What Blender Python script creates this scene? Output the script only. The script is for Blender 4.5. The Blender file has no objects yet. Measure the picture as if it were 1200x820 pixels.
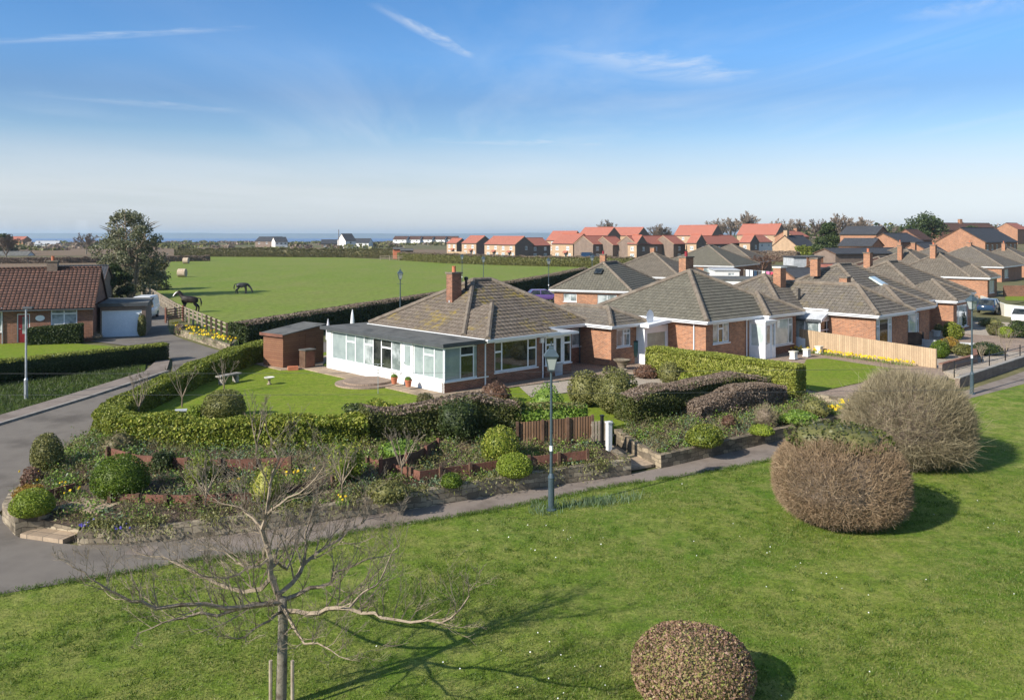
import bpy, math, random
import numpy as np
from mathutils import Vector
R = math.radians
random.seed(7)
rng = np.random.default_rng(7)
SC = bpy.context.scene
COL = SC.collection
CAMZ, FP, HY = 9.0, 1000.0, 275.0

# ------------------------------------------------------------------ surveying helpers
def W(px, py, z=0.0):                      # photo point on a level surface of height z
    Y = (CAMZ - z) * FP / (py - HY)
    return ((px - 600) / FP * Y, Y, z)
def base(x, y):                            # natural ground height
    t = min(1.0, max(0.0, (y - 30) / 32.0))
    return 0.8 * t * t * (3 - 2 * t)
def G(px, py, up=0.0):
    z = 0.0
    for _ in range(6):
        x, y, _z = W(px, py, z + up)
        z = base(x, y)
    return (x, y, z)
def at_depth(px, py, Y):
    return ((px - 600) / FP * Y, Y, CAMZ - (py - HY) / FP * Y)
def rot2(a): return (math.cos(a), math.sin(a)), (-math.sin(a), math.cos(a))
def along(o, d, px):                       # distance along a plan line o + s d at photo column px
    k = (px - 600) / FP
    return (k * o[1] - o[0]) / (d[0] - k * d[1])

# ------------------------------------------------------------------ mesh building
class MB:
    def __init__(s): s.V = []; s.F = []; s.M = []
    def face(s, pts, m=0):
        i = len(s.V); s.V += [tuple(p) for p in pts]; s.F.append(tuple(range(i, i + len(pts)))); s.M.append(m)
    def box(s, x0, x1, y0, y1, z0, z1, m=0):
        s.obox((0, 0), (1, 0), (0, 1), x0, x1, y0, y1, z0, z1, m)
    def obox(s, o, d, n, s0, s1, n0, n1, z0, z1, m=0, taper=0.0):
        i = len(s.V)
        for z, t in ((z0, 0), (z1, taper)):
            for a, b in ((s0 + t, n0 + t), (s1 - t, n0 + t), (s1 - t, n1 - t), (s0 + t, n1 - t)):
                s.V.append((o[0] + d[0] * a + n[0] * b, o[1] + d[1] * a + n[1] * b, z))
        for f in ((3, 2, 1, 0), (4, 5, 6, 7), (0, 1, 5, 4), (1, 2, 6, 5), (2, 3, 7, 6), (3, 0, 4, 7)):
            s.F.append(tuple(i + k for k in f)); s.M.append(m)
    def prism(s, poly, z0, z1, m=0):
        n = len(poly); i = len(s.V)
        s.V += [(p[0], p[1], z0) for p in poly] + [(p[0], p[1], z1) for p in poly]
        s.F.append(tuple(i + n + k for k in range(n))); s.M.append(m)
        s.F.append(tuple(i + n - 1 - k for k in range(n))); s.M.append(m)
        for k in range(n):
            j = (k + 1) % n
            s.F.append((i + k, i + j, i + n + j, i + n + k)); s.M.append(m)
    def loft(s, rings, m=0, cap=True):
        n = len(rings[0]); i = len(s.V)
        for r in rings: s.V += [tuple(p) for p in r]
        for a in range(len(rings) - 1):
            for k in range(n):
                j = (k + 1) % n
                s.F.append((i + a * n + k, i + a * n + j, i + (a + 1) * n + j, i + (a + 1) * n + k)); s.M.append(m)
        if cap:
            s.F.append(tuple(i + n - 1 - k for k in range(n))); s.M.append(m)
            b = i + (len(rings) - 1) * n
            s.F.append(tuple(b + k for k in range(n))); s.M.append(m)
    def tube(s, pts, radii, n=6, m=0):
        P = [Vector(p) for p in pts]
        if not hasattr(radii, '__len__'): radii = [radii] * len(P)
        rings = []; ref = None
        for k, p in enumerate(P):
            d = (P[min(k + 1, len(P) - 1)] - P[max(k - 1, 0)])
            if d.length < 1e-9: d = Vector((0, 0, 1))
            d.normalize()
            if ref is None: ref = Vector((1, 0, 0)) if abs(d.x) < .8 else Vector((0, 1, 0))
            a = (ref - d * ref.dot(d)).normalized(); b = d.cross(a); ref = a
            rings.append([p + (a * math.cos(2 * math.pi * q / n) + b * math.sin(2 * math.pi * q / n)) * radii[k] for q in range(n)])
        s.loft(rings, m)
    def lathe(s, prof, cx=0, cy=0, n=14, m=0, cz=0):
        s.loft([[(cx + r * math.cos(2 * math.pi * q / n), cy + r * math.sin(2 * math.pi * q / n), cz + z) for q in range(n)] for r, z in prof], m)
    def build(s, name, mats, parent=None, smooth=False, loc=None, rotz=0):
        V = np.array(s.V, dtype=np.float64)
        me = bpy.data.meshes.new(name)
        me.from_pydata([tuple(v) for v in V], [], s.F)
        if not isinstance(mats, (list, tuple)): mats = [mats]
        for m in mats: me.materials.append(m)
        if len(mats) > 1: me.polygons.foreach_set('material_index', s.M)
        uv = me.uv_layers.new(name='UVMap'); nv = [0.0] * (2 * len(me.loops)); c = 0
        for p in me.polygons:
            n = p.normal
            if abs(n.z) > .93: h = Vector((1, 0, 0)); v2 = Vector((0, 1, 0))
            else:
                h = Vector((-n.y, n.x, 0)).normalized(); v2 = n.cross(h)
            for vi in p.vertices:
                q = Vector(V[vi]); nv[c] = q.dot(h); nv[c + 1] = q.dot(v2); c += 2
        uv.data.foreach_set('uv', nv)
        if smooth: me.polygons.foreach_set('use_smooth', [True] * len(me.polygons))
        return link(name, me, parent, loc, rotz)

def link(name, me, parent=None, loc=None, rotz=0):
    o = bpy.data.objects.new(name, me); COL.objects.link(o)
    if parent is not None: o.parent = parent
    if loc is not None: o.location = loc
    if rotz: o.rotation_euler = (0, 0, rotz)
    return o

def mesh_np(name, V, Fq, mats, parent=None, midx=None, smooth=False, loc=None):
    V = np.asarray(V, np.float32); Fq = np.asarray(Fq, np.int32)
    me = bpy.data.meshes.new(name)
    nf, k = Fq.shape
    me.vertices.add(len(V)); me.vertices.foreach_set('co', V.ravel())
    me.loops.add(nf * k); me.loops.foreach_set('vertex_index', Fq.ravel())
    me.polygons.add(nf)
    me.polygons.foreach_set('loop_start', np.arange(0, nf * k, k, dtype=np.int32))
    me.polygons.foreach_set('loop_total', np.full(nf, k, dtype=np.int32))
    if not isinstance(mats, (list, tuple)): mats = [mats]
    for m in mats: me.materials.append(m)
    if midx is not None: me.polygons.foreach_set('material_index', np.asarray(midx, np.int32))
    if smooth: me.polygons.foreach_set('use_smooth', np.ones(nf, bool))
    me.update(calc_edges=True)
    return link(name, me, parent, loc)

def tag(o, label=None, cat=None, group=None, kind=None):
    if label: o['label'] = label
    if cat: o['category'] = cat
    if group: o['group'] = group
    if kind: o['kind'] = kind
    return o
def thing(name, label, cat, loc=(0, 0, 0), rotz=0, group=None):
    o = bpy.data.objects.new(name, None); COL.objects.link(o); o.empty_display_size = .3
    o.location = loc; o.rotation_euler = (0, 0, rotz)
    return tag(o, label, cat, group)
def copy_tree(o, parent=None):
    c = o.copy(); COL.objects.link(c)
    if parent is not None: c.parent = parent
    for ch in list(o.children): copy_tree(ch, c)
    return c
def dup(o, loc, rotz, label, scale=None, group=None):
    c = copy_tree(o); c.location = loc; c.rotation_euler = (0, 0, rotz); c['label'] = label
    if scale: c.scale = (scale, scale, scale) if not hasattr(scale, '__len__') else scale
    if group: c['group'] = group
    return c

# ------------------------------------------------------------------ materials
def nd(nt, t, **kw):
    n = nt.nodes.new(t)
    for k, v in kw.items():
        if k.startswith('_'): setattr(n, k[1:], v)
        else:
            key = k.replace('__', ' ')
            if key.isdigit(): key = int(key)
            elif key[0] == 'i' and key[1:].isdigit(): key = int(key[1:])
            s = n.inputs[key]
            if hasattr(v, 'is_output') or isinstance(v, bpy.types.NodeSocket): nt.links.new(v, s)
            else: s.default_value = v
    return n
def c4(c): return (c[0], c[1], c[2], 1.0)
def ramp(nt, fac, stops):
    r = nt.nodes.new('ShaderNodeValToRGB'); nt.links.new(fac, r.inputs[0])
    e = r.color_ramp.elements
    while len(e) < len(stops): e.new(.5)
    for el, (p, c) in zip(e, stops): el.position = p; el.color = c4(c)
    return r.outputs[0]
def mixc(nt, fac, a, b, mode='MIX'):
    m = nt.nodes.new('ShaderNodeMix'); m.data_type = 'RGBA'; m.blend_type = mode
    for s, v in ((m.inputs[0], fac), (m.inputs[6], a), (m.inputs[7], b)):
        if isinstance(v, bpy.types.NodeSocket): nt.links.new(v, s)
        else: s.default_value = v if not isinstance(v, tuple) else (c4(v) if len(v) == 3 else v)
    return m.outputs[2]
def newmat(name):
    m = bpy.data.materials.new(name); m.use_nodes = True
    nt = m.node_tree; b = nt.nodes['Principled BSDF']
    return m, nt, b
def noise(nt, vec, scale, detail=4, rough=.6, dist=0.0):
    n = nd(nt, 'ShaderNodeTexNoise', Scale=scale, Detail=float(detail), Roughness=rough, Distortion=dist)
    nt.links.new(vec, n.inputs['Vector']); return n.outputs['Fac']
def objco(nt): return nd(nt, 'ShaderNodeTexCoord').outputs['Object']
def uvco(nt): return nd(nt, 'ShaderNodeTexCoord').outputs['UV']
def bump(nt, b, h, strength=.4, dist=.02):
    n = nd(nt, 'ShaderNodeBump', Strength=strength, Distance=dist); nt.links.new(h, n.inputs['Height'])
    nt.links.new(n.outputs[0], b.inputs['Normal'])
def mottle(name, c1, c2, scale=3.0, rough=.8, bmp=.3, bscale=None, c3=None, metal=0.0, lo=.35, hi=.68, bdist=.02, spec=.3):
    m, nt, b = newmat(name); v = objco(nt)
    n1 = noise(nt, v, scale, 6)
    stops = [(lo, c1), (hi, c2)] if c3 is None else [(lo, c1), ((lo + hi) / 2, c2), (hi, c3)]
    col = ramp(nt, n1, stops)
    n2 = noise(nt, v, (bscale or scale * 8), 4)
    col = mixc(nt, .35, col, ramp(nt, n2, [(.3, (.35, .35, .35)), (.7, (.68, .68, .68))]), 'OVERLAY')
    nt.links.new(col, b.inputs['Base Color'])
    b.inputs['Roughness'].default_value = rough; b.inputs['Metallic'].default_value = metal
    b.inputs['Specular IOR Level'].default_value = spec
    if bmp: bump(nt, b, n2, bmp, bdist)
    return m
def flat(name, c, rough=.5, metal=0.0, spec=.5, var=.12):
    return mottle(name, tuple(x * (1 - var) for x in c), tuple(min(1, x * (1 + var)) for x in c), 1.7, rough, .05, 9, metal=metal, spec=spec)
def brickmat(name, c1, c2, mortar, bw=.225, bh=.075, ms=.012, stain=.4, off=.5, rough=.85, bmp=.5, wob=0.0):
    m, nt, b = newmat(name); v = uvco(nt)
    if wob:
        nn = nd(nt, 'ShaderNodeTexNoise', Scale=2.6, Detail=3.0); nt.links.new(v, nn.inputs['Vector'])
        sc_ = nd(nt, 'ShaderNodeVectorMath', _operation='SCALE', i0=nn.outputs['Color']); sc_.inputs['Scale'].default_value = wob
        v = nd(nt, 'ShaderNodeVectorMath', _operation='ADD', i0=v, i1=sc_.outputs[0]).outputs[0]
    t = nd(nt, 'ShaderNodeTexBrick', Color1=c4(c1), Color2=c4(c2), Mortar=c4(mortar), Scale=1.0)
    t.inputs['Mortar Size'].default_value = ms; t.inputs['Mortar Smooth'].default_value = .2; t.inputs['Bias'].default_value = 0
    t.inputs['Brick Width'].default_value = bw; t.inputs['Row Height'].default_value = bh; t.offset = off
    nt.links.new(v, t.inputs['Vector'])
    o = objco(nt); n1 = noise(nt, o, .8, 6, .7); n2 = noise(nt, o, 14, 3)
    col = mixc(nt, stain, t.outputs['Color'], ramp(nt, n1, [(.3, (.28, .27, .26)), (.7, (.72, .7, .68))]), 'OVERLAY')
    col = mixc(nt, .5, col, ramp(nt, n2, [(.3, (.4, .4, .4)), (.7, (.6, .6, .6))]), 'OVERLAY')
    nt.links.new(col, b.inputs['Base Color']); b.inputs['Roughness'].default_value = rough
    b.inputs['Specular IOR Level'].default_value = .2
    bump(nt, b, t.outputs['Fac'], -bmp, .01)
    return m
def tilemat(name, c1, c2, gap, lichen=(.33, .31, .24), moss=(.20, .15, .02), amt=.5, w=.3, h=.34, ms=.02, mossamt=.0, bmp=.6):
    m, nt, b = newmat(name); v = uvco(nt); o = objco(nt)
    t = nd(nt, 'ShaderNodeTexBrick', Color1=c4(c1), Color2=c4(c2), Mortar=c4(gap), Scale=1.0)
    t.inputs['Mortar Size'].default_value = ms; t.inputs['Mortar Smooth'].default_value = .5; t.inputs['Bias'].default_value = 0
    t.inputs['Brick Width'].default_value = w; t.inputs['Row Height'].default_value = h; t.offset = 0
    nt.links.new(v, t.inputs['Vector'])
    n1 = noise(nt, o, 9, 8, .75); n2 = noise(nt, o, .55, 5, .7, .6); n3 = noise(nt, o, 2.6, 6, .75)
    col = mixc(nt, ramp(nt, n1, [(.5, (0, 0, 0)), (.66, (amt, amt, amt))]), t.outputs['Color'], lichen)
    f = nd(nt, 'ShaderNodeMath', _operation='MULTIPLY', i0=ramp(nt, n2, [(.5, (0, 0, 0)), (.62, (1, 1, 1))]), i1=ramp(nt, n3, [(.45, (0, 0, 0)), (.6, (mossamt,) * 3)]))
    col = mixc(nt, f.outputs[0], col, moss)
    col = mixc(nt, .4, col, ramp(nt, n3, [(.3, (.33, .33, .33)), (.7, (.68, .68, .68))]), 'OVERLAY')
    nt.links.new(col, b.inputs['Base Color']); b.inputs['Roughness'].default_value = .9
    b.inputs['Specular IOR Level'].default_value = .2
    wv = nd(nt, 'ShaderNodeTexWave', Scale=1.0 / w / 1.0 * .5 * 2 * math.pi / 6.2832 * 1.0)
    wv.bands_direction = 'X'; nt.links.new(v, wv.inputs['Vector']); wv.inputs['Scale'].default_value = .314 / w
    h2 = nd(nt, 'ShaderNodeMath', _operation='ADD', i0=wv.outputs['Fac'], i1=n1)
    bump(nt, b, h2.outputs[0], bmp, .03)
    return m
def leafmat(name, c1, c2, c3=None, trans=.25, rough=.5, spec=.3):
    m, nt, b = newmat(name)
    g = nd(nt, 'ShaderNodeNewGeometry')
    stops = [(.0, c1), (1.0, c2)] if c3 is None else [(.0, c1), (.6, c2), (1.0, c3)]
    col = ramp(nt, g.outputs['Random Per Island'], stops)
    o = objco(nt); n2 = noise(nt, o, 1.6, 3)
    col = mixc(nt, .5, col, ramp(nt, n2, [(.32, (.36, .37, .36)), (.68, (.64, .63, .6))]), 'OVERLAY')
    nt.links.new(col, b.inputs['Base Color']); b.inputs['Roughness'].default_value = rough
    b.inputs['Specular IOR Level'].default_value = spec
    if trans:
        tr = nd(nt, 'ShaderNodeBsdfTranslucent'); nt.links.new(col, tr.inputs['Color'])
        mx = nd(nt, 'ShaderNodeMixShader', Fac=trans); nt.links.new(b.outputs[0], mx.inputs[1]); nt.links.new(tr.outputs[0], mx.inputs[2])
        nt.links.new(mx.outputs[0], nt.nodes['Material Output'].inputs['Surface'])
    return m
def grassmat(name, c1, c2, c3, s1=.25, s2=2.2, s3=30., stretch=None, bmp=.6, mid=0):
    m, nt, b = newmat(name)
    v = nd(nt, 'ShaderNodeNewGeometry').outputs['Position']
    if stretch:
        mp = nd(nt, 'ShaderNodeMapping'); mp.inputs['Scale'].default_value = stretch; nt.links.new(v, mp.inputs['Vector']); v2 = mp.outputs[0]
    else: v2 = v
    a = noise(nt, v2, s1, 6, .65, .4); d = noise(nt, v2, s2, 6, .7); e = noise(nt, v, s3, 5, .75)
    col = mixc(nt, ramp(nt, a, [(.36, (0, 0, 0)), (.64, (1, 1, 1))]), c1, c2)
    col = mixc(nt, ramp(nt, d, [(.42, (0, 0, 0)), (.7, (.8, .8, .8))]), col, c3)
    if mid: col = mixc(nt, .75, col, ramp(nt, noise(nt, v, mid, 5, .75, .5), [(.33, (.27, .30, .27)), (.67, (.72, .69, .68))]), 'OVERLAY')
    col = mixc(nt, .8, col, ramp(nt, e, [(.3, (.3, .32, .3)), (.7, (.7, .68, .66))]), 'OVERLAY')
    nt.links.new(col, b.inputs['Base Color']); b.inputs['Roughness'].default_value = .9
    b.inputs['Specular IOR Level'].default_value = .1
    bump(nt, b, e, bmp, .06)
    return m
def glassmat(name, c, rough=.04, var=None, coat=1.0):
    m, nt, b = newmat(name)
    if var:
        n1 = noise(nt, objco(nt), 1.3, 3, .6); nt.links.new(ramp(nt, n1, [(.4, c), (.6, var)]), b.inputs['Base Color'])
    else: b.inputs['Base Color'].default_value = c4(c)
    b.inputs['Roughness'].default_value = rough; b.inputs['Specular IOR Level'].default_value = .6
    b.inputs['Coat Weight'].default_value = coat * .5; b.inputs['Coat Roughness'].default_value = .02
    return m
M = {}
M['brick'] = brickmat('orange_brick', (.42, .175, .085), (.21, .082, .045), (.34, .255, .185))
M['brick_red'] = brickmat('red_and_shaded_brick', (.28, .115, .066), (.145, .056, .036), (.23, .17, .13))  # plain red brick, and bungalow fronts with shade put into the colour
M['brick_brown'] = brickmat('brown_and_shaded_brick', (.225, .165, .13), (.165, .118, .094), (.2, .165, .135))  # brown brick, and the estate's sandy brick with shade put into its colour
M['brick_sand'] = brickmat('sandy_brick', (.46, .31, .19), (.38, .25, .15), (.36, .28, .2))
M['stone'] = brickmat('garden_stone', (.30, .25, .175), (.105, .088, .066), (.10, .084, .062), .42, .17, .015, 1.0, wob=.24)
M['stone_pale'] = brickmat('pale_stone', (.36, .31, .225), (.125, .106, .08), (.13, .108, .08), .42, .17, .015, 1.0, wob=.24)
M['paving'] = brickmat('paving_slabs', (.36, .28, .2), (.28, .215, .155), (.13, .11, .085), .6, .6, .015, .5, 0)
M['paving_red'] = brickmat('brick_paving', (.36, .27, .205), (.27, .205, .16), (.15, .12, .095), .2, .1, .012, .5)
M['tile'] = tilemat('weathered_concrete_tiles', (.17, .147, .123), (.122, .106, .09), (.05, .04, .032), mossamt=.25)
M['tile_moss'] = tilemat('mossy_concrete_tiles', (.175, .138, .107), (.125, .099, .079), (.05, .04, .032), moss=(.26, .19, .03), mossamt=.9)
M['tile_grey'] = tilemat('grey_brown_tiles', (.172, .146, .115), (.126, .106, .084), (.05, .042, .034), amt=.4)
M['tile_olive'] = tilemat('olive_grey_tiles', (.155, .143, .11), (.115, .106, .083), (.048, .043, .034), amt=.35)
M['tile_brown'] = tilemat('brown_pantiles', (.165, .085, .062), (.105, .058, .045), (.022, .015, .013), (.21, .15, .12), amt=.25, ms=.06)
M['tile_red'] = tilemat('red_clay_tiles', (.39, .145, .10), (.31, .115, .082), (.18, .065, .05), (.42, .21, .15), amt=.35)
M['slate'] = tilemat('blue_grey_slates', (.062, .066, .074), (.045, .048, .056), (.025, .026, .03), (.12, .12, .12), amt=.2)
M['ridge'] = mottle('mortared_ridge_tiles', (.135, .108, .084), (.225, .188, .145), 2.5, .9, .5)
M['ridge_red'] = mottle('red_ridge_tiles', (.34, .09, .05), (.42, .12, .07), 2.5, .9, .3)
M['lead'] = mottle('lead_flashing', (.33, .34, .35), (.48, .49, .5), 2, .6, .2)
M['felt'] = mottle('grey_roofing_felt', (.062, .064, .06), (.125, .124, .115), .9, .9, .4, 25, c3=(.085, .087, .078))
M['white'] = flat('white_plastic', (.74, .75, .76), .35, var=.03)
M['cream'] = flat('cream_paint', (.66, .62, .52), .5, var=.05)
M['render'] = mottle('white_render', (.62, .61, .585), (.71, .70, .675), 1.2, .8, .2)
M['glass'] = glassmat('window_glass', (.012, .015, .015), var=(.05, .055, .05))
M['blind'] = glassmat('glass_with_pale_blind', (.40, .47, .46), .06, var=(.54, .60, .58))
M['curtain'] = glassmat('glass_with_net_curtain', (.14, .17, .17), .05, var=(.42, .46, .46))
M['conserv'] = glassmat('sunroom_glass_with_blind', (.24, .29, .29), .05, var=(.30, .355, .35))
M['gutter_dark'] = flat('dark_gutter', (.06, .065, .07), .5)
M['asphalt'] = mottle('worn_asphalt', (.092, .079, .066), (.16, .14, .118), .28, .92, .4, 45, c3=(.122, .106, .09))
M['tarmac_path'] = mottle('tarmac_footpath', (.145, .117, .096), (.215, .178, .15), .7, .93, .4, 50, c3=(.178, .147, .122))
M['kerb'] = mottle('concrete_kerb', (.22, .2, .175), (.33, .31, .28), 3, .9, .3)
M['soil'] = mottle('dark_garden_soil', (.05, .035, .024), (.12, .085, .058), 1.5, .95, 1.0, 22, c3=(.08, .058, .036), bdist=.08)
M['gravel'] = mottle('pale_gravel', (.23, .19, .15), (.42, .36, .29), 16, .95, .9, 60, c3=(.32, .27, .21), bdist=.03)
M['lawn'] = grassmat('village_green_grass', (.080, .148, .015), (.150, .192, .030), (.25, .238, .08), .16, 1.1, 13., mid=4.)
M['lawn_neat'] = grassmat('mown_garden_lawn', (.128, .195, .014), (.155, .205, .02), (.19, .20, .045), .5, 2.2, 16., bmp=.3, mid=5.)
M['lawn_shade_toned'] = grassmat('rough_verge_grass_shade_toned', (.04, .075, .010), (.06, .092, .014), (.07, .09, .02), .4, 2., 14.)  # colour darkened to stand for the shade lying over the verge
M['pasture'] = grassmat('pasture_grass', (.135, .19, .030), (.165, .205, .04), (.185, .195, .06), .02, .12, 1.4, (1, .5, 1))
M['plough'] = grassmat('ploughed_field', (.17, .118, .08), (.205, .145, .102), (.15, .12, .075), .012, .06, 1., bmp=.3)
M['scrub'] = grassmat('far_fields', (.12, .125, .05), (.17, .14, .085), (.085, .085, .04), .008, .03, .6, bmp=.3)
M['bark'] = mottle('grey_brown_bark', (.085, .07, .052), (.21, .185, .145), 5, .9, .7, 40, c3=(.135, .118, .088))
M['bark_moss'] = mottle('lichened_bark', (.14, .105, .072), (.29, .235, .17), 6, .9, .7, 40, c3=(.205, .16, .112))
M['twig'] = mottle('brown_twigs', (.12, .09, .065), (.23, .18, .135), 4, .9, .2)
M['twig_dark'] = mottle('dark_twigs', (.045, .032, .024), (.10, .072, .052), 3, .95, .3)
M['fence_new'] = brickmat('new_larch_boards', (.46, .34, .22), (.36, .265, .17), (.16, .10, .055), .15, 4., .008, .35, 0, .8, .4)
M['fence_old'] = brickmat('weathered_boards', (.27, .19, .12), (.19, .135, .09), (.05, .036, .026), .15, 4., .01, .5, 0, .9, .4)
M['wood_red'] = mottle('red_stained_timber', (.105, .046, .032), (.21, .095, .064), 1.4, .8, .4, 14)
M['wood_dark'] = mottle('dark_brown_timber', (.075, .042, .026), (.15, .09, .058), 2.2, .85, .4, 30)
M['log'] = brickmat('split_log_fencing', (.22, .13, .075), (.14, .082, .05), (.02, .014, .01), .11, 3., .02, .4, 0, .9, .6)
M['shed_wood'] = brickmat('stained_shed_boards', (.23, .115, .066), (.19, .09, .055), (.07, .036, .024), 4., .13, .012, .3, .3, .8, .5)
M['timber'] = mottle('silvered_timber', (.25, .2, .145), (.38, .32, .25), 3, .9, .3)
M['lamp'] = flat('dark_green_grey_paint', (.05, .075, .09), .35)
M['steel'] = flat('galvanised_steel', (.42, .44, .46), .45, .6)
M['black'] = flat('black_plastic', (.015, .015, .016), .4)
M['rubber'] = flat('tyre_rubber', (.02, .02, .02), .8)
M['terracotta'] = mottle('terracotta', (.40, .13, .065), (.50, .18, .10), 3, .8, .2)
M['green_plastic'] = flat('green_plastic', (.05, .12, .095), .5)
M['car_white'] = flat('white_car_paint', (.75, .76, .77), .2, var=.02)
M['car_blue'] = flat('dark_blue_car_paint', (.02, .045, .09), .15, var=.05)
M['car_purple'] = flat('purple_car_paint', (.12, .07, .22), .2, var=.05)
M['red_door'] = flat('dark_red_paint', (.22, .012, .02), .35)
M['door_dark'] = flat('dark_green_paint', (.012, .03, .03), .35)
M['garage_door'] = flat('pale_blue_garage_door', (.62, .70, .78), .5, var=.03)
M['sage'] = flat('sage_grey_door', (.36, .38, .30), .5)
M['lampglass'] = glassmat('lantern_glass', (.32, .35, .34), .1)
M['horse'] = mottle('dark_bay_coat', (.014, .009, .008), (.03, .02, .016), 3, .5, .1)
M['horse_black'] = mottle('dusty_black_coat', (.022, .022, .024), (.04, .04, .045), 3, .5, .1)
M['horse_white'] = flat('white_hair', (.75, .72, .7), .7)
M['straw'] = mottle('weathered_straw', (.36, .27, .19), (.50, .41, .31), 5, .95, .6)
M['sea'] = mottle('sea_water', (.012, .07, .22), (.02, .09, .26), .002, .5, 0)
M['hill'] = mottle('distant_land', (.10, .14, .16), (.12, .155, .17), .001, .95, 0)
M['yellow'] = leafmat('daffodil_petals', (.80, .55, .02), (.85, .66, .04), trans=.3)
M['pink'] = leafmat('pink_flowers', (.12, .10, .45), (.2, .16, .6))
M['daisy'] = leafmat('daisy_petals', (.7, .7, .66), (.8, .8, .76), trans=.1)
L = {}
L['hedge'] = leafmat('privet_leaves', (.09, .125, .016), (.18, .21, .028), (.28, .29, .05))
L['privet'] = leafmat('bright_privet_leaves', (.16, .19, .028), (.25, .28, .045), (.34, .34, .075))
L['laurel'] = leafmat('variegated_leaves', (.085, .13, .016), (.21, .245, .03), (.40, .385, .08), rough=.5, spec=.25)
L['hedge2'] = leafmat('dark_mixed_hedge_leaves', (.055, .07, .016), (.10, .115, .028), (.16, .155, .06))
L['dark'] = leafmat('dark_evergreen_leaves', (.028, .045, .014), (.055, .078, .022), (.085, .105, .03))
L['thorn'] = leafmat('winter_hedge_leaves', (.07, .085, .024), (.135, .13, .045), (.21, .165, .10))
L['box'] = leafmat('clipped_box_leaves', (.06, .105, .010), (.095, .15, .014), (.14, .19, .022))
L['lime'] = leafmat('lime_green_leaves', (.15, .21, .022), (.22, .28, .03), (.29, .33, .05))
L['olive'] = leafmat('olive_leaves', (.10, .11, .034), (.17, .17, .052), (.235, .22, .08))
L['red'] = leafmat('reddish_brown_leaves', (.13, .07, .045), (.19, .105, .07), (.23, .15, .105))
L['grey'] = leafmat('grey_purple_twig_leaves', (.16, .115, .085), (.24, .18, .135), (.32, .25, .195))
L['fresh'] = leafmat('fresh_green_leaves', (.09, .17, .022), (.15, .24, .032), (.23, .31, .06))
L['blue'] = leafmat('blue_green_leaves', (.08, .14, .075), (.14, .20, .11), (.2, .25, .14))
L['orange'] = leafmat('amber_leaves', (.25, .15, .025), (.33, .2, .035), (.28, .2, .05))
L['brown'] = leafmat('brown_twigs_fine', (.185, .122, .07), (.285, .20, .122), (.36, .27, .175), trans=.05, rough=.8)
L['brown2'] = leafmat('pale_twigs_fine', (.16, .128, .075), (.25, .21, .128), (.35, .30, .195), trans=.05, rough=.8)
L['pine'] = leafmat('pine_needles', (.085, .10, .05), (.16, .17, .09), (.26, .24, .15))
L['spruce'] = leafmat('spruce_needles', (.03, .05, .018), (.06, .085, .028), (.09, .115, .04))
L['blade'] = leafmat('grass_blades', (.075, .140, .014), (.140, .192, .028), (.27, .255, .10), trans=.3)
L['pinkbud'] = leafmat('pink_bud_leaves', (.20, .13, .07), (.29, .17, .13), (.22, .25, .05), trans=.1)
L['tuft'] = leafmat('tuft_blades', (.05, .10, .010), (.085, .145, .014), (.12, .17, .03), trans=.3)
# ------------------------------------------------------------------ foliage
def unit(v): return v / np.maximum(np.linalg.norm(v, axis=1, keepdims=True), 1e-9)
def rdir(n): return unit(rng.normal(size=(n, 3)))
def leaf_quads(P, N, size, asp=.55, spread=.6):
    n = len(P); size = np.broadcast_to(np.asarray(size, float), (n,)) * rng.uniform(.65, 1.35, n)
    nn = unit(N * (1 - spread) + rdir(n) * spread)
    t = unit(np.cross(nn, rdir(n))); b = np.cross(nn, t)
    t = t * size[:, None] * .5; b = b * size[:, None] * asp * .5
    V = np.stack([P - t, P + b, P + t, P - b], 1).reshape(-1, 3)
    return V, np.arange(4 * n).reshape(n, 4)
def twig_quads(P, D, length, w):
    n = len(P); length = np.broadcast_to(np.asarray(length, float), (n,)) * rng.uniform(.5, 1.4, n)
    D = unit(D); s = unit(np.cross(D, rdir(n))) * w * .5
    mid = P + D * length[:, None]
    V = np.stack([P - s, P + s, mid + s * .35, mid - s * .35], 1).reshape(-1, 3)
    return V, np.arange(4 * n).reshape(n, 4)
def cat(parts):                            # [(V,F,matindex)...] -> V,F,idx
    Vs, Fs, I = [], [], []; k = 0
    for V, F, i in parts:
        Vs.append(V); Fs.append(F + k); I.append(np.full(len(F), i)); k += len(V)
    return np.concatenate(Vs), np.concatenate(Fs), np.concatenate(I)
def lump(D, amp, freq=3.0):
    r = np.zeros(len(D))
    for _ in range(5):
        w = rng.normal(size=3) * freq; r += np.sin(D @ w + rng.uniform(0, 6.28))
    return 1 + amp * r / 2.5
def sphere_grid(nu=18, nv=10):
    u = np.linspace(0, 2 * np.pi, nu, endpoint=False); v = np.linspace(-np.pi / 2, np.pi / 2, nv)
    D = np.stack([np.outer(np.cos(v), np.cos(u)), np.outer(np.cos(v), np.sin(u)), np.outer(np.sin(v), np.ones(nu))], -1).reshape(-1, 3)
    F = []
    for a in range(nv - 1):
        for b in range(nu): F.append((a * nu + b, a * nu + (b + 1) % nu, (a + 1) * nu + (b + 1) % nu, (a + 1) * nu + b))
    return D, np.array(F)
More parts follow.
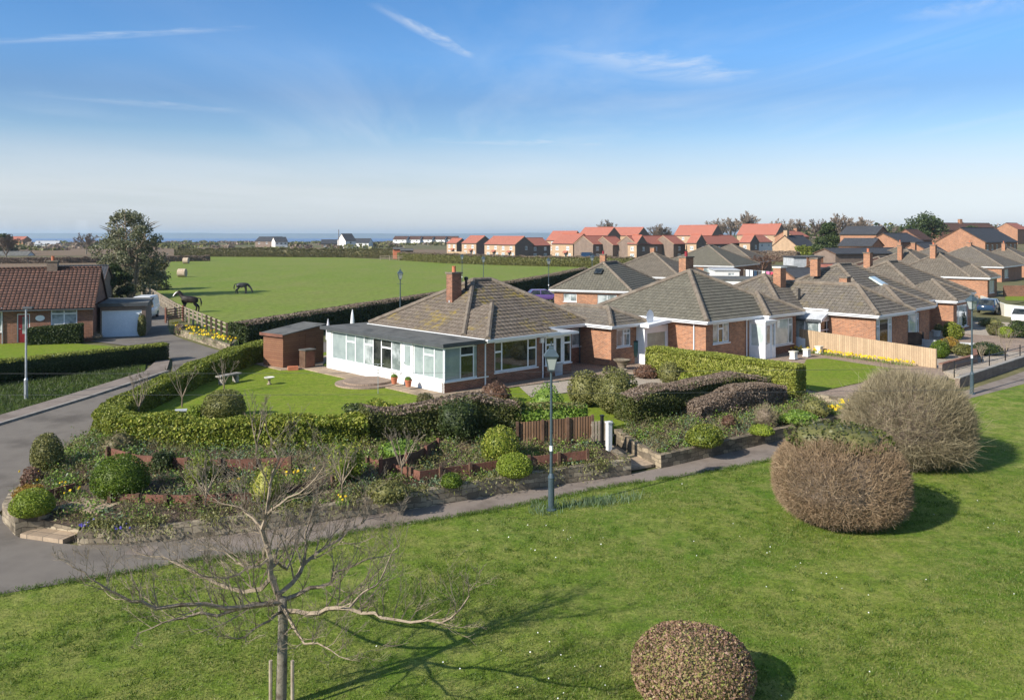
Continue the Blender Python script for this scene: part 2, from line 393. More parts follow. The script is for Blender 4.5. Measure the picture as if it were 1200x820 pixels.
def shrub_geo(rx, ry, h, n, leaf, style='dome', lumpy=.06, low=.36, depth=.25, sq=1.0):
    """rounded shrub standing on z=0: leaves through its outer shell, twigs and an inner mass of branches"""
    st = rng.bit_generator.state
    def shell(D, r):
        cz = h * low
        E = np.sign(D) * np.abs(D) ** sq
        P = E * r[:, None] * np.array([rx, ry, 1.0])
        P[:, 2] = np.where(D[:, 2] > 0, E[:, 2] * (h - cz), E[:, 2] * cz * 1.05) * r + cz
        return P
    seed = rng.integers(1 << 30)
    def lum(D):
        g = np.random.default_rng(seed); r = np.zeros(len(D))
        for _ in range(6): r += np.sin(D @ (g.normal(size=3) * 3.2) + g.uniform(0, 6.28))
        return 1 + lumpy * r / 2.4
    D = rdir(int(n * (1.8 if style == 'dome' else 1))); r = lum(D) * (1 - depth * rng.random(len(D)) ** 2)
    P = shell(D, r); k = P[:, 2] > .02; P, Dk = P[k], D[k]
    parts = []
    if style == 'twig':
        out = unit(Dk + np.array([0, 0, .45]) + rng.normal(size=Dk.shape) * .55)
        ln = leaf * (1 + (1.3 if leaf > .3 else .25) * (rng.random(len(P)) > .97)); V, F = twig_quads(P - out * leaf * .6, out, ln, .013); parts.append((V, F, 0))
    else:
        V, F = leaf_quads(P, unit(Dk + np.array([0, 0, .25])), leaf, .6, .62); parts.append((V, F, 0))
        m = max(12, int(n) // 70); D3 = rdir(m); D3[:, 2] = np.abs(D3[:, 2]); P3 = shell(D3, lum(D3) * rng.uniform(.75, .98, m))
        V, F = twig_quads(P3, unit(D3 + [0, 0, .4]), leaf * 2.2, .012); parts.append((V, F, 1))
    Dg, Fg = sphere_grid(); Pg = shell(Dg, lum(Dg) * (.80 if style != 'twig' else .78)); Pg[:, 2] = np.maximum(Pg[:, 2], -.02)
    parts.append((Pg, Fg, 1 if style == 'twig' else 0))
    return cat(parts)
def shrub(name, label, cat_, loc, rx, h, mat, n=1500, leaf=.09, style='dome', ry=None, group=None, **kw):
    V, F, I = shrub_geo(rx, ry or rx, h, n, leaf, style, **kw)
    core = M['twig_dark'] if style != 'twig' else M['twig']
    return tag(mesh_np(name, V, F, [mat, core], midx=I, loc=loc), label, cat_, group)
def hedge(name, label, pts, w, h, mat, dens=220, leaf=.09, group=None, core=None, top=None, topdens=1.0, rough=.06, z=None, taper=0.0, cat_='hedge'):
    """clipped hedge along a plan polyline of (x, y, z) points"""
    P = np.array(pts, float); seg = np.linalg.norm(np.diff(P[:, :2], axis=0), axis=1); cum = np.r_[0, np.cumsum(seg)]; Ltot = cum[-1]
    hh = np.broadcast_to(np.asarray(h, float), (len(P),)); 
    def at(s):
        xyz = np.stack([np.interp(s, cum, P[:, k]) for k in range(3)], 1)
        e = .3; a = np.stack([np.interp(np.clip(s - e, 0, Ltot), cum, P[:, k]) for k in (0, 1)], 1); b = np.stack([np.interp(np.clip(s + e, 0, Ltot), cum, P[:, k]) for k in (0, 1)], 1)
        d = unit(b - a); return xyz, np.stack([-d[:, 1], d[:, 0]], 1), d, np.interp(s, cum, hh)
    sd = rng.uniform(0, 6.28, 8); fr = rng.uniform(.6, 2.6, 8)
    def wob(s, q): return sum(np.sin(s * fr[i] + sd[i] + q * (1 + i % 3)) for i in range(8)) / 8
    parts = []; ztop = float(hh.mean())
    ns = int(Ltot * ztop * dens * 2); nt = int(Ltot * w * dens * topdens); ne = int(w * ztop * dens * 2)
    s = rng.uniform(0, Ltot, ns); side = rng.choice([-1, 1], ns); u = rng.uniform(.02, 1, ns)
    X, nr, d, H = at(s); off = w * .5 * (1 - taper * u) * (1 + rough * 3 * wob(s, u * 3) ) - .12 * w * rng.random(ns) ** 2
    rnd = np.clip((u - .82) / .18, 0, 1) ** 2 * .12 * w
    Pp = X.copy(); Pp[:, :2] += nr * (side * (off - rnd))[:, None]; Pp[:, 2] += u * H * (1 + rough * wob(s, 0))
    N = np.concatenate([nr * side[:, None], np.full((ns, 1), .25)], 1)
    V, F = leaf_quads(Pp, unit(N), leaf, .6, .62); parts.append((V, F, 0))
    s = rng.uniform(0, Ltot, nt); X, nr, d, H = at(s); q = rng.uniform(-1, 1, nt)
    Pp = X.copy(); Pp[:, :2] += nr * (q * w * .5 * (1 - taper))[:, None]; Pp[:, 2] += H * (1 + rough * wob(s, 0)) - .10 * w * q ** 4 + rough * .4 * wob(s, q * 4) - .06 * rng.random(nt) ** 2
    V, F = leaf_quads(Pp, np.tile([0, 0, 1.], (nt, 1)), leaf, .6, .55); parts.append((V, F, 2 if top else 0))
    for end, sg in ((0, -1), (Ltot, 1)):
        s = np.full(ne, end); X, nr, d, H = at(s); u = rng.random(ne); q = rng.uniform(-1, 1, ne)
        Pp = X.copy(); Pp[:, :2] += nr * (q * w * .48 * (1 - taper * u))[:, None] + d * (sg * (.04 + .08 * (1 - q * q)) - sg * .1 * rng.random(ne) ** 2)[:, None]; Pp[:, 2] += u * H * .99
        V, F = leaf_quads(Pp, np.concatenate([d * sg, np.full((ne, 1), .2)], 1), leaf, .6, .6); parts.append((V, F, 0))
    # inner mass of branches
    m = max(2, int(Ltot / .8) + 1); s = np.linspace(.08, Ltot - .08, m); X, nr, d, H = at(s); C = []
    kx = 1 - rough * 1.1
    for k in range(m):
        kz = min(1.0, 1 + rough * float(wob(s[k:k + 1], 0)[0])) - rough * .35
        for sx, zz in ((-.40, -.05), (-.40 * (1 - taper), .84), (-.28 * (1 - taper), .93), (.28 * (1 - taper), .93), (.40 * (1 - taper), .84), (.40, -.05)):
            C.append((X[k, 0] + nr[k, 0] * sx * w * kx, X[k, 1] + nr[k, 1] * sx * w * kx, X[k, 2] + zz * H[k] * kz))
    FF = [(k * 6 + i, k * 6 + (i + 1) % 6, (k + 1) * 6 + (i + 1) % 6, (k + 1) * 6 + i) for k in range(m - 1) for i in range(6)]
    for b in (0, (m - 1) * 6): FF += [(b, b + 1, b + 4, b + 5), (b + 1, b + 2, b + 3, b + 4)]
    parts.append((np.array(C), np.array(FF), 1 if core else 0))
    V, F, I = cat(parts)
    o = mesh_np(name, V, F, [mat, core or M['twig_dark']] + ([top] if top else []), midx=I)
    return tag(o, label, cat_, group)

def grow(S, p, d, length, r, lvl, mx, nb=(5, 5, 4, 4), ang=.75, up=.12, wig=.16, ratio=.62, first=.3):
    n = 5 if lvl < 2 else 4
    pts = [Vector(p)]; rad = [r]; d = Vector(d).normalized()
    for k in range(n):
        d = (d + Vector((random.gauss(0, wig), random.gauss(0, wig), random.gauss(0, wig) + up))).normalized()
        pts.append(pts[-1] + d * (length / n)); rad.append(r * (1 - .72 * (k + 1) / n))
    S.append((pts, rad, lvl))
    if lvl >= mx: return
    c = nb[min(lvl, len(nb) - 1)]
    for i in range(c):
        f = first + (1 - first) * (i + random.random() * .8) / c; f = min(f, .98)
        k = min(n - 1, int(f * n)); q = pts[k].lerp(pts[k + 1], f * n - k)
        dd = (pts[k + 1] - pts[k]).normalized()
        perp = dd.cross(Vector((random.gauss(0, 1), random.gauss(0, 1), random.gauss(0, 1)))).normalized()
        a = ang * random.uniform(.7, 1.25)
        grow(S, q, dd * math.cos(a) + perp * math.sin(a), length * ratio * random.uniform(.7, 1.15) * (1.1 - .45 * f), max(rad[k] * .6, .003), lvl + 1, mx, nb, ang, up, wig, ratio, first)
def tree_mesh(S, rmin=.0):
    mb = MB(); sides = (8, 6, 4, 3, 3, 3)
    for pts, rad, l in S: mb.tube(pts, [max(x, rmin) for x in rad], sides[min(l, 5)])
    return mb
def bare_tree_proto(name, label, h, spread=.8, mx=3, nb=(7, 6, 5, 5), rmin=.02, mat=None, trunk_mat=None, up=.12, first=.3, trunk_h=.25):
    """leafless broadleaf tree, trunk and crown as parts"""
    t = thing(name, label, 'tree')
    mb = MB(); th = h * trunk_h
    mb.tube([(0, 0, -.2), (0, 0, th * .4), (.05, 0, th * 1.15)], [h * .03, h * .024, h * .02], 8); mb.build('trunk', trunk_mat or M['bark'], t)
    S = []
    for k in range(7):
        a = k * 2.4 + random.random() * .5; tilt = .12 if k == 0 else random.uniform(.4, .95) * spread
        grow(S, (0, 0, th * random.uniform(.8, 1.1)), (math.cos(a) * math.sin(tilt), math.sin(a) * math.sin(tilt), math.cos(tilt)), h * random.uniform(.58, .74) * (1 if k else 1.05), h * .014, 1, mx, nb, .65, up, .13, .55, first)
    tree_mesh(S, rmin).build('crown', mat or M['twig'], t)
    return t

# ------------------------------------------------------------------ building kit
def wall_open(mb, p0, p1, z0, z1, ops, depth=.10, m=0, zgap=None):
    dx, dy = p1[0] - p0[0], p1[1] - p0[1]; Lw = math.hypot(dx, dy); d = (dx / Lw, dy / Lw); n = (d[1], -d[0])
    def P(s, z, k=0.0): return (p0[0] + d[0] * s - n[0] * k, p0[1] + d[1] * s - n[1] * k, z)
    S = sorted({0.0, Lw, *[o[0] for o in ops], *[o[1] for o in ops]}); Z = sorted({z0, z1, *[o[2] for o in ops], *[o[3] for o in ops]})
    for i in range(len(S) - 1):
        for j in range(len(Z) - 1):
            cs, cz = (S[i] + S[i + 1]) / 2, (Z[j] + Z[j + 1]) / 2
            if any(o[0] < cs < o[1] and o[2] < cz < o[3] for o in ops): continue
            mb.face([P(S[i], Z[j]), P(S[i + 1], Z[j]), P(S[i + 1], Z[j + 1]), P(S[i], Z[j + 1])], m)
    for a, b, u, v in [o[:4] for o in ops]:
        mb.face([P(a, u), P(a, u, depth), P(a, v, depth), P(a, v)][::-1], m); mb.face([P(b, u), P(b, u, depth), P(b, v, depth), P(b, v)], m)
        mb.face([P(a, u), P(b, u), P(b, u, depth), P(a, u, depth)], m); mb.face([P(a, v), P(a, v, depth), P(b, v, depth), P(b, v)], m)
    return d, n, Lw
def window(parent, p0, d, n, s0, s1, z0, z1, cols=(1,), tr=(), glass='glass', frame='white', sill=True, bar=.055, name='window', rec=.05, gl=None, split=.72):
    """framed window set into a wall opening: frame > pane, sill"""
    f = MB(); ni = (n[0], n[1])
    def bar_(a, b, u, v, k0=-rec - .045, k1=-rec): f.obox(p0, d, ni, a, b, k0, k1, u, v)
    bar_(s0, s1, z0, z0 + bar); bar_(s0, s1, z1 - bar, z1)
    tot = float(sum(cols)); x = s0; edges = [s0]
    for c in cols: x += (s1 - s0) * c / tot; edges.append(x)
    bar_(s0, s0 + bar, z0 + bar, z1 - bar); bar_(s1 - bar, s1, z0 + bar, z1 - bar)
    for e in edges[1:-1]: bar_(e - bar * .5, e + bar * .5, z0 + bar, z1 - bar)
    for i in tr:
        zc = z0 + (z1 - z0) * split; bar_(edges[i] + bar * .5, edges[i + 1] - bar * .5, zc - bar * .6, zc + bar * .6, -rec - .04, -rec + .012)
    o = f.build(name, M[frame], parent)
    g = {}
    for i in range(len(cols)):
        k = (gl[i] if gl else glass); g.setdefault((k, i), MB())
        g[(k, i)].obox(p0, d, ni, edges[i] + (.5 * bar if i else bar * .9), edges[i + 1] - (.5 * bar if i < len(cols) - 1 else bar * .9), -rec - .035, -rec - .02, z0 + bar * .9, z1 - bar * .9)
    for k, mb in g.items(): mb.build('pane', M[k[0]], o)
    if sill:
        mb = MB(); mb.obox(p0, d, ni, s0 - .05, s1 + .05, -.07, .06, z0 - .06, z0 - .003); mb.build('sill', M[frame], o)
    return o
def door(parent, p0, d, n, s0, s1, z0, z1, mat, glass=None, frame='white', gz=(.45, .9), gs=(.22, .78)):
    f = MB(); b = .06
    f.obox(p0, d, n, s0 + b, s1 - b, -.095, -.05, z0 + .02, z1 - b)
    o = f.build('door', M[mat], parent)
    f = MB(); f.obox(p0, d, n, s0, s0 + b, -.09, -.03, z0, z1); f.obox(p0, d, n, s1 - b, s1, -.09, -.03, z0, z1); f.obox(p0, d, n, s0 + b, s1 - b, -.09, -.03, z1 - b, z1)
    f.build('door_frame', M[frame], o)
    if glass:
        w = s1 - s0; h = z1 - z0; f = MB()
        f.obox(p0, d, n, s0 + w * gs[0], s0 + w * gs[1], -.06, -.044, z0 + h * gz[0], z0 + h * gz[1]); f.build('pane', M[glass], o)
    f = MB(); f.obox(p0, d, n, s0 + b + .06, s0 + b + .2, -.05, -.01, z0 + 1.0, z0 + 1.04); f.build('handle', M['steel'], o)
    return o
def walls(root, poly, z0, z1, mat='brick', spec=None, rev=.1, skip=()):
    """closed wall ring with real openings; spec = {edge: [dict(kind, s=(a,b), z=(u,v), ...)]}"""
    mb = MB(); todo = []; spec = spec or {}
    N = len(poly)
    for i in range(N):
        if i in skip: continue
        p0, p1 = poly[i], poly[(i + 1) % N]
        ops = [(w['s'][0], w['s'][1], w['z'][0], w['z'][1]) for w in spec.get(i, [])]
        d, n, Lw = wall_open(mb, p0, p1, z0, z1, ops, rev)
        todo += [(w, p0, d, n) for w in spec.get(i, [])]
    mb.face([(p[0], p[1], z1 - .02) for p in poly])
    wo = mb.build('wall', M[mat], root)
    for w, p0, d, n in todo:
        k = dict(w); kind = k.pop('kind', 'window'); s = k.pop('s'); z = k.pop('z')
        if kind == 'window': window(root, p0, d, n, s[0], s[1], z[0], z[1], **k)
        elif kind == 'door': door(root, p0, d, n, s[0], s[1], z[0], z[1], **k)
        elif kind == 'garage':
            f = MB(); m = k.get('mat', 'white'); f.obox(p0, d, n, s[0] + .06, s[1] - .06, -.12, -.08, z[0], z[1] - .06); o = f.build('garage_door', M[m], root)
            f = MB(); f.obox(p0, d, n, s[0], s[0] + .06, -.1, -.03, z[0], z[1]); f.obox(p0, d, n, s[1] - .06, s[1], -.1, -.03, z[0], z[1]); f.obox(p0, d, n, s[0] + .06, s[1] - .06, -.1, -.03, z[1] - .06, z[1]); f.build('door_frame', M['white'], o)
            f = MB()
            for q in range(1, 5): f.obox(p0, d, n, s[0] + .1, s[1] - .1, -.082, -.07, z[0] + (z[1] - z[0]) * q / 5, z[0] + (z[1] - z[0]) * q / 5 + .025)
            f.build('door_rib', M[m], o)
    return wo
def slope(mb, p0, p1, q0, q1, course=.34, lift=.032, m=0):
    p0, p1, q0, q1 = map(Vector, (p0, p1, q0, q1))
    nrm = (p1 - p0).cross(q0 - p0).normalized(); Ls = ((q0 + q1) / 2 - (p0 + p1) / 2).length
    N = max(1, int(round(Ls / course))) if course else 1
    for i in range(N):
        a, b = i / N, (i + 1) / N
        l = nrm * (lift if course else 0.0)
        A, B, C, D = p0.lerp(q0, a) + l, p1.lerp(q1, a) + l, p1.lerp(q1, b), p0.lerp(q0, b)
        if (C - D).length < .01: mb.face([A, B, C], m)
        else: mb.face([A, B, C, D], m)
        if course: mb.face([A - l, B - l, B, A], m)
def cap_line(mb, a, b, r=.13):
    a, b = Vector(a), Vector(b); n = max(1, int((b - a).length / .45))
    for k in range(n): mb.tube([a.lerp(b, k / n), a.lerp(b, (k + 1.04) / n)], [r * 1.05, r * .95], 7)
def eaves(root, x0, x1, y0, y1, ze, mat='white', gut='white', ov=.35):
    mb = MB(); t = .03
    for (a, b, c, d) in ((x0, x1, y0, y0 + t), (x0, x1, y1 - t, y1), (x0, x0 + t, y0 + t, y1 - t), (x1 - t, x1, y0 + t, y1 - t)): mb.box(a, b, c, d, ze - .2, ze - .005)
    mb.face([(x0 + .03, y0 + .03, ze - .17), (x0 + .03, y1 - .03, ze - .17), (x1 - .03, y1 - .03, ze - .17), (x1 - .03, y0 + .03, ze - .17)])
    o = mb.build('fascia', M[mat], root)
    mb = MB(); g = .1
    for (a, b, c, d) in ((x0 - g, x1 + g, y0 - g, y0 - .002), (x0 - g, x1 + g, y1 + .002, y1 + g), (x0 - g, x0 - .002, y0, y1), (x1 + .002, x1 + g, y0, y1)): mb.box(a, b, c, d, ze - .09, ze - .0)
    mb.build('gutter', M[gut], root)
def hip_roof(root, x0, x1, y0, y1, ze, k=.5, tile='tile', ridge='ridge', course=.34, fascia='white', gut='white', cap=.13, eave=True, caps=None):
    w, d = x1 - x0, y1 - y0
    if w >= d: h = d / 2; A = (x0 + h, (y0 + y1) / 2, ze + k * h); B = (x1 - h, (y0 + y1) / 2, ze + k * h)
    else: h = w / 2; A = ((x0 + x1) / 2, y0 + h, ze + k * h); B = ((x0 + x1) / 2, y1 - h, ze + k * h)
    c = [(x0, y0, ze), (x1, y0, ze), (x1, y1, ze), (x0, y1, ze)]
    mb = MB()
    if w >= d: sl = ((c[0], c[1], A, B), (c[1], c[2], B, B), (c[2], c[3], B, A), (c[3], c[0], A, A)); hips = ((c[0], A), (c[1], B), (c[3], A), (c[2], B))
    else: sl = ((c[0], c[1], A, A), (c[1], c[2], A, B), (c[2], c[3], B, B), (c[3], c[0], B, A)); hips = ((c[0], A), (c[1], A), (c[2], B), (c[3], B))
    for s in sl: slope(mb, *s, course=course)
    ro = mb.build('roof', M[tile], root)
    if cap:
        mb = MB()
        up = Vector((0, 0, .035))
        for a, b in (hips if caps is None else [hips[i] for i in caps]): cap_line(mb, Vector(a) + up, Vector(b) + up, cap)
        if caps is None and (Vector(A) - Vector(B)).length > .05: cap_line(mb, Vector(A) + up, Vector(B) + up, cap)
        mb.build('ridge_tiles', M[ridge], ro)
    if eave: eaves(root, x0, x1, y0, y1, ze, fascia, gut)
    return ro
def gable_roof(root, x0, x1, y0, y1, ze, k=.6, tile='tile_red', wall='brick_sand', ov=.3, oe=.25, course=None, axis='x', verge='white', ridge='ridge_red', vt=.16):
    """ridge along x (or y); gable triangles are part of the wall"""
    def T(x, y, z): return (x, y, z) if axis == 'x' else (y, x, z)
    if axis == 'y': x0, x1, y0, y1 = y0, y1, x0, x1
    ym = (y0 + y1) / 2; h = (y1 - y0) / 2
    def fl(f): return f if axis == 'x' else f[::-1]
    for x, s in ((x0, -1), (x1, 1)):
        g = MB(); f = [T(x, y0, ze), T(x, y1, ze), T(x, ym, ze + k * h)]
        g.face(f if (s < 0) == (axis != 'x') else f[::-1]); g.build('gable', M[wall], root)
    mb = MB(); e = oe; zl = ze - k * e; xa, xb = x0 - ov, x1 + ov; zr = ze + k * h
    for sg, yy in ((1, y0 - e), (-1, y1 + e)):
        P = [(xa, yy, zl + .09), (xb, yy, zl + .09), (xb, ym, zr + .09), (xa, ym, zr + .09)]
        if sg < 0: P = [P[1], P[0], P[3], P[2]]
        P = [T(*p) for p in P]
        if axis == 'x': slope(mb, P[0], P[1], P[3], P[2], course)
        else: slope(mb, P[1], P[0], P[2], P[3], course)
        Q = [(p[0], p[1], p[2] - .1) for p in P]; mb.face(Q[::-1] if axis == 'x' else Q)
    ro = mb.build('roof', M[tile], root)
    mb = MB(); cap_line(mb, T(xa, ym, zr + .1), T(xb, ym, zr + .1), .12); mb.build('ridge_tiles', M[ridge], ro)
    for x, s in ((xa, -1), (xb, 1)):
        mb = MB()
        for y_, in ((y0 - e,), (y1 + e,)):
            q = [T(x + s * .03, y_, zl - .08), T(x + s * .03, y_, zl + .1), T(x + s * .03, ym, zr + .1), T(x + s * .03, ym, zr - .08)]
            q2 = [T(x - s * .0, y_, zl - .08), T(x - s * .0, y_, zl + .1), T(x - s * .0, ym, zr + .1), T(x - s * .0, ym, zr - .08)]
            mb.loft([q, q2])
        mb.build('bargeboard', M[verge], root)
    for y_, s in ((y0 - e, -1), (y1 + e, 1)):
        mb = MB(); b0, b1 = sorted((y_ - .0, y_ + s * .1)); a = (xa, xb, b0, b1) if axis == 'x' else (b0, b1, xa, xb); mb.box(*a, zl - .06, zl + .04); mb.build('gutter', M['gutter_dark'], root)
    return ro
def chimney(roof, x, y, z0, z1, w=.6, d=.5, mat='brick', pots=1, cap='ridge', potmat='terracotta', roots=None):
    mb = MB(); mb.box(x - w / 2, x + w / 2, y - d / 2, y + d / 2, z0, z1); o = mb.build('chimney', M[mat], roof)
    mb = MB(); e = .06; mb.box(x - w / 2 - e, x + w / 2 + e, y - d / 2 - e, y + d / 2 + e, z1 + .002, z1 + .1); mb.build('chimney_cap', M[cap], o)
    mb = MB()
    for k in range(pots):
        px = x + (k - (pots - 1) / 2) * w * .5; mb.lathe([(.12, 0), (.105, .3), (.125, .31), (.125, .36), (.09, .36), (.09, .1)], px, y, 10, cz=z1 + .1)
    mb.build('chimney_pot', M[potmat], o)
    return o
def pipe(root, p0, d, n, s, z0, z1, mat='white', k=.06):
    mb = MB(); x, y = p0[0] + d[0] * s + n[0] * k, p0[1] + d[1] * s + n[1] * k
    mb.tube([(x, y, z0), (x, y, z1 - .25), (x + n[0] * .22, y + n[1] * .22, z1)], .04, 7); mb.build('drainpipe', M[mat], root)

def surface(name, poly, z, mat, off=0.0, cell=1.0, drape=False, skirt=0.0):
    """a level or draped ground sheet"""
    import bmesh
    bm = bmesh.new(); f = bm.faces.new([bm.verts.new((p[0], p[1], 0)) for p in poly]); bm.normal_update()
    if f.normal.z < 0: f.normal_flip()
    if drape:
        xs = [p[0] for p in poly]; ys = [p[1] for p in poly]
        for axis, lo, hi in ((0, min(xs), max(xs)), (1, min(ys), max(ys))):
            v = math.ceil(lo / cell) * cell
            while v < hi:
                bmesh.ops.bisect_plane(bm, geom=bm.verts[:] + bm.edges[:] + bm.faces[:], plane_co=(v, 0, 0) if axis == 0 else (0, v, 0), plane_no=(1, 0, 0) if axis == 0 else (0, 1, 0)); v += cell
    for v in bm.verts: v.co.z = (base(v.co.x, v.co.y) if drape else z) + off
    if skirt:
        r = bmesh.ops.extrude_edge_only(bm, edges=[e for e in bm.edges if e.is_boundary])
        for v in r['geom']:
            if isinstance(v, bmesh.types.BMVert): v.co.z -= skirt
    me = bpy.data.meshes.new(name); bm.to_mesh(me); bm.free(); me.materials.append(mat)
    uv = me.uv_layers.new(name='UVMap'); buf = np.zeros(len(me.loops) * 2)
    vi = np.zeros(len(me.loops), np.int32); me.loops.foreach_get('vertex_index', vi)
    co = np.zeros(len(me.vertices) * 3); me.vertices.foreach_get('co', co); co = co.reshape(-1, 3)[vi]
    c, s = math.cos(R(43)), math.sin(R(43)); buf[0::2] = co[:, 0] * c + co[:, 1] * s; buf[1::2] = -co[:, 0] * s + co[:, 1] * c
    uv.data.foreach_set('uv', buf)
    return tag(link(name, me), kind='structure')
def wall_run(name, label, pts, th, h, mat, cat_='wall', cope=None, z=None, group=None):
    """masonry wall along (x,y,z) points"""
    mb = MB(); P = [Vector(p) for p in pts]; A = []; B = []
    for k, p in enumerate(P):
        d = (P[min(k + 1, len(P) - 1)] - P[max(k - 1, 0)]); d.z = 0; d.normalize(); n = Vector((-d.y, d.x, 0)) * th / 2
        A.append(p + n); B.append(p - n)
    hs = h if hasattr(h, '__len__') else [h] * len(P)
    rings = [[b + Vector((0, 0, -.15)), a + Vector((0, 0, -.15)), a + Vector((0, 0, hh)), b + Vector((0, 0, hh))] for a, b, hh in zip(A, B, hs)]
    mb.loft(rings); 
    if cope:
        root = thing(name, label, cat_, group=group); mb.build('wall_body', mat, root); c = MB()
        e = 1.15
        c.loft([[p + (b - p) * e + Vector((0, 0, hh + .002)), p + (a - p) * e + Vector((0, 0, hh + .002)), p + (a - p) * e + Vector((0, 0, hh + .06)), p + (b - p) * e + Vector((0, 0, hh + .06))] for p, a, b, hh in zip(P, A, B, hs)])
        c.build('coping', cope, root); return root
    o = mb.build(name, mat); return tag(o, label, cat_, group)
# ------------------------------------------------------------------ camera, sun, sky
SUN_AZ, SUN_EL = 233.0, 32.0               # clockwise from +Y, height
cam = bpy.data.cameras.new('camera'); co = bpy.data.objects.new('camera', cam); COL.objects.link(co)
co.location = (0, 0, CAMZ); co.rotation_euler = (R(90), 0, 0)
cam.sensor_width = 36; cam.lens = 36 * FP / 1200; cam.shift_y = -(410 - HY) / 1200; cam.clip_start = .5; cam.clip_end = 40000
SC.camera = co
sd = bpy.data.lights.new('sun', 'SUN'); so = bpy.data.objects.new('sun', sd); COL.objects.link(so)
sd.energy = 4.6; sd.angle = R(.6); sd.color = (1.0, .935, .84)
sv = Vector((math.sin(R(SUN_AZ)) * math.cos(R(SUN_EL)), math.cos(R(SUN_AZ)) * math.cos(R(SUN_EL)), math.sin(R(SUN_EL))))
so.rotation_euler = sv.to_track_quat('Z', 'Y').to_euler(); so.location = (0, 0, 60)
wd = bpy.data.worlds.new('World'); SC.world = wd; wd.use_nodes = True
nt = wd.node_tree; bg = nt.nodes['Background']; bg.inputs['Strength'].default_value = .1
sky = nt.nodes.new('ShaderNodeTexSky'); sky.sky_type = 'NISHITA'; sky.sun_disc = False
sky.sun_elevation = R(SUN_EL); sky.sun_rotation = R(SUN_AZ); sky.air_density = 1.0; sky.dust_density = .4; sky.ozone_density = 2.0; sky.altitude = 50
tcw = nt.nodes.new('ShaderNodeTexCoord'); sx = nt.nodes.new('ShaderNodeSeparateXYZ'); nt.links.new(tcw.outputs['Generated'], sx.inputs[0])
el = sx.outputs['Z']
tint = ramp(nt, el, [(0.0, (.66, .755, 1.12)), (.05, (.73, .70, .81)), (.11, (.60, .70, .84)), (.155, (.46, .61, .81)), (.20, (.47, .72, .98)), (.27, (.40, .70, .98)), (.38, (.85, 1.0, 1.04)), (.6, (1.15, 1.15, 1.1))])
skyc = mixc(nt, 1.0, sky.outputs[0], tint, 'MULTIPLY')
# high thin cloud: direction projected on a level far overhead
zc = nd(nt, 'ShaderNodeMath', _operation='MAXIMUM', i0=el, i1=.015).outputs[0]
px = nd(nt, 'ShaderNodeMath', _operation='DIVIDE', i0=sx.outputs['X'], i1=zc).outputs[0]
py = nd(nt, 'ShaderNodeMath', _operation='DIVIDE', i0=sx.outputs['Y'], i1=zc).outputs[0]
cv = nd(nt, 'ShaderNodeCombineXYZ', X=px, Y=py).outputs[0]
mp = nd(nt, 'ShaderNodeMapping'); mp.inputs['Scale'].default_value = (.34, .085, 1); mp.inputs['Rotation'].default_value = (0, 0, R(22)); nt.links.new(cv, mp.inputs['Vector'])
n1 = noise(nt, mp.outputs[0], 1.3, 9, .62, 1.1)
mp2 = nd(nt, 'ShaderNodeMapping'); mp2.inputs['Scale'].default_value = (.10, .05, 1); mp2.inputs['Location'].default_value = (3.1, 1.7, 0); nt.links.new(cv, mp2.inputs['Vector'])
n2 = noise(nt, mp2.outputs[0], 1.0, 4, .55)
c1 = ramp(nt, n1, [(.45, (0, 0, 0)), (.75, (.62, .62, .62))]); c2 = ramp(nt, n2, [(.42, (0, 0, 0)), (.6, (1, 1, 1))])
f = nd(nt, 'ShaderNodeMath', _operation='MULTIPLY', i0=c1, i1=c2).outputs[0]
# one curling streak of cirrus and a bank of pale haze low over the land
hz = ramp(nt, el, [(0.0, (.1, .1, .1)), (.018, (.25, .25, .25)), (.045, (.45, .45, .45)), (.078, (.36, .36, .36)), (.115, (0, 0, 0))])
n3 = noise(nt, mp2.outputs[0], 2.2, 5, .6)
hz2 = nd(nt, 'ShaderNodeMath', _operation='MULTIPLY', i0=hz, i1=ramp(nt, n3, [(.3, (.45, .45, .45)), (.6, (1, 1, 1))])).outputs[0]
ff = nd(nt, 'ShaderNodeMath', _operation='MAXIMUM', i0=f, i1=hz2).outputs[0]
def streak(p0, p1, w, amt, wob, sc):
    q = []
    for a, b in (p0, p1): q.append(((a - 600) / (HY - b), FP / (HY - b)))
    (x0, y0), (x1, y1) = q
    m_ = nd(nt, 'ShaderNodeMapping'); m_.vector_type = 'TEXTURE'; m_.inputs['Location'].default_value = ((x0 + x1) / 2, (y0 + y1) / 2, 0)
    m_.inputs['Rotation'].default_value = (0, 0, math.atan2(y1 - y0, x1 - x0)); m_.inputs['Scale'].default_value = (math.hypot(x1 - x0, y1 - y0) / 2, w, 1)
    nt.links.new(cv, m_.inputs['Vector']); s_ = nt.nodes.new('ShaderNodeSeparateXYZ'); nt.links.new(m_.outputs[0], s_.inputs[0])
    mm = lambda op, a, b: nd(nt, 'ShaderNodeMath', _operation=op, i0=a, i1=b).outputs[0]
    g_ = nd(nt, 'ShaderNodeMapping'); g_.inputs['Scale'].default_value = (sc, sc * .35, 1); nt.links.new(m_.outputs[0], g_.inputs['Vector'])
    nz = noise(nt, g_.outputs[0], 1.0, 7, .65, .6); v_ = mm('ADD', s_.outputs['Y'], mm('MULTIPLY', mm('SUBTRACT', nz, .5), wob))
    a_ = mm('MAXIMUM', mm('SUBTRACT', 1.0, mm('MULTIPLY', s_.outputs['X'], s_.outputs['X'])), 0.0); b_ = mm('MAXIMUM', mm('SUBTRACT', 1.0, mm('MULTIPLY', v_, v_)), 0.0)
    return mm('MULTIPLY', mm('MULTIPLY', a_, mm('MULTIPLY', b_, b_)), mm('MULTIPLY', ramp(nt, nz, [(.35, (.15,) * 3), (.65, (1,) * 3)]), amt))
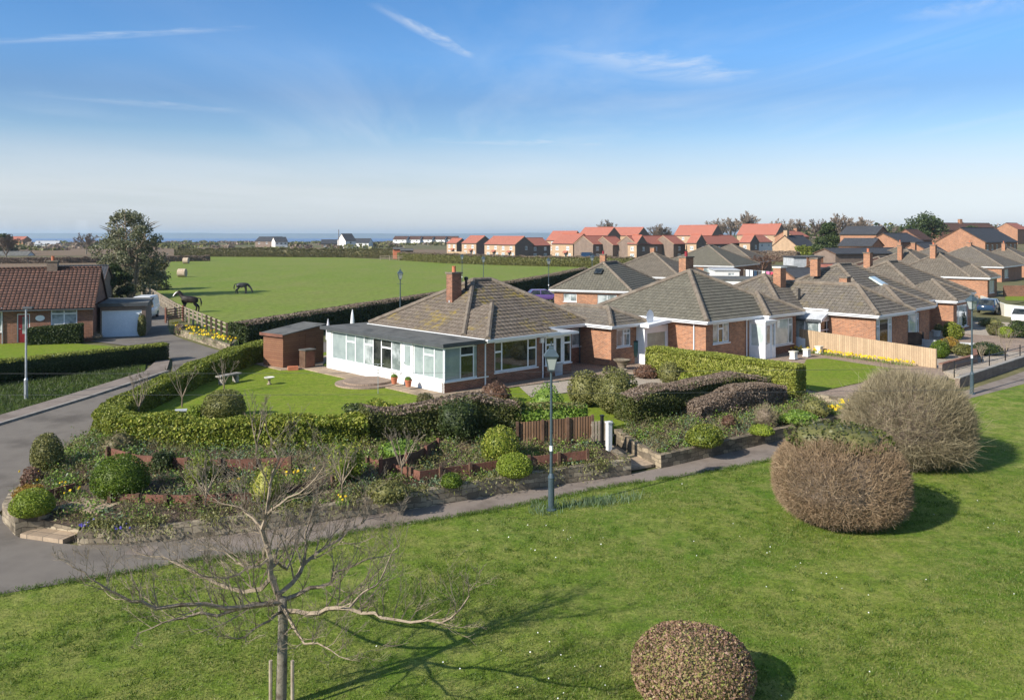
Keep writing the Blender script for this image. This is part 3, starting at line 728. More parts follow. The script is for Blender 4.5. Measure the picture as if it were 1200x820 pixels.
for st_ in (((435, 2), (560, 72), .075, .55, 1.3, 2.2), ((620, 50), (870, 100), .42, .5, 2.2, 2.6), ((-60, 52), (320, 32), .10, .34, 1.6, 3.0), ((0, 108), (330, 135), .25, .2, 2, 3), ((470, 165), (760, 172), .5, .35, 2.2, 3), ((1040, 20), (1240, 4), .25, .3, 2, 2)):
    ff = nd(nt, 'ShaderNodeMath', _operation='MAXIMUM', i0=ff, i1=streak(*st_)).outputs[0]
cl = mixc(nt, ff, skyc, (5.3, 5.6, 5.95, 1))
nt.links.new(cl, bg.inputs['Color'])
SC.view_settings.view_transform = 'Standard'; SC.view_settings.look = 'None'; SC.view_settings.exposure = .68; SC.view_settings.gamma = 1
SC.render.engine = 'CYCLES'
cy = SC.cycles; cy.use_denoising = True; cy.max_bounces = 6; cy.diffuse_bounces = 3; cy.glossy_bounces = 3; cy.transparent_max_bounces = 6; cy.volume_bounces = 0
cy.sample_clamp_indirect = 6; cy.use_adaptive_sampling = True; cy.adaptive_threshold = .012

# ------------------------------------------------------------------ terrain
def land(x, y):
    z = base(x, y)
    e = y - 950 - max(0.0, x - 30) * 6
    if e > 0: z -= 60 * min(1, e / 700) ** 1.0
    if y > 150 and x > 40: z += 7.0 * min(1, (y - 150) / 500) * min(1, (x - 40) / 150)
    return z
ax = sorted(set([round(v, 2) for v in np.arange(-64, 74, 1.0)] + [-9000, -6000, -4000, -2600, -1800, -1200, -900, -700, -550, -430, -340, -270, -220, -180, -150, -125, -105, -90, -78, -70] + [80, 90, 100, 115, 135, 160, 190, 230, 280, 340, 420, 520, 650, 800, 1000, 1300, 1700, 2300, 3200, 4500, 6500, 9000]))
ay = sorted(set([-40, -20, 0] + [round(v, 2) for v in np.arange(5, 112, 1.0)] + list(range(115, 300, 10)) + [320, 360, 400, 460, 520, 600, 700, 800, 950, 1100, 1300, 1600, 1700, 2200, 3000, 4500, 7000, 10000]))
V = [(x, y, land(x, y) - .03) for y in ay for x in ax]; nx = len(ax)
Fg = [(j * nx + i, j * nx + i + 1, (j + 1) * nx + i + 1, (j + 1) * nx + i) for j in range(len(ay) - 1) for i in range(nx - 1)]
tag(mesh_np('ground', V, Fg, M['scrub']), kind='structure')
mb = MB(); mb.face([(-11000, 900, -30), (11000, 900, -30), (11000, 12000, -30), (-11000, 12000, -30)]); tag(mb.build('sea', M['sea']), kind='structure')
mb = MB(); hx = np.linspace(-9500, 9500, 60); pr = [24 + 4 * math.sin(x * .0011) + 3 * math.sin(x * .0031 + 1) + 2 * math.sin(x * .007) for x in hx]
for k in range(59):
    a, b = hx[k], hx[k + 1]
    mb.face([(a, 9000, -32), (b, 9000, -32), (b, 9300, pr[k + 1]), (a, 9300, pr[k])]); mb.face([(a, 9300, pr[k]), (b, 9300, pr[k + 1]), (b, 10500, -32), (a, 10500, -32)])
tag(mb.build('far_hills', M['hill']), kind='structure')
mb = MB(); mb.box(-13000, 13000, -60, 13500, -62, 62)
hm = bpy.data.materials.new('haze_air'); hm.use_nodes = True; hn = hm.node_tree; hn.nodes.remove(hn.nodes['Principled BSDF'])
pv = nd(hn, 'ShaderNodeVolumePrincipled', Density=.0001, Anisotropy=.2); pv.inputs['Color'].default_value = (.68, .85, 1.0, 1); hn.links.new(pv.outputs[0], hn.nodes['Material Output'].inputs['Volume'])
hm.cycles.homogeneous_volume = True if hasattr(hm.cycles, 'homogeneous_volume') else None
tag(mb.build('haze', hm), kind='stuff')

# ------------------------------------------------------------------ roads, lawns, fields
path_near = [G(-60, 712), G(0, 697), G(142, 672), G(222, 658), G(315, 648), G(424, 622), G(508, 610), G(600, 594.5), G(702, 573), G(840, 552), G(900, 540), G(1000, 508), G(1100, 476), G(1140, 466), G(1200, 450), G(1290, 425)]
wall1 = [(-12.6, 24.9), (-11.7, 24.85), (-10.1, 25.2), (-7.8, 25.95), (-4.9, 27.35), (-2.9, 28.3), (-.6, 29.6), (1.86, 30.9), (4.4, 32.1)]
wall2 = [(5.65, 32.8), (8.7, 35.0), (11.7, 37.1), (15.1, 39.4), (16.6, 40.4)]
lawn = [(p[0], p[1]) for p in path_near]
surface('village_green', lawn + [(40, 45), (34, 6), (-26, 6)], 0, M['lawn'], .012, 1.0, True)
far_edge = [(-14.2, 25.6), (-12.6, 24.7)] + [(x, y - .1) for x, y in wall1[1:]] + wall2 + [(20.4, 43.4), (24.6, 46.6), (29.0, 50.2), (40, 59.8)]
surface('footpath', lawn[4:] + far_edge[::-1][:-1], 0, M['tarmac_path'], .016, 1.0, True)
road = lawn[:5][::-1] + [(-20, 20.5), (-27, 26), (-30, 30), (-23.9, 38.6), (-22.2, 45), (-20.7, 52), (-22.4, 56.3), (-26, 61.3), (-32.4, 65.6), (-34.2, 71), (-39, 84), (-45, 99), (-40.5, 99), (-34.3, 85), (-30.2, 75), (-28.2, 70.5), (-25.6, 66.6), (-22.3, 62.3), (-20.1, 59.6), (-15, 64.5), (-5, 74), (4, 96), (9, 96), (-.5, 72), (-12, 60.5), (-15.6, 57), (-16.9, 52), (-17.7, 45), (-18, 36), (-17.3, 31), (-16.6, 27.6), (-14.7, 25.4), (-12.6, 24.7), (-9.5, 25.2)]
surface('road', road, 0, M['asphalt'], .02, 1.0, True)
surface('road_patch', [W(143, 650)[:2], W(158, 640)[:2], W(186, 641)[:2], W(178, 652)[:2]], 0, M['tarmac_path'], .028, 1.0, True)
surface('road_patch', [(-20.4, 44), (-19.0, 44.4), (-19.3, 47.5), (-20.2, 47)], 0, M['felt'], .03, 1.0, True)
mb = MB(); mb.lathe([(.34, .02), (.34, .036), (.3, .037)], -17.3, 24.6, 20); tag(mb.build('manhole_cover', M['gutter_dark']), 'round iron manhole cover in the road near the corner planter', 'manhole cover')
pv_ = [(-27, 29.5), (-24.0, 38.3), (-22.3, 45), (-20.9, 52)]
mb = MB()
for k in range(3):
    a, b = pv_[k], pv_[k + 1]
    for q in range(6):
        t0, t1 = q / 6, (q + 1) / 6; p = [a[0] + (b[0] - a[0]) * t0, a[1] + (b[1] - a[1]) * t0]; r_ = [a[0] + (b[0] - a[0]) * t1, a[1] + (b[1] - a[1]) * t1]
        zz = (base(*p), base(*r_)); d = Vector((r_[0] - p[0], r_[1] - p[1], 0)).normalized(); n = (-d.y, d.x)
        mb.loft([[(p[0] + n[0] * o, p[1] + n[1] * o, zz[0] + h) for o, h in ((0, -.05), (0, .12), (.15, .12), (.15, -.05))], [(r_[0] + n[0] * o, r_[1] + n[1] * o, zz[1] + h) for o, h in ((0, -.05), (0, .12), (.15, .12), (.15, -.05))]])
tag(mb.build('kerb', M['kerb']), kind='structure')
sw = [(-24.15, 38.3), (-22.45, 45), (-21.05, 52), (-22.3, 55.6), (-23.3, 56.3), (-22.3, 51.8), (-23.7, 45), (-25.4, 38.0), (-29, 28), (-27.4, 28)]
surface('pavement', sw, 0, M['tarmac_path'], .118, 1.0, True)
vg = [(-25.4, 38.0), (-23.7, 45), (-22.3, 51.8), (-23.9, 55.8), (-29.6, 49.0), (-42, 36), (-33, 22)]
surface('grass_verge', vg, 0, M['lawn_shade_toned'], .05, 1.0, True)
surface('bungalow_lawn', [(-29.9, 49.4), (-23.6, 56.4), (-29.5, 62.6), (-34.0, 64.7), (-36, 65.2), (-58, 57), (-45, 38)], .8, M['lawn_neat'], .03, 1.0, False, .5)
pasture = [W(283, 402, .85)[:2], W(266, 398, .85)[:2], W(240, 386, .85)[:2], W(222, 378, .85)[:2], W(206, 370, .85)[:2], W(190, 359, .85)[:2], W(166, 344, .85)[:2], (-52, 124), (-126, 318), (-60, 306), (-36, 272), (-18, 242), (2, 224), (22, 212), (13.6, 160), (5, 133), (-8, 95)]
surface('pasture', pasture, .8, M['pasture'], .04, 20, False)
surface('ploughed_field', [(-124, 326), (-60, 316), (-30, 300), (20, 330), (30, 400), (-160, 560), (-420, 470), (-380, 340)], .8, M['plough'], .03)
surface('ploughed_field', [(-62, 100), (-56, 126), (-78, 190), (-128, 310), (-230, 280), (-170, 150)], .8, M['plough'], .035)

# ------------------------------------------------------------------ raised gardens
inner = [(-17.4, 36), (-16.9, 35.2), (-16.2, 34.3), (-15.2, 33.6), (-13.8, 33.3), (-12.8, 33), (-11, 32.8), (-9, 32.8), (-6.5, 33), (-3.5, 34.2), (-1, 35), (1.5, 35.3), (3.4, 35.5)]
outer = [(-17.75, 35), (-17.1, 31.2), (-16.3, 27.9), (-14.6, 25.9), (-12.6, 25.0), (-11.7, 24.95), (-10.1, 25.3), (-7.8, 26.05), (-4.9, 27.45), (-2.9, 28.4), (-.6, 29.7), (1.86, 31.0), (4.3, 32.2)]
def strip(name, A, B, za, zb, mat, n=70, m=10, amp=.07):
    def res(P, t):
        P = np.array(P); s = np.r_[0, np.cumsum(np.linalg.norm(np.diff(P, axis=0), axis=1))]; s /= s[-1]
        return np.interp(t, s, P[:, 0]), np.interp(t, s, P[:, 1])
    V = []; t = np.linspace(0, 1, n); ax_, ay_ = res(A, t); bx, by = res(B, t)
    for i in range(n):
        for j in range(m):
            q = j / (m - 1); x, y = ax_[i] + (bx[i] - ax_[i]) * q, ay_[i] + (by[i] - ay_[i]) * q
            w = amp * (math.sin(x * 2.1 + y) + math.sin(x * .9 - y * 1.7) + math.sin(x * 3.7 + y * 2.9)) / 2 * math.sin(math.pi * q)
            V.append((x, y, za + (zb - za) * q ** .9 + w))
    F_ = [(i * m + j, i * m + j + 1, (i + 1) * m + j + 1, (i + 1) * m + j) for i in range(n - 1) for j in range(m - 1)]
    o = tag(mesh_np(name, V, F_, mat), kind='structure'); return np.array(V).reshape(n, m, 3)
bed1 = strip('flower_bed', outer, inner, .42, .86, M['soil'])
out2 = [(4.5, 35.9), (5.0, 34.6), (5.75, 33.0), (8.7, 35.15), (11.7, 37.25), (15.1, 39.5), (16.5, 40.4)]
inn2 = [(4.7, 36.6), (5.6, 37.0), (7.0, 38.0), (9, 39.2), (11.5, 41), (14, 42.6), (15.4, 43.2)]
bed2 = strip('flower_bed', out2, inn2, .46, .86, M['soil'])
G1 = .9
g1poly = [(-17.4, 36), (-17, 45), (-16.3, 52), (-15, 57), (-10, 61.5), (-3, 69), (8, 66), (11.5, 58), (8.0, 49.5), (14.5, 43), (14.0, 42.6), (11.5, 41), (9, 39.2), (7, 38), (5.6, 37), (4.4, 36.2)] + inner[::-1][:-1]
surface('garden_lawn', g1poly, G1, M['lawn_neat'], 0, 1.0, False, .9)
C1 = (-3.44, 43.3); (U1, V1) = rot2(R(43))
def L1(s, t): return (C1[0] + U1[0] * s + V1[0] * t, C1[1] + U1[1] * s + V1[1] * t)
surface('patio', [L1(-1.15, -.95), L1(3.4, -.95), L1(3.4, .2), L1(.2, .2), L1(.2, 12.3), L1(3, 16), L1(-2.4, 16), L1(-2.4, 12.6), L1(-1.15, 12.0), L1(-1.15, 7.5), L1(-1.15, 3.2)], G1, M['paving'], .06, 1, False, .15)
surface('patio', [L1(3.402, -.95), L1(7.4, -1.4), L1(16.5, -2.0), L1(16.5, 3), L1(3.402, 3)], G1, M['paving_red'], .05, 1, False, .12)
surface('patio', [L1(8.2, -3.2), L1(12.5, -3.6), L1(12.8, -2.0), L1(8.6, -1.55)], G1, M['paving'], .07, 1, False, .12)
surface('gravel_bed', [L1(2.6, -3.6), L1(4.2, -1.1), L1(7.6, -1.6), L1(7.4, -4.4)], G1, M['gravel'], .03)
surface('gravel_bed', [L1(9.2, -4.0), L1(16.2, -2.2), L1(18, -6.3), L1(14, -8.0), L1(9, -7.2)], G1, M['gravel'], .035)
mb = MB(); c_ = L1(-1.1, 5.3)
for r, z0, z1 in ((1.75, G1, G1 + .09), (1.3, G1 + .092, G1 + .2)):
    mb.prism([(c_[0] - math.sin(R(43) + a) * 0 + r * math.cos(a), c_[1] + r * math.sin(a)) for a in [k * 2 * math.pi / 28 for k in range(28)]], z0, z1)
tag(mb.build('garden_step', M['paving_red']), 'round two tier brick step in front of the white sunroom door', 'step')
g2poly = [(8.3, 49.2), (14.6, 43.3), (15.4, 43.2), (16.6, 40.9), (19.5, 43.6), (24.6, 48.2), (25.6, 51.2), (19.95, 59.4), (14, 64), (9, 58)]
surface('front_garden', g2poly, 1.0, M['paving_red'], 0, 1, False, .9)
surface('front_lawn', [W(945, 421, 1.02)[:2], W(968, 420, 1.02)[:2], W(1048, 432, 1.02)[:2], W(1010, 448, 1.02)[:2], W(958, 459, 1.02)[:2], W(930, 452, 1.02)[:2]], 1.0, M['lawn_neat'], .03)
surface('front_garden', [(25.75, 51.1), (20.1, 59.5), (24, 66), (40, 82), (54, 76), (42, 62.5), (29.4, 51.7), (26.1, 48.9)], .85, M['gravel'], 0, 1, False, .6)
surface('driveway', [W(1150, 412, .86)[:2], W(1118, 402, .86)[:2], W(1130, 391, .86)[:2], W(1215, 398, .86)[:2], W(1215, 412, .86)[:2]], .85, M['paving_red'], .02)
surface('front_lawn', [W(1178, 346, .87)[:2], W(1230, 346, .87)[:2], W(1230, 353, .87)[:2], W(1178, 352, .87)[:2]], .85, M['lawn_neat'], .03)
surface('garden_ground', [(9.2, 66), (14, 64.5), (24, 66.5), (42, 84), (90, 130), (110, 230), (60, 240), (14, 155)], .82, M['scrub'], .03)
# ------------------------------------------------------------------ the near bungalow with the white sunroom
H = thing('bungalow', 'nearest bungalow with a white sunroom along its left side', 'house', (C1[0], C1[1], G1), R(43))
TH = R(43)
def s1(px, t=0.0): return along(L1(0, t), U1, px)
def t1(px, s=0.0): return along(L1(s, 0), V1, px)
def ed(*a): return [dict(x) for x in a]
# sunroom
T1 = 11.4
def tw(px): return T1 - t1(px)
walls(H, [(0, T1), (0, 0), (2.95, 0), (2.95, T1)], .0, 2.42, 'render', {0: [
    dict(s=(tw(388.5), tw(469.4)), z=(.66, 2.33), cols=[t1(388.5) - t1(404.8), t1(404.8) - t1(415.5), t1(415.5) - t1(425.8), t1(425.8) - t1(436.3), t1(436.3) - t1(446), t1(446) - t1(458), t1(458) - t1(469.4)], tr=(1, 3, 5), gl=['conserv', 'conserv', 'conserv', 'curtain', 'glass', 'glass', 'curtain'], bar=.075),
    dict(kind='door', s=(tw(470.3), tw(483.0)), z=(.22, 2.33), mat='white', glass='conserv', gz=(.42, .92)),
    dict(s=(tw(483.8), tw(520.0)), z=(.66, 2.33), cols=[t1(483.8) - t1(495.5), t1(495.5) - t1(508), t1(508) - t1(520)], tr=(1,), glass='conserv', bar=.075)]}, skip=(1,))
walls(H, [(0, -.02), (2.95, -.02), (2.95, .2), (0, .2)], 0, .6, 'brick_red')
window(H, (0, 0), (1, 0), (0, -1), .0, s1(571), .62, 2.34, cols=[.9, .75, .8], tr=(1,), gl=['conserv', 'glass', 'conserv'], rec=.0, bar=.07)
mb = MB(); mb.box(-.03, 2.97, -.06, -.001, 2.36, 2.45); mb.box(-.03, .03, -.06, .06, .6, 2.36); mb.build('fascia', M['white'], H)
mb = MB(); mb.box(2.2, 2.95, -.04, .15, .602, 2.35); mb.build('wall', M['brick_red'], H)
mb = MB(); mb.box(-.28, 3.05, -.28, 11.65, 2.452, 2.575); fr = mb.build('flat_roof', M['felt'], H)
mb = MB(); mb.box(-.31, -.283, -.31, 11.68, 2.40, 2.6); mb.box(-.283, 2.6, -.31, -.283, 2.40, 2.6); mb.build('roof_edge', M['gutter_dark'], fr)
mb = MB(); mb.prism([(1.72 + .26 * math.cos(a), -.1 + 0 * a) for a in (0, 1)] + [(1.72, -.09)], 2.4, 2.41)
mb = MB(); mb.loft([[(2.05 + .2 * math.cos(a) * 1.0, -.085 - k * .03, 2.43 + .11 * math.sin(a)) for a in [q * math.pi / 8 for q in range(16)]] for k in (0, 1)]); mb.build('house_sign', M['black'], H)
# front block, main block, kitchen wing
sA = s1(579.6); sB = s1(629.7)
walls(H, [(2.95, .0), (7.15, .0), (7.15, 5.4), (2.95, 5.4)], 0, 2.45, 'brick_red', {0: [dict(s=(sA - 2.95, sB - 2.95), z=(.72, 2.36), cols=[.6, 2.1, .72], tr=(0, 2), glass='glass', bar=.085, split=.66)]})  # darker brick colour stands for shade on this front
s2 = s1(670, 2.3); s3 = s1(682.5, 2.3)
walls(H, [(2.97, 2.3), (12.76, 2.3), (12.76, 10.4), (2.97, 10.4)], 0, 2.45, 'brick_red', {0: [dict(s=(s2 - 2.97, s3 - 2.97), z=(1.12, 2.22), cols=[1], tr=(0,), glass='curtain', bar=.09)]})
s4 = s1(722.8, -.2); s5 = s1(739.3, -.2)
walls(H, [(12.75, -.2), (15.55, -.2), (15.55, 6.0), (12.75, 6.0)], 0, 2.45, 'brick', {0: [dict(s=(s4 - 12.75, s5 - 12.75), z=(1.2, 2.3), cols=[1, 1], tr=(1,), glass='curtain', bar=.08)]})
hip_roof(H, 2.62, 7.9, -.38, 5.42, 2.6, .58, 'tile_moss', cap=.15, caps=(0,))
mr = hip_roof(H, 2.61, 13.2, 1.6, 10.75, 2.605, .58, 'tile_moss', cap=.15)
hip_roof(H, 12.4, 15.95, -.56, 6.4, 2.595, .48, cap=.15)
ch = chimney(mr, 5.43, 5.9, 3.9, 5.75, .72, .55, 'brick_red')
mb = MB(); mb.lathe([(.42, 0), (.42, .12)], 5.43, 5.9, 4, cz=4.05); mb.build('lead_flashing', M['lead'], ch)
mb = MB(); mb.tube([(6.3, 5.8, 4.6), (6.3, 5.8, 5.35)], .08, 8); mb.lathe([(.13, 0), (.13, .16), (.05, .2)], 6.3, 5.8, 8, cz=5.35); mb.build('flue', M['black'], mr)
# glazed porch
pw = [(7.2, -.1), (9.3, -.1), (9.3, 2.28), (7.2, 2.28)]
walls(H, pw, 0, .72, 'brick_red', {0: [dict(kind='door', s=(.78, 1.42), z=(.02, .719), mat='white')]})
po = MB(); po.box(7.2, 9.3, -.1, 2.28, 2.32, 2.38); po = po.build('porch', M['white'], H)
window(po, (7.2, -.1), (1, 0), (0, -1), 0, .74, .725, 2.32, tr=(0,), glass='glass', rec=.0, bar=.08)
window(po, (7.2, -.1), (1, 0), (0, -1), 1.46, 2.1, .725, 2.32, tr=(0,), glass='glass', rec=.0, bar=.08)
door(po, (7.2, -.1), (1, 0), (0, -1), .745, 1.455, .06, 2.32, 'white', 'glass', gz=(.34, .93), gs=(.24, .76))
window(po, (9.3, -.1), (0, 1), (1, 0), 0, 2.3, .725, 2.32, cols=(1, 1), glass='glass', rec=0, sill=False)
mb = MB(); mb.box(7.05, 9.55, -.5, 2.3, 2.40, 2.5); cp = mb.build('canopy', M['white'], po); mb = MB(); mb.box(7.08, 9.52, -.47, 2.2, 2.502, 2.53); mb.build('canopy_felt', M['lead'], cp)
mb = MB(); mb.box(6.82, 7.08, -.12, -.01, 2.02, 2.32); mb.build('alarm_box', M['white'], H)
pipe(H, (0, 0), (1, 0), (0, -1), 2.72, .05, 2.55); pipe(H, (0, 0), (1, 0), (0, -1), 7.02, .05, 2.45); pipe(H, (0, 2.3), (1, 0), (0, -1), 12.6, .05, 2.5, 'gutter_dark'); pipe(H, (0, -.2), (1, 0), (0, -1), 15.4, .05, 2.5)
mb = MB(); mb.loft([[(15.75 + r * math.cos(a) * 1.1, -.78 - y_, 2.95 + 1.35 * r * math.sin(a)) for a in [q * math.pi / 8 for q in range(16)]] for r, y_ in ((.05, -.06), (.22, -.02), (.33, .04), (.34, .05))]); mb.tube([(15.75, -.5, 2.5), (15.78, -.72, 2.7)], .025, 5); mb.build('satellite_dish', M['white'], H)
mb = MB(); mb.box(3.2, 3.6, -.03, .02, .35, .45); mb.build('air_vent', M['wood_dark'], H)

# narrow garage between the two bungalows
# ------------------------------------------------------------------ second bungalow
E2 = (11.9, 52.0); (U2, V2) = rot2(R(42)); Z2 = 1.15
def L2(s, t): return (E2[0] + U2[0] * s + V2[0] * t, E2[1] + U2[1] * s + V2[1] * t)
def q2(px, t=0.0): return along(L2(0, t), U2, px)
B2 = thing('bungalow', 'orange brick bungalow with a white glazed porch, behind the bright green hedge', 'house', (E2[0], E2[1], Z2), R(42))
walls(B2, [(.35, .35), (9.9, .35), (9.9, 9.6), (.35, 9.6)], -.3, 2.4, 'brick', {0: [dict(s=(q2(835.5, .35) - .35, q2(855, .35) - .35), z=(1.05, 2.3), cols=[1, .8, 1], tr=(1,), gl=['curtain', 'glass', 'curtain'], bar=.08)]})
r2 = hip_roof(B2, 0, 10.3, 0, 10, 2.55, .55, 'tile_olive', cap=.16)
chimney(r2, 6.4, 6.3, 4.6, 6.2, .9, .6, 'brick', 1, potmat='red_door')
walls(B2, [(6.55, -.05), (10.3, -.05), (10.3, 4), (6.55, 4)], -.3, 2.4, 'brick_red', {0: [dict(s=(q2(902.5, -.05) - 6.55, q2(929.5, -.05) - 6.55), z=(.4, 2.2), cols=[.55, 2.2, .6], tr=(0, 2), gl=['curtain', 'blind', 'curtain'], bar=.085)]})  # bay in the darker brick, shade put into its colour
hip_roof(B2, 6.2, 10.8, -.42, 4.2, 2.54, .56, 'tile', cap=.16, caps=(0, 1))
walls(B2, [(9.15, .5), (16, .5), (16, 7.6), (9.15, 7.6)], -.3, 2.4, 'brick_red')
hip_roof(B2, 8.8, 17, -.05, 8.05, 2.535, .56, 'tile', cap=.16)
pb = MB(); pb.box(5.05, 6.4, -.9, .34, 2.2, 2.32); pb = pb.build('porch', M['white'], B2)
pp = [(5.1, -.85), (6.35, -.85), (6.35, .34), (5.1, .34)]
walls(pb, pp, -.25, 2.2, 'white', {3: [dict(s=(.08, 1.1), z=(.62, 2.1), cols=[1], glass='blind', sill=False)], 0: [dict(kind='door', s=(.08, .78), z=(-.2, 2.1), mat='white', glass='curtain', gz=(.45, .95)), dict(s=(.85, 1.18), z=(.62, 2.1), cols=[1], glass='curtain', sill=False)]})
pipe(B2, (.35, 9.6), (0, -1), (-1, 0), 8.4, -.2, 2.5); pipe(B2, (0, .35), (1, 0), (0, -1), 4.75, -.2, 2.5)

gp = L2(-2.05, 3.2)
Gr = thing('garage', 'narrow garage with a sage door and white canopy, between the two nearest bungalows', 'garage', (gp[0], gp[1], Z2 - .2), R(42))
walls(Gr, [(0, 0), (2.35, 0), (2.35, 5.5), (0, 5.5)], -.2, 2.3, 'white', {0: [dict(kind='garage', s=(.25, 2.2), z=(0.02, 1.95), mat='sage')]})
mb = MB(); mb.loft([[(-.2, -.5, 2.31), (2.38, -.5, 2.52), (2.38, -.5, 2.72), (-.2, -.5, 2.5)], [(-.2, 5.7, 2.31), (2.38, 5.7, 2.52), (2.38, 5.7, 2.72), (-.2, 5.7, 2.5)]]); mb.build('roof', M['white'], Gr)

# ------------------------------------------------------------------ the rest of the row
p3 = L2(11.6, -5.2)
B3 = thing('bungalow', 'orange brick bungalow with a plain lit side wall, behind the new board fence', 'house', (p3[0], p3[1], Z2), R(42))
def q3(px, t=0.0): o = L2(11.6, -5.2 + t); return along(o, U2, px)
walls(B3, [(.35, .35), (5.25, .35), (5.25, 12), (.35, 12)], -.4, 2.4, 'brick', {0: [dict(s=(q3(1027, .35) - .35, q3(1046, .35) - .35), z=(.5, 2.25), cols=[.5, 1.2, .5], tr=(0, 2), gl=['blind', 'glass', 'blind'], bar=.08)]})
r3 = hip_roof(B3, 0, 5.6, 0, 13, 2.55, .62, 'tile', cap=.16)
chimney(r3, 1.4, 8.0, 3.2, 5.4, .75, .6, 'brick', 0, cap='cream'); chimney(r3, 4.4, 4.5, 2.9, 4.7, .6, .6, 'brick', 0)
mb = MB(); mb.tube([(1.0, 6.2, 3.1), (1.0, 6.2, 4.0)], .09, 8); mb.build('flue', M['black'], r3)
cs = thing('conservatory', 'small white conservatory with a gabled glass roof, beside the new board fence', 'conservatory', (*L2(10.75, -1.6), Z2), R(42))
walls(cs, [(0, 0), (2.0, 0), (2.0, 3.4), (0, 3.4)], -.3, 2.0, 'white', {0: [dict(s=(.06, 1.94), z=(.7, 1.95), cols=[1, 1], tr=(0, 1), glass='glass', sill=False, split=.5)], 3: [dict(s=(.06, 3.3), z=(.7, 1.95), cols=[1, 1, 1], glass='curtain', sill=False)]})
gable_roof(cs, 0, 2, 0, 3.4, 2.0, .5, 'lead', 'curtain', .08, .06, None, 'y', 'white', 'white')
def row_house(label, E, rot, zg, front, tile='tile', chim=(), bay=5.6, w=13.0, d=10.5, ze=2.55, brick='brick', side=None, k=.55):
    b = thing('bungalow', label, 'house', (E[0], E[1], zg), R(rot))
    walls(b, [(.35, .35), (bay - .3, .35), (bay - .3, 5), (.35, 5)], -.4, 2.4, brick, {0: front[0]})
    walls(b, [(.37, 2.6), (w - .35, 2.6), (w - .35, 2.2 + d), (.37, 2.2 + d)], -.4, 2.4, brick, {0: front[1], 3: side or []})
    hip_roof(b, .02, bay, 0, bay + .3, ze, k, tile, cap=.15, caps=(0, 1)); ro = hip_roof(b, .01, w, 2.2, 2.4 + d, ze + .005, k, tile, cap=.15)
    for c in chim: chimney(ro, *c)
    return b, ro
e4 = W(1064, 360, 3.75)
B4, r4 = row_house('bungalow with a dark green front door, white door canopy and a roof window', e4, 45, 1.0, ([dict(s=(.5, 2.9), z=(.5, 2.15), cols=[.5, 1.6, .5], tr=(0, 2), gl=['curtain', 'blind', 'curtain'], bar=.08)], [dict(s=(6.1, 7.1), z=(-.05, 2.1), kind='door', mat='door_dark', glass='curtain', gz=(.6, .9)), dict(s=(8.8, 10.0), z=(.6, 2.1), cols=[1, 1], glass='blind')]), chim=((3.2, 8.5, 4.6, 6.0, .6, .6, 'brick', 0), (4.6, 9.2, 4.2, 5.8, .6, .6, 'brick', 0)))
mb = MB(); mb.box(5.3, 9.6, 1.2, 2.58, 2.25, 2.42); mb.build('canopy', M['white'], B4)
mb = MB(); mb.loft([[(6.2, 4.2, 3.75), (7.2, 4.2, 3.75), (7.2, 5.4, 4.45), (6.2, 5.4, 4.45)], [(6.2, 4.1, 3.87), (7.2, 4.1, 3.87), (7.2, 5.3, 4.57), (6.2, 5.3, 4.57)]]); mb.build('roof_window', M['blind'], r4)
e5 = W(1121, 349.5, 3.75)
B5, r5 = row_house('bungalow with a tall bay window, behind the right hand street lamp', e5, 46, .95, ([dict(s=(.9, 3.9), z=(.2, 2.1), cols=[.5, 1.6, .5], gl=['curtain', 'blind', 'curtain'], bar=.08)], [dict(s=(6.5, 9.0), z=(.6, 2.1), cols=[1, 1], glass='curtain')]), tile='tile_grey', chim=((4.5, 9, 4.6, 6.3, .7, .6, 'brick', 1),))
e6 = W(1160, 323.5, 3.7)
B6, r6 = row_house('bungalow with a white bargeboard and glazed porch, near the right edge', e6, 48, .9, ([dict(s=(.9, 3.6), z=(.5, 2.15), cols=[1, 1, 1], glass='blind')], [dict(s=(6.4, 9.2), z=(.5, 2.15), cols=[1, 1], glass='curtain')]), tile='tile_grey', chim=((4.5, 8, 4.8, 6.6, .8, .7, 'brick', 1),))
def simple_bungalow(label, E, rot, zg, w, d, k=.55, tile='tile_grey', win=(), side=(), chim=(), ze=2.6, ridge='ridge', wall='brick'):
    b = thing('bungalow', label, 'house', (E[0], E[1], zg), R(rot))
    walls(b, [(.35, .35), (w - .35, .35), (w - .35, d - .35), (.35, d - .35)], -.4, 2.45, wall, {0: list(win), 3: list(side)})
    ro = hip_roof(b, 0, w, 0, d, ze, k, tile, ridge, cap=.15)
    for c in chim: chimney(ro, *c)
    return b, ro
sw_ = [dict(s=(1.0, 2.4), z=(1.4, 2.2), cols=[1, 1], glass='curtain'), dict(s=(4.6, 6.6), z=(1.0, 2.2), cols=[1, 1], glass='curtain')]
Bb, rb = simple_bungalow('hipped roof bungalow with a blue roof window and pale hip tiles, behind the two nearest', (11.7, 83.2), 66, .85, 13, 8.6, .6, 'tile_olive', side=sw_, chim=((9.5, 6, 3.8, 5.9, .6, .6, 'brick', 1, 'ridge', 'red_door'),))
mb = MB(); mb.loft([[(2.35, 3.9, 4.1), (2.35, 4.7, 4.1), (3.1, 4.7, 4.55), (3.1, 3.9, 4.55)], [(2.27, 3.9, 4.22), (2.27, 4.7, 4.22), (3.02, 4.7, 4.67), (3.02, 3.9, 4.67)]]); mb.build('roof_window', M['glass'], rb)
simple_bungalow('grey brown hipped bungalow with one stub chimney, beyond the second bungalow', (21.8, 110), 60, .85, 12, 12, .5, 'tile_grey', side=[dict(s=(2, 4), z=(1.0, 2.2), cols=[1, 1], glass='curtain')], chim=((6.3, 6.2, 4.9, 6.3, .7, .6, 'brick', 0),))
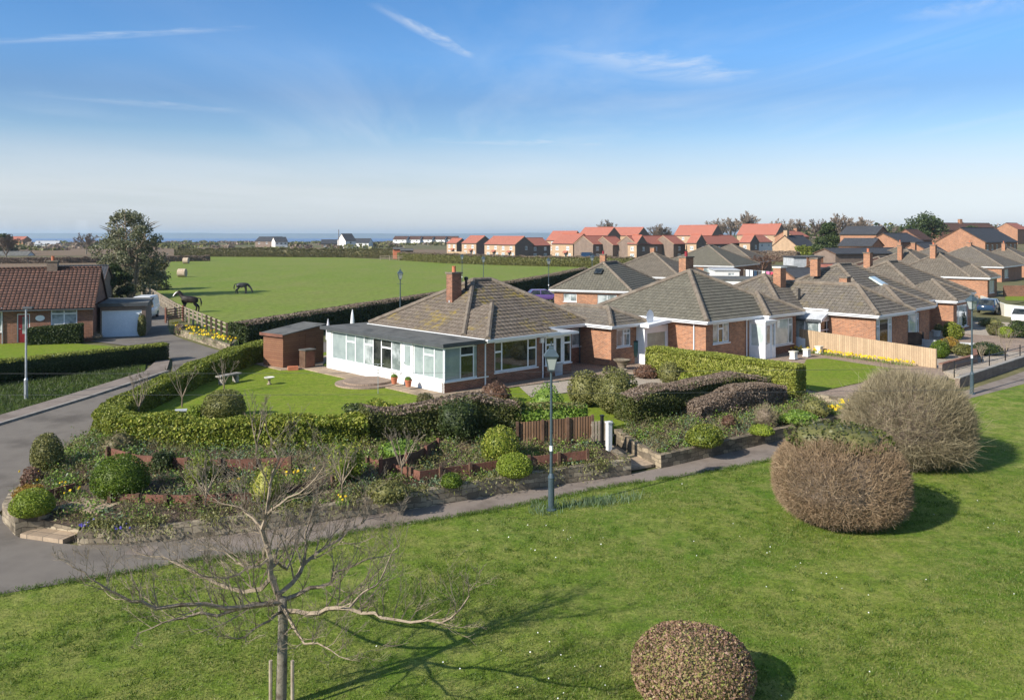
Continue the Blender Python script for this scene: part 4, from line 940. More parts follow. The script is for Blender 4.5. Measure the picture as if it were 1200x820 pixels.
simple_bungalow('dull green roofed bungalow with a white gutter, below the red brick gables', (39, 150), 58, .85, 16, 14, .5, 'tile_olive', side=[dict(s=(2, 5), z=(.8, 2.2), cols=[1, 1, 1], glass='curtain'), dict(s=(8, 11), z=(.8, 2.2), cols=[1, 1, 1], glass='curtain')])
simple_bungalow('grey hipped bungalow left of the pale blossom tree', (49, 172), 58, .85, 14, 14, .5, 'tile_grey')
simple_bungalow('low brown roofed bungalow behind the tall brick chimney', W(1046, 318, 3.5), 40, .85, 14, 9, .45, 'tile_brown')
simple_bungalow('grey brown bungalow behind the one with the roof window, two chimneys above its eaves', W(1100, 322, 3.5), 46, .85, 15, 13, .5, 'tile_grey', chim=((4.0, 6.5, 4.4, 6.5, .7, .6, 'brick', 0), (9.5, 6.5, 4.9, 6.9, .7, .6, 'brick', 0)))
simple_bungalow('brown hipped bungalow at the far right end of the row', W(1176, 312, 3.6), 48, .85, 16, 14, .5, 'tile', chim=((7, 7, 5.2, 6.6, .8, .7, 'brick', 1),), win=[dict(s=(2, 5), z=(.6, 2.1), cols=[1, 1, 1], glass='blind')])

simple_bungalow('brown hipped bungalow filling the gap left of the end one, right side', W(1120, 311, 3.5), 48, .85, 14, 12, .5, 'tile')
simple_bungalow('olive roofed bungalow low behind the tall brick chimney, right side', W(1075, 309, 3.5), 44, .85, 14, 12, .5, 'tile_olive', chim=((7, 6, 4.9, 6.6, .7, .6, 'brick', 1),))
simple_bungalow('grey bungalow at the right edge below the long brick block', W(1212, 309, 3.5), 50, .85, 16, 12, .5, 'tile_grey', chim=((5, 6, 4.6, 6.4, .7, .6, 'brick', 1),))
# ------------------------------------------------------------------ left bungalow and its garage
c0, v0 = rot2(R(19)); er = W(110, 358.7, 3.5); wl = 17.0; E0 = (er[0] - c0[0] * wl, er[1] - c0[1] * wl); Z0 = .82
B0 = thing('bungalow', 'left bungalow with a steep brown tiled gable roof and dark red door', 'house', (E0[0], E0[1], Z0), R(19))
def L0(s, t): return (E0[0] + c0[0] * s + v0[0] * t, E0[1] + c0[1] * s + v0[1] * t)
def q0(px, t=.3): return along(L0(0, t), c0, px)
wn = [dict(s=(q0(59.5) - .2, q0(90.5) - .2), z=(1.0, 2.5), cols=[1, 1], tr=(0, 1), gl=['curtain', 'curtain'], bar=.09, split=.76), dict(kind='door', s=(q0(20) - .2, q0(35) - .2), z=(.06, 2.2), mat='red_door', glass='curtain', gz=(.3, .9), gs=(.4, .85)), dict(s=(q0(-30) - .2, q0(2) - .2), z=(.9, 2.4), cols=[1, 1], glass='curtain')]
walls(B0, [(.2, .3), (wl - .1, .3), (wl - .1, 8.4), (.2, 8.4)], -.3, 2.6, 'brick_red', {0: wn})
r0 = gable_roof(B0, .2, wl - .1, .3, 8.4, 2.72, .66, 'tile_brown', 'brick_red', .12, .35, .33, 'x', 'wood_dark', 'tile_brown')
chimney(r0, along(L0(0, 4.35), c0, 62), 4.35, 5.1, 6.0, .75, .75, 'brick_brown', 1)
mb = MB(); sx0 = q0(47); mb.loft([[(sx0 + .32 * math.cos(a), .298 - y_, 1.85 + .22 * math.sin(a)) for a in [q * math.pi / 8 for q in range(16)]] for y_ in (0, .04)]); mb.build('house_plaque', M['white'], B0)
pipe(B0, (.2, .3), (1, 0), (0, -1), q0(3) - .2, -.1, 2.7, 'steel')
gs = L0(wl + .15, 2.4)
Gg = thing('garage', 'flat roofed garage with a pale blue door, beside the left bungalow', 'garage', (gs[0], gs[1], Z0), R(19))
walls(Gg, [(0, 0), (3.35, 0), (3.35, 6.5), (0, 6.5)], -.2, 2.45, 'brick_brown', {0: [dict(kind='garage', s=(.12, 3.05), z=(.0, 2.1), mat='garage_door')]})
mb = MB(); mb.box(-.1, 3.5, -.15, 6.7, 2.452, 2.66); mb.build('flat_roof', M['felt'], Gg); mb = MB(); mb.box(-.13, 3.53, -.18, -.153, 2.42, 2.7); mb.build('fascia', M['gutter_dark'], Gg)

# ------------------------------------------------------------------ new red roofed estate
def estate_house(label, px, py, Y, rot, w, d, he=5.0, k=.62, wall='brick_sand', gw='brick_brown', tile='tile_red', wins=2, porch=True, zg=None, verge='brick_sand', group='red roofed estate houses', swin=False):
    """px = photo column of the near corner; front wall runs along +x from the origin"""
    z = (CAMZ - (py - HY) / FP * Y) if zg is None else zg
    u, v = rot2(R(rot)); nx_, ny_ = (px - 600) / FP * Y, Y
    o = (nx_ - u[0] * w, ny_ - u[1] * w)
    b = thing('estate_house', label, 'house', (o[0], o[1], z), R(rot), group)
    sp = {0: [], 1: []}
    for q in range(wins):
        c = w * (q + .5) / wins
        sp[0] += [dict(s=(c - .65, c + .65), z=(3.2, 4.4), cols=[1, 1], glass='curtain', bar=.14)]
        if q == wins - 1 and porch: sp[0] += [dict(kind='door', s=(c - 1.3, c - .3), z=(.05, 2.15), mat='door_dark'), dict(s=(c + .3, c + 1.4), z=(.8, 2.2), cols=[1, 1], glass='curtain', bar=.14)]
        else: sp[0] += [dict(s=(c - .8, c + .8), z=(.8, 2.2), cols=[1, 1], glass='curtain', bar=.14)]
    if swin: sp[1] += [dict(s=(d * .55, d * .55 + 1.1), z=(3.2, 4.4), cols=[1], glass='curtain', bar=.14)]
    walls(b, [(0, 0), (w, 0), (w, d), (0, d)], -1, he, wall, {0: sp[0]}, skip=(1, 2, 3))
    walls(b, [(0, .01), (w, .01), (w, d), (0, d)], -1, he, gw, {1: sp[1]}, skip=(0,))  # side walls and gables browner than the front, shade painted into the brick
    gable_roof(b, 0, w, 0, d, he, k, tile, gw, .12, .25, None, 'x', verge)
    if porch:
        c = w * (wins - .5) / wins - .8; mb = MB(); mb.loft([[(c - .9, -.9, 2.3), (c + .9, -.9, 2.3), (c + .9, 0, 2.9), (c - .9, 0, 2.9)], [(c - .9, -.9, 2.38), (c + .9, -.9, 2.38), (c + .9, 0, 2.98), (c - .9, 0, 2.98)]]); mb.build('porch_roof', M[tile], b)
    return b
LW, RW = -47, 43  # houses turned from the sun get brown fronts, shade put into the brick
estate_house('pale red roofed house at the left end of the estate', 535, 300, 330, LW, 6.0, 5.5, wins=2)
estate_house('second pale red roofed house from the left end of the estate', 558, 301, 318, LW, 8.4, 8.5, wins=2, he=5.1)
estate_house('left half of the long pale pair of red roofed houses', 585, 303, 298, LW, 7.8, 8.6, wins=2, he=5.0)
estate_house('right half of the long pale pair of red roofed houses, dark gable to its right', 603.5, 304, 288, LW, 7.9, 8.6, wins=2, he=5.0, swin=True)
estate_house('dark fronted red roofed house joined behind the long pale pair', 645, 304, 300, RW, 10, 8, wins=2, wall='brick_brown', porch=False, he=5.0)
estate_house('pale red roofed house with a porch, in the middle of the estate', 671.5, 305, 272, LW, 9.4, 10, wins=2, he=5.3, swin=True)
estate_house('red roofed house set behind and higher than the middle of the estate', 669, 296, 345, LW, 14, 8, wins=2, porch=False, he=5.0, k=.9)
estate_house('dark fronted red roofed house right of the middle pale one', 716, 305, 272, RW, 8.6, 8, wins=2, wall='brick_brown', porch=False, he=5.2)
estate_house('red roofed house with a pale bargeboard and a tall front gable', 733, 306, 270, RW, 6.2, 8, wins=1, wall='brick_brown', porch=False, he=5.2)
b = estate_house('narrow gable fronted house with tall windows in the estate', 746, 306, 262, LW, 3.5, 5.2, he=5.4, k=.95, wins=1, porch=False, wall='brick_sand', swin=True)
estate_house('longest dark fronted red roofed terrace of the estate', 790, 305, 275, RW, 19, 8, wins=3, wall='brick_brown', porch=False, he=5.3)
estate_house('red roofed house with a pale verge, right of the longest terrace', 803, 305, 272, RW, 6.2, 8, wins=1, wall='brick_brown', porch=False, he=5.3)
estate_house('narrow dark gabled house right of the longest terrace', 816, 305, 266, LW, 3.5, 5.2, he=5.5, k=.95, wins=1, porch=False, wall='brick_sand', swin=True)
estate_house('dark fronted terrace with a red roof, left of the white walled house', 857, 304, 282, RW, 14, 8, wins=3, wall='brick_brown', porch=False, he=5.2)
estate_house('highest red roof on the estate with a grey right gable', 834, 290, 370, LW, 20, 9, wins=2, porch=False, he=5.3, k=.97)
estate_house('red roofed house with a sandy verge, beside the white walled house', 869, 303, 288, RW, 7, 8, wins=2, wall='brick_brown', porch=False, he=5.3)
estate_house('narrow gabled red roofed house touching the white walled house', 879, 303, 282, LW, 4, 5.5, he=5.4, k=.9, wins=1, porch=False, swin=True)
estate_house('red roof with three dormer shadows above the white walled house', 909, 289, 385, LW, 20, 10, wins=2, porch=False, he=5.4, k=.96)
estate_house('only white walled house of the estate', 905, 300, 300, RW, 9.0, 7.2, wins=2, wall='render', gw='render', porch=False, he=5.0, verge='white')
estate_house('long red roof just showing behind the estate near its left middle', 712, 288, 390, LW, 18, 9, wins=2, porch=False, he=4.8, k=.8)
estate_house('long red roof just showing behind the estate near its right middle', 747, 288, 395, LW, 22, 9, wins=2, porch=False, he=4.8, k=.82)
# older slate and brick buildings to the right
def hall(label, px, py, Y, rot, w, d, he, k, wall, tile, wins=0, name='brick_building', axis='x', ch=(), swin=0, catg='building'):
    z = CAMZ - (py - HY) / FP * Y; u, v = rot2(R(rot)); o = ((px - 600) / FP * Y - u[0] * w, Y - u[1] * w)
    b = thing(name, label, catg, (o[0], o[1], z), R(rot)); sp = {0: [], 1: []}
    for q in range(wins):
        c = w * (q + .5) / wins; sp[0].append(dict(s=(c - .7, c + .7), z=(he - 2.0, he - .7), cols=[1, 1], glass='glass', bar=.12))
    for q in range(swin):
        c = d * (q + 1) / (swin + 1); sp[1].append(dict(s=(c - .6, c + .6), z=(he - 1.8, he - .4), cols=[1], glass='glass', bar=.12))
    walls(b, [(0, 0), (w, 0), (w, d), (0, d)], -2, he, wall, sp)
    ro = gable_roof(b, 0, w, 0, d, he, k, tile, wall, .15, .3, None, axis, 'wood_dark', 'slate')
    for c in ch: chimney(ro, *c)
    return b
hall('sandy gabled slate roofed house beside the white walled one', 955, 303, 262, RW, 11, 8, 4.0, .75, 'brick_sand', 'slate', ch=((1, 4, 6.5, 8.6, 1.2, 1.2, 'brick_sand', 0),), name='slate_house', catg='house')
hall('tall orange brick block with a front gable and a slate roof', 1027, 300, 216, LW, 9.5, 7.4, 5.6, .5, 'brick', 'slate', swin=3)
hall('lower slate roofed wing left of the tall orange brick block', 1022, 301, 196, LW, 8, 6, 2.6, .5, 'brick', 'slate', wins=2)
hall('slate roofed brick range right of the tall orange brick block', 1082, 297, 215, RW, 14, 8, 3.0, .5, 'brick', 'slate')
hall('long two storey orange brick block with a slate roof and many windows', 1192, 305, 226, RW, 24, 11.5, 5.0, .6, 'brick', 'slate', wins=7)
hall('orange brick gable with a slate roof, in the middle of the right side', 1114, 311, 200, RW, 9.5, 9, 2.6, .6, 'brick', 'slate')
hall('red brick gabled house behind the long two storey brick block', 1092, 296, 270, RW, 9, 9, 4.2, .7, 'brick_red', 'tile_brown', name='gabled_house', catg='house')
hall('low slate roofed outbuilding in front of the tall orange brick block', 1060, 306, 170, 20, 17, 6, 1.6, .3, 'brick_brown', 'slate', name='outbuilding')
hall('orange roofed house on the far right skyline', 1205, 283, 420, RW, 16, 10, 6, .6, 'brick', 'tile_red', name='skyline_house', catg='house')
hall('brown roofed terrace on the far right skyline', 1170, 284, 380, 20, 34, 10, 5.5, .6, 'brick_red', 'tile_brown', name='skyline_house', ch=((17, 5, 7.5, 10.2, 1.3, 1.3, 'brick', 0),), catg='house')
hall('orange roofed cottage behind the dark conifer', 948, 294, 310, RW, 10, 8, 5.2, .5, 'brick', 'tile_red', name='cottage', ch=((8, 4, 6, 8.2, 1.2, 1.2, 'brick', 0),), catg='house')
hall('red roofed low outbuilding behind the tall brick chimney', 1000, 324, 124, 12, 5.6, 4.0, 1.0, .35, 'brick', 'tile_red', name='outbuilding')
hall('grey roofed low outbuilding with an orange wall, behind the board fence houses', 1008, 333, 106, 8, 8.6, 6, .9, .3, 'brick', 'slate', name='outbuilding')
# white flat roofed building and garden sheds behind the second bungalow
def flat_box(name, label, px0, px1, py, Y, d, h, wall, roof, rot=8, catg='building', z=None):
    z = CAMZ - (py - HY) / FP * Y; w = (px1 - px0) / FP * Y; b = thing(name, label, catg, ((px0 - 600) / FP * Y, Y, z), R(rot))
    walls(b, [(0, 0), (w, 0), (w, d), (0, d)], -.6, h, wall, {0: [dict(s=(w * .55, w * .8), z=(h * .55, h * .8), cols=[1, 1], glass='curtain', sill=False)]} if w > 3 else {})
    mb = MB(); mb.loft([[(-.15, -.2, h), (w + .15, -.2, h), (w + .15, -.2, h + .16), (-.15, -.2, h + .16)], [(-.15, d + .2, h + .05), (w + .15, d + .2, h + .05), (w + .15, d + .2, h + .21), (-.15, d + .2, h + .21)]]); mb.build('roof', M[roof], b); return b
flat_box('outbuilding', 'low white flat roofed building behind the second bungalow', 836, 893, 345, 112, 7, 1.9, 'render', 'felt', -12)
flat_box('outbuilding', 'white walled outbuilding with a pale roof, left of the washing line', 838, 866, 330, 132, 6, 1.7, 'render', 'lead', -4)
flat_box('garden_shed', 'blue grey shed near the washing line', 930, 946, 316, 150, 4, 2.1, 'lead', 'slate', 8, 'shed')
flat_box('garden_shed', 'teal shed right of the washing line', 916, 934, 327, 132, 3, 1.8, 'green_plastic', 'felt', 8, 'shed')
flat_box('garden_shed', 'brown timber shed with a grey roof, left of the orange board fence', 946, 966, 314, 156, 4, 2.0, 'shed_wood', 'felt', 8, 'shed')
# ------------------------------------------------------------------ street lamps
def old_lamp(label):
    t = thing('street_lamp', label, 'street lamp', group='old style street lamps')
    mb = MB(); mb.lathe([(.16, -.1), (.16, .05), (.105, .08), (.1, 1.05), (.115, 1.08), (.08, 1.18), (.055, 1.22)], n=12); mb.build('lamp_base', M['lamp'], t)
    mb = MB(); mb.lathe([(.052, 1.2), (.038, 4.5), (.06, 4.52), (.06, 4.58)], n=10); mb.tube([(-.25, 0, 4.2), (.25, 0, 4.2)], .016, 6); mb.build('column', M['lamp'], t)
    L_ = MB()
    for sx_ in (-1, 1):
        for sy_ in (-1, 1): L_.tube([(sx_ * .10, sy_ * .10, 4.6), (sx_ * .185, sy_ * .185, 5.02)], .014, 5)
    L_.box(-.115, .115, -.115, .115, 4.57, 4.6); lo_ = L_.build('lantern', M['lamp'], t)
    g = MB(); g.loft([[(x * .1, y * .1, 4.605) for x, y in ((-1, -1), (1, -1), (1, 1), (-1, 1))], [(x * .175, y * .175, 5.01) for x, y in ((-1, -1), (1, -1), (1, 1), (-1, 1))]]); g.build('lantern_glass', M['lampglass'], lo_)
    g = MB(); g.loft([[(x * r, y * r, z) for x, y in ((-1, -1), (1, -1), (1, 1), (-1, 1))] for r, z in ((.235, 5.03), (.24, 5.06), (.15, 5.2), (.075, 5.27), (.075, 5.34), (.04, 5.36))]); g.lathe([(.015, 5.36), (.022, 5.42), (.01, 5.52)], n=6); g.build('lantern_cap', M['lamp'], lo_)
    return t
lp = old_lamp('old style lamp post on the green, in front of the bungalow porch')
lp.location = G(646, 598)
mb = MB(); mb.lathe([(.058, 1.95), (.056, 2.12)], n=10); mb.build('post_sticker', M['white'], lp)
rl = G(1139, 462); dup(lp, rl, .3, 'old style lamp post on the path by the low brick wall, right side')
for px_, Y_, lab in ((469, 69, 'old style lamp post by the field hedge, behind the white sunroom'), (566.5, 112, 'old style lamp post in the lane, rising above the near ridge beside the chimney'), (643, 104, 'old style lamp post behind the parked purple car'), (541.5, 124, 'thin distant lamp post just right of the near chimney'), (694, 118, 'distant lamp post above the pale hipped roof with the roof window')):
    dup(lp, ((px_ - 600) / FP * Y_, Y_, .82), .2, lab)
ml = thing('street_lamp', 'plain grey steel lamp column on the verge, far left', 'street lamp', G(30.5, 468))
mb = MB(); mb.lathe([(.095, -.1), (.095, 1.05), (.055, 1.12), (.045, 4.75)], n=12); mb.build('column', M['steel'], ml); mb = MB(); mb.box(-.14, .36, -.1, .1, 4.76, 4.86); mb.build('lamp_head', M['gutter_dark'], ml)
mb = MB(); mb.box(-.05, .05, -.105, -.09, .25, .75); mb.build('access_door', M['steel'], ml)

# ------------------------------------------------------------------ overhead wires
for k, (a, b, lab) in enumerate((((-34, 24, 5.2), (44, 27, 5.35), 'upper overhead wire crossing the whole view'), ((-34, 24.3, 4.55), (44, 27.3, 4.6), 'lower overhead wire crossing the whole view'))):
    mb = MB(); A, B = Vector(a), Vector(b); pts = [A.lerp(B, q / 24) - Vector((0, 0, .35 * 4 * (q / 24) * (1 - q / 24))) for q in range(25)]
    mb.tube(pts, .0042, 4); tag(mb.build('overhead_wire', M['gutter_dark']), lab, 'wire', 'overhead wires')

# ------------------------------------------------------------------ vehicles
def car(name, label, loc, rot, paint, Lc=4.2, Wc=1.75, Hc=1.45, van=False, group=None):
    t = thing(name, label, 'van' if van else 'car', loc, R(rot), group); h = Lc / 2; w = Wc / 2
    def ring(x, hw, z0, z1, r=.12): return [(x, -hw + r * .3, z0), (x, hw - r * .3, z0), (x, hw, z0 + r), (x, hw, z1 - r), (x, hw - r, z1), (x, -hw + r, z1), (x, -hw, z1 - r), (x, -hw, z0 + r)]
    wl_ = .92 if not van else 1.1
    mb = MB(); mb.loft([ring(-h, w * .86, .4, wl_ - .12), ring(-h + .15, w * .96, .28, wl_), ring(-h * .4, w, .24, wl_ + .02), ring(h * .35, w, .24, wl_), ring(h * .75, w * .97, .24, wl_ - .12), ring(h * .97, w * .9, .3, wl_ - .25), ring(h, w * .8, .38, wl_ - .35)]); mb.build('body', M[paint], t, True)
    xs = (-h + .08, -h * .72, h * .12, h * .52) if not van else (-h + .06, -h + .16, h * .36, h * .68)
    def cab(x, hw, z): return [(x, -hw, z), (x, hw, z)]
    mb = MB(); b0 = [(xs[0], -w * .95, wl_ - .03), (xs[3], -w * .95, wl_ - .03), (xs[3], w * .95, wl_ - .03), (xs[0], w * .95, wl_ - .03)]; b1 = [(xs[1], -w * .78, Hc - .06), (xs[2], -w * .78, Hc - .06), (xs[2], w * .78, Hc - .06), (xs[1], w * .78, Hc - .06)]
    mb.loft([b0, b1]); mb.build('windows', M['glass'], t)
    mb = MB(); mb.loft([[(x, y, Hc - .065) for x, y, _ in b1], [(x * .97, y * .92, Hc) for x, y, _ in b1]])
    for (p, q) in zip(b0, b1): mb.tube([p, q], .045, 5)
    for sg in (-1, 1):
        m0 = (xs[0] * .35 + xs[3] * .65 - .5, sg * w * .955, wl_ - .03); m1 = (m0[0], sg * w * .785, Hc - .06); mb.tube([m0, m1], .05, 4)
        if van: mb.loft([[(xs[0] - .01, sg * w * .97, wl_ - .05), (h * .1, sg * w * .97, wl_ - .05), (h * .1, sg * w * .80, Hc - .05), (xs[1] - .01, sg * w * .80, Hc - .05)], [(xs[0] - .01, sg * w * .93, wl_ - .05), (h * .1, sg * w * .93, wl_ - .05), (h * .1, sg * w * .76, Hc - .05), (xs[1] - .01, sg * w * .76, Hc - .05)]])
    mb.build('roof', M[paint], t)
    for x in (-h * .62, h * .62):
        for sg in (-1, 1):
            mb = MB(); mb.tube([(x, sg * (w - .2), .31), (x, sg * (w + .015), .31)], .31, 16); wo = mb.build('wheel', M['rubber'], t); mb = MB(); mb.tube([(x, sg * (w - .1), .31), (x, sg * (w + .022), .31)], .19, 12); mb.build('rim', M['steel'], wo)
    for sg in (-1, 1):
        mb = MB(); mb.box(h * .93, h * .985, sg * w * .62 - .16, sg * w * .62 + .16, wl_ - .36, wl_ - .22); mb.build('headlight', M['lampglass'], t)
        mb = MB(); mb.box(-h * .99, -h * .95, sg * w * .7 - .12, sg * w * .7 + .12, wl_ - .3, wl_ - .1); mb.build('tail_light', M['red_door'], t)
    return t
car('parked_van', 'white van parked behind the flat roofed garage', (-36.0, 83.5, .84), -80, 'car_white', 4.6, 1.95, 2.15, True)
car('parked_car', 'purple car parked in the lane behind the nearest roof', W(637, 353, .9), 10, 'car_purple', 4.1)
car('parked_car', 'dark blue car parked beside the pale boundary wall, right side', W(1160, 366, .95), 50, 'car_blue', 4.2)
car('parked_car', 'white car parked in a drive at the right edge', W(1201, 378, .9), 52, 'car_white', 4.2)
car('parked_car', 'small dark car parked below the estate houses', (25.5, 268, 1.0), 5, 'black', 4.2)
car('parked_van', 'dark van parked below the estate houses', (23.5, 262, 1.6), 5, 'car_blue', 5.0, 1.95, 2.0, True)

# ------------------------------------------------------------------ horses and bales
def horse(label, loc, rot, mat, graze=False, blaze=False, scale=1.0):
    t = thing('horse', label, 'horse', loc, R(rot)); t.scale = (scale,) * 3
    P = [(-.52, 0, 1.24, .27), (-.08, 0, 1.17, .28), (.36, 0, 1.19, .275)]
    P += [(.64, 0, 1.26, .17), (.90, 0, 1.0, .115), (1.10, 0, .74, .09), (1.22, 0, .45, .085), (1.30, 0, .17, .055)] if graze else [(.62, 0, 1.40, .175), (.80, 0, 1.66, .115), (.95, 0, 1.88, .085), (1.16, 0, 1.74, .085), (1.36, 0, 1.50, .055)]
    Ed = [(i, i + 1) for i in range(7)]
    st = (.07, -.05)
    for k, sg in enumerate((-1, 1)):
        f = st[k]; b = len(P)
        P += [(-.58, sg * .15, 1.02, .16), (-.42, sg * .16, .86, .115), (-.74 - f, sg * .15, .52, .06), (-.68 - f * 1.6, sg * .15, .15, .045), (-.62 - f * 1.6, sg * .15, .03, .058)]
        Ed += [(0, b)] + [(b + i, b + i + 1) for i in range(4)]; b = len(P)
        P += [(.38, sg * .13, 1.06, .17), (.45 + f, sg * .14, .52, .06), (.43 + f * 1.5, sg * .14, .15, .043), (.48 + f * 1.5, sg * .14, .03, .055)]
        Ed += [(2, b)] + [(b + i, b + i + 1) for i in range(3)]
    b = len(P); P.append((-.80, 0, 1.16, .21)); Ed.append((0, b))
    for sg in (-1, 1):
        b = len(P); e = Vector(P[5][:3]); P.append((e.x - .02, sg * .09, e.z + (.14 if not graze else .05), .03)); Ed.append((5, b))
    me = bpy.data.meshes.new('body'); me.from_pydata([p[:3] for p in P], Ed, []); me.materials.append(mat)
    o = link('body', me, t); sk = o.modifiers.new('skin', 'SKIN'); o.modifiers.new('sub', 'SUBSURF').levels = 2; o.modifiers['sub'].render_levels = 2
    for v, p in zip(me.skin_vertices[0].data, P): v.radius = (p[3] * (1.28 if p[3] > .2 else 1.5 if p[3] < .07 else 1.25),) * 2
    me.skin_vertices[0].data[0].use_root = True
    mb = MB(); mb.tube([(-.74, 0, 1.33), (-.96, 0, 1.26), (-1.05, 0, .9), (-1.02, 0, .55)], [.05, .06, .08, .02], 7); mb.build('tail', mat, t, True)
    a, b, c = Vector(P[3][:3]), Vector(P[4][:3]), Vector(P[5][:3]); up = Vector((-.1, 0, .13))
    mb = MB(); mb.tube([a + up, b + up, c + up * .9], [.05, .06, .04], 6); mb.build('mane', M['black'], t)
    if blaze:
        mb = MB(); mb.tube([(1.04, 0, 1.92), (1.20, 0, 1.80), (1.36, 0, 1.60), (1.43, 0, 1.48)], [.04, .07, .07, .05], 8); mb.build('blaze', M['horse_white'], t, True)
    return t
horse('dark bay horse with a white face, standing in the field by the fence', W(222, 366, .85), 188, M['horse'], blaze=True, scale=1.14)
horse('black horse grazing in the field, farther from the fence', W(284, 344.5, .85), 10, M['horse_black'], graze=True, scale=1.05)
for px_, py_, r_, lab in ((213.5, 324.5, .8, 'round hay bale nearer the field edge trees'), (218, 309, .85, 'farther pale round hay bale in the field corner')):
    x, y, z = W(px_, py_, .84); mb = MB(); mb.tube([(x - .75, y, z + r_), (x - .7, y, z + r_), (x + .7, y, z + r_), (x + .75, y, z + r_)], [r_ * .94, r_, r_, r_ * .94], 20); tag(mb.build('hay_bale', M['straw']), lab, 'hay bale', 'round hay bales')

# ------------------------------------------------------------------ shed and garden things
sx_, sy_ = W(331.7, 432, G1)[:2]; a_ = math.atan2(54.7 - sy_, -12.65 - sx_)
Sh = thing('garden_shed', 'red brown timber shed with a sloping felt roof, at the end of the lawn', 'shed', (sx_, sy_, G1), R(52))
mb = MB(); w_, d_ = 3.1, 1.95
mb.loft([[(0, 0, 0), (w_, 0, 0), (w_, 0, 2.38), (0, 0, 2.0)], [(0, d_, 0), (w_, d_, 0), (w_, d_, 2.38), (0, d_, 2.0)]]); mb.build('wall', M['shed_wood'], Sh)
mb = MB(); mb.loft([[(-.15, -.15, 2.0), (w_ + .1, -.15, 2.41), (w_ + .1, -.15, 2.47), (-.15, -.15, 2.06)], [(-.15, d_ + .15, 2.0), (w_ + .1, d_ + .15, 2.41), (w_ + .1, d_ + .15, 2.47), (-.15, d_ + .15, 2.06)]]); ro_ = mb.build('roof', M['felt'], Sh)
mb = MB(); mb.loft([[(-.17, -.17, 1.9), (-.15, -.17, 1.9), (-.15, -.17, 2.08), (-.17, -.17, 2.08)], [(-.17, d_ + .17, 1.9), (-.15, d_ + .17, 1.9), (-.15, d_ + .17, 2.08), (-.17, d_ + .17, 2.08)]]); mb.build('fascia', M['wood_red'], ro_)
mb = MB(); mb.box(1.7, 2.5, -.03, -.002, .08, 1.95); dd = mb.build('door', M['shed_wood'], Sh); mb = MB(); mb.box(2.38, 2.42, -.07, -.031, 1.0, 1.12); mb.build('handle', M['black'], dd)
cb = thing('garden_cabinet', 'small timber cabinet with a dark lid, against the shed front', 'cabinet', (sx_ + .95, sy_ + .15, G1), R(52))
mb = MB(); mb.box(0, .75, -.55, 0, 0, 1.1); mb.build('carcass', M['wood_dark'], cb); mb = MB(); mb.box(-.05, .8, -.62, .02, 1.102, 1.16); mb.build('lid', M['felt'], cb); mb = MB(); mb.box(.06, .69, -.57, -.552, .1, 1.02); mb.build('door', M['wood_red'], cb)
mb = MB(); mb.box(0, .6, 0, .4, 0, .22); tag(mb.build('brick_pile', M['terracotta'], None, False, (sx_ + .5, sy_ - .75, G1), R(20)), 'low stack of orange bricks by the shed corner', 'bricks')
x, y, z = W(315.5, 450.5, G1); bbt = thing('bird_bath', 'pale stone bird bath on the back lawn', 'bird bath', (x, y, G1))
mb = MB(); mb.lathe([(.13, 0), (.13, .05), (.07, .08), (.06, .22), (.1, .28)], n=14); mb.build('pedestal', M['stone_pale'], bbt, True); mb = MB(); mb.lathe([(.1, .28), (.26, .36), (.28, .41), (.24, .41), (.08, .35)], n=18); mb.build('bowl', M['cream'], bbt)
def parasol(label, px, pyb, h, mat):
    x, y, z = W(px, pyb, G1); t = thing('parasol', label, 'parasol', (x, y, G1), 0, 'folded parasols')
    mb = MB(); mb.lathe([(.25, 0), (.25, .08), (.03, .1)], n=14); mb.build('stand', M['kerb'], t); mb = MB(); mb.tube([(0, 0, .08), (0, 0, h)], .022, 7); mb.build('pole', M['steel'], t)
    mb = MB(); mb.lathe([(.05, h - 1.35), (.16, h - 1.3), (.13, h - .7), (.09, h - .3), (.03, h), (.02, h + .07)], n=9); mb.build('canopy', mat, t)
M['parasol'] = flat('greyish_white_cloth', (.55, .54, .58), .8)
parasol('folded pale parasol standing left of the sunroom corner', 384.5, 418, 2.45, M['parasol'])
parasol('folded pale parasol showing above the sunroom roof', 413, 413, 2.9, M['white'])
for px_, py_, lab in ((462, 449.5, 'terracotta plant pot on the left of the sunroom step'), (478.5, 453, 'terracotta plant pot on the right of the sunroom step')):
    x, y, z = W(px_, py_, G1 + .2); t = thing('plant_pot', lab, 'plant pot', (x, y, G1 + .2), 0, 'terracotta pots on the step'); mb = MB(); mb.lathe([(.13, 0), (.18, .3), (.2, .3), (.2, .36), (.16, .36), (.15, .3)], n=14); mb.build('pot', M['terracotta'], t); V, F_, I = shrub_geo(.17, .17, .22, 90, .09); mesh_np('plant', V, F_, [L['fresh'], M['soil']], t, I, loc=(0, 0, .3))
x, y, z = W(443, 461, G1); mb = MB(); mb.tube([(x, y, G1), (x, y, G1 + 1.5)], .02, 6); mb.tube([(x - .3, y, G1 + 1.5), (x + .3, y, G1 + 1.5)], .015, 5); tag(mb.build('washing_pole', M['steel']), 'thin metal pole standing in the lawn before the sunroom step', 'pole')
x, y, z = W(743, 426, G1); wb = thing('water_butt', 'green water butt on a stand beside the bright hedge', 'water butt', (x, y, G1 + .05))
mb = MB(); mb.box(-.25, .25, -.25, .25, 0, .4); mb.build('stand', M['kerb'], wb); mb = MB(); mb.lathe([(.27, .4), (.32, .6), (.34, 1.3), (.31, 1.36)], n=16); mb.build('barrel', M['green_plastic'], wb, True); mb = MB(); mb.lathe([(.35, 1.365), (.35, 1.4), (.05, 1.45)], n=16); mb.build('lid', M['black'], wb)
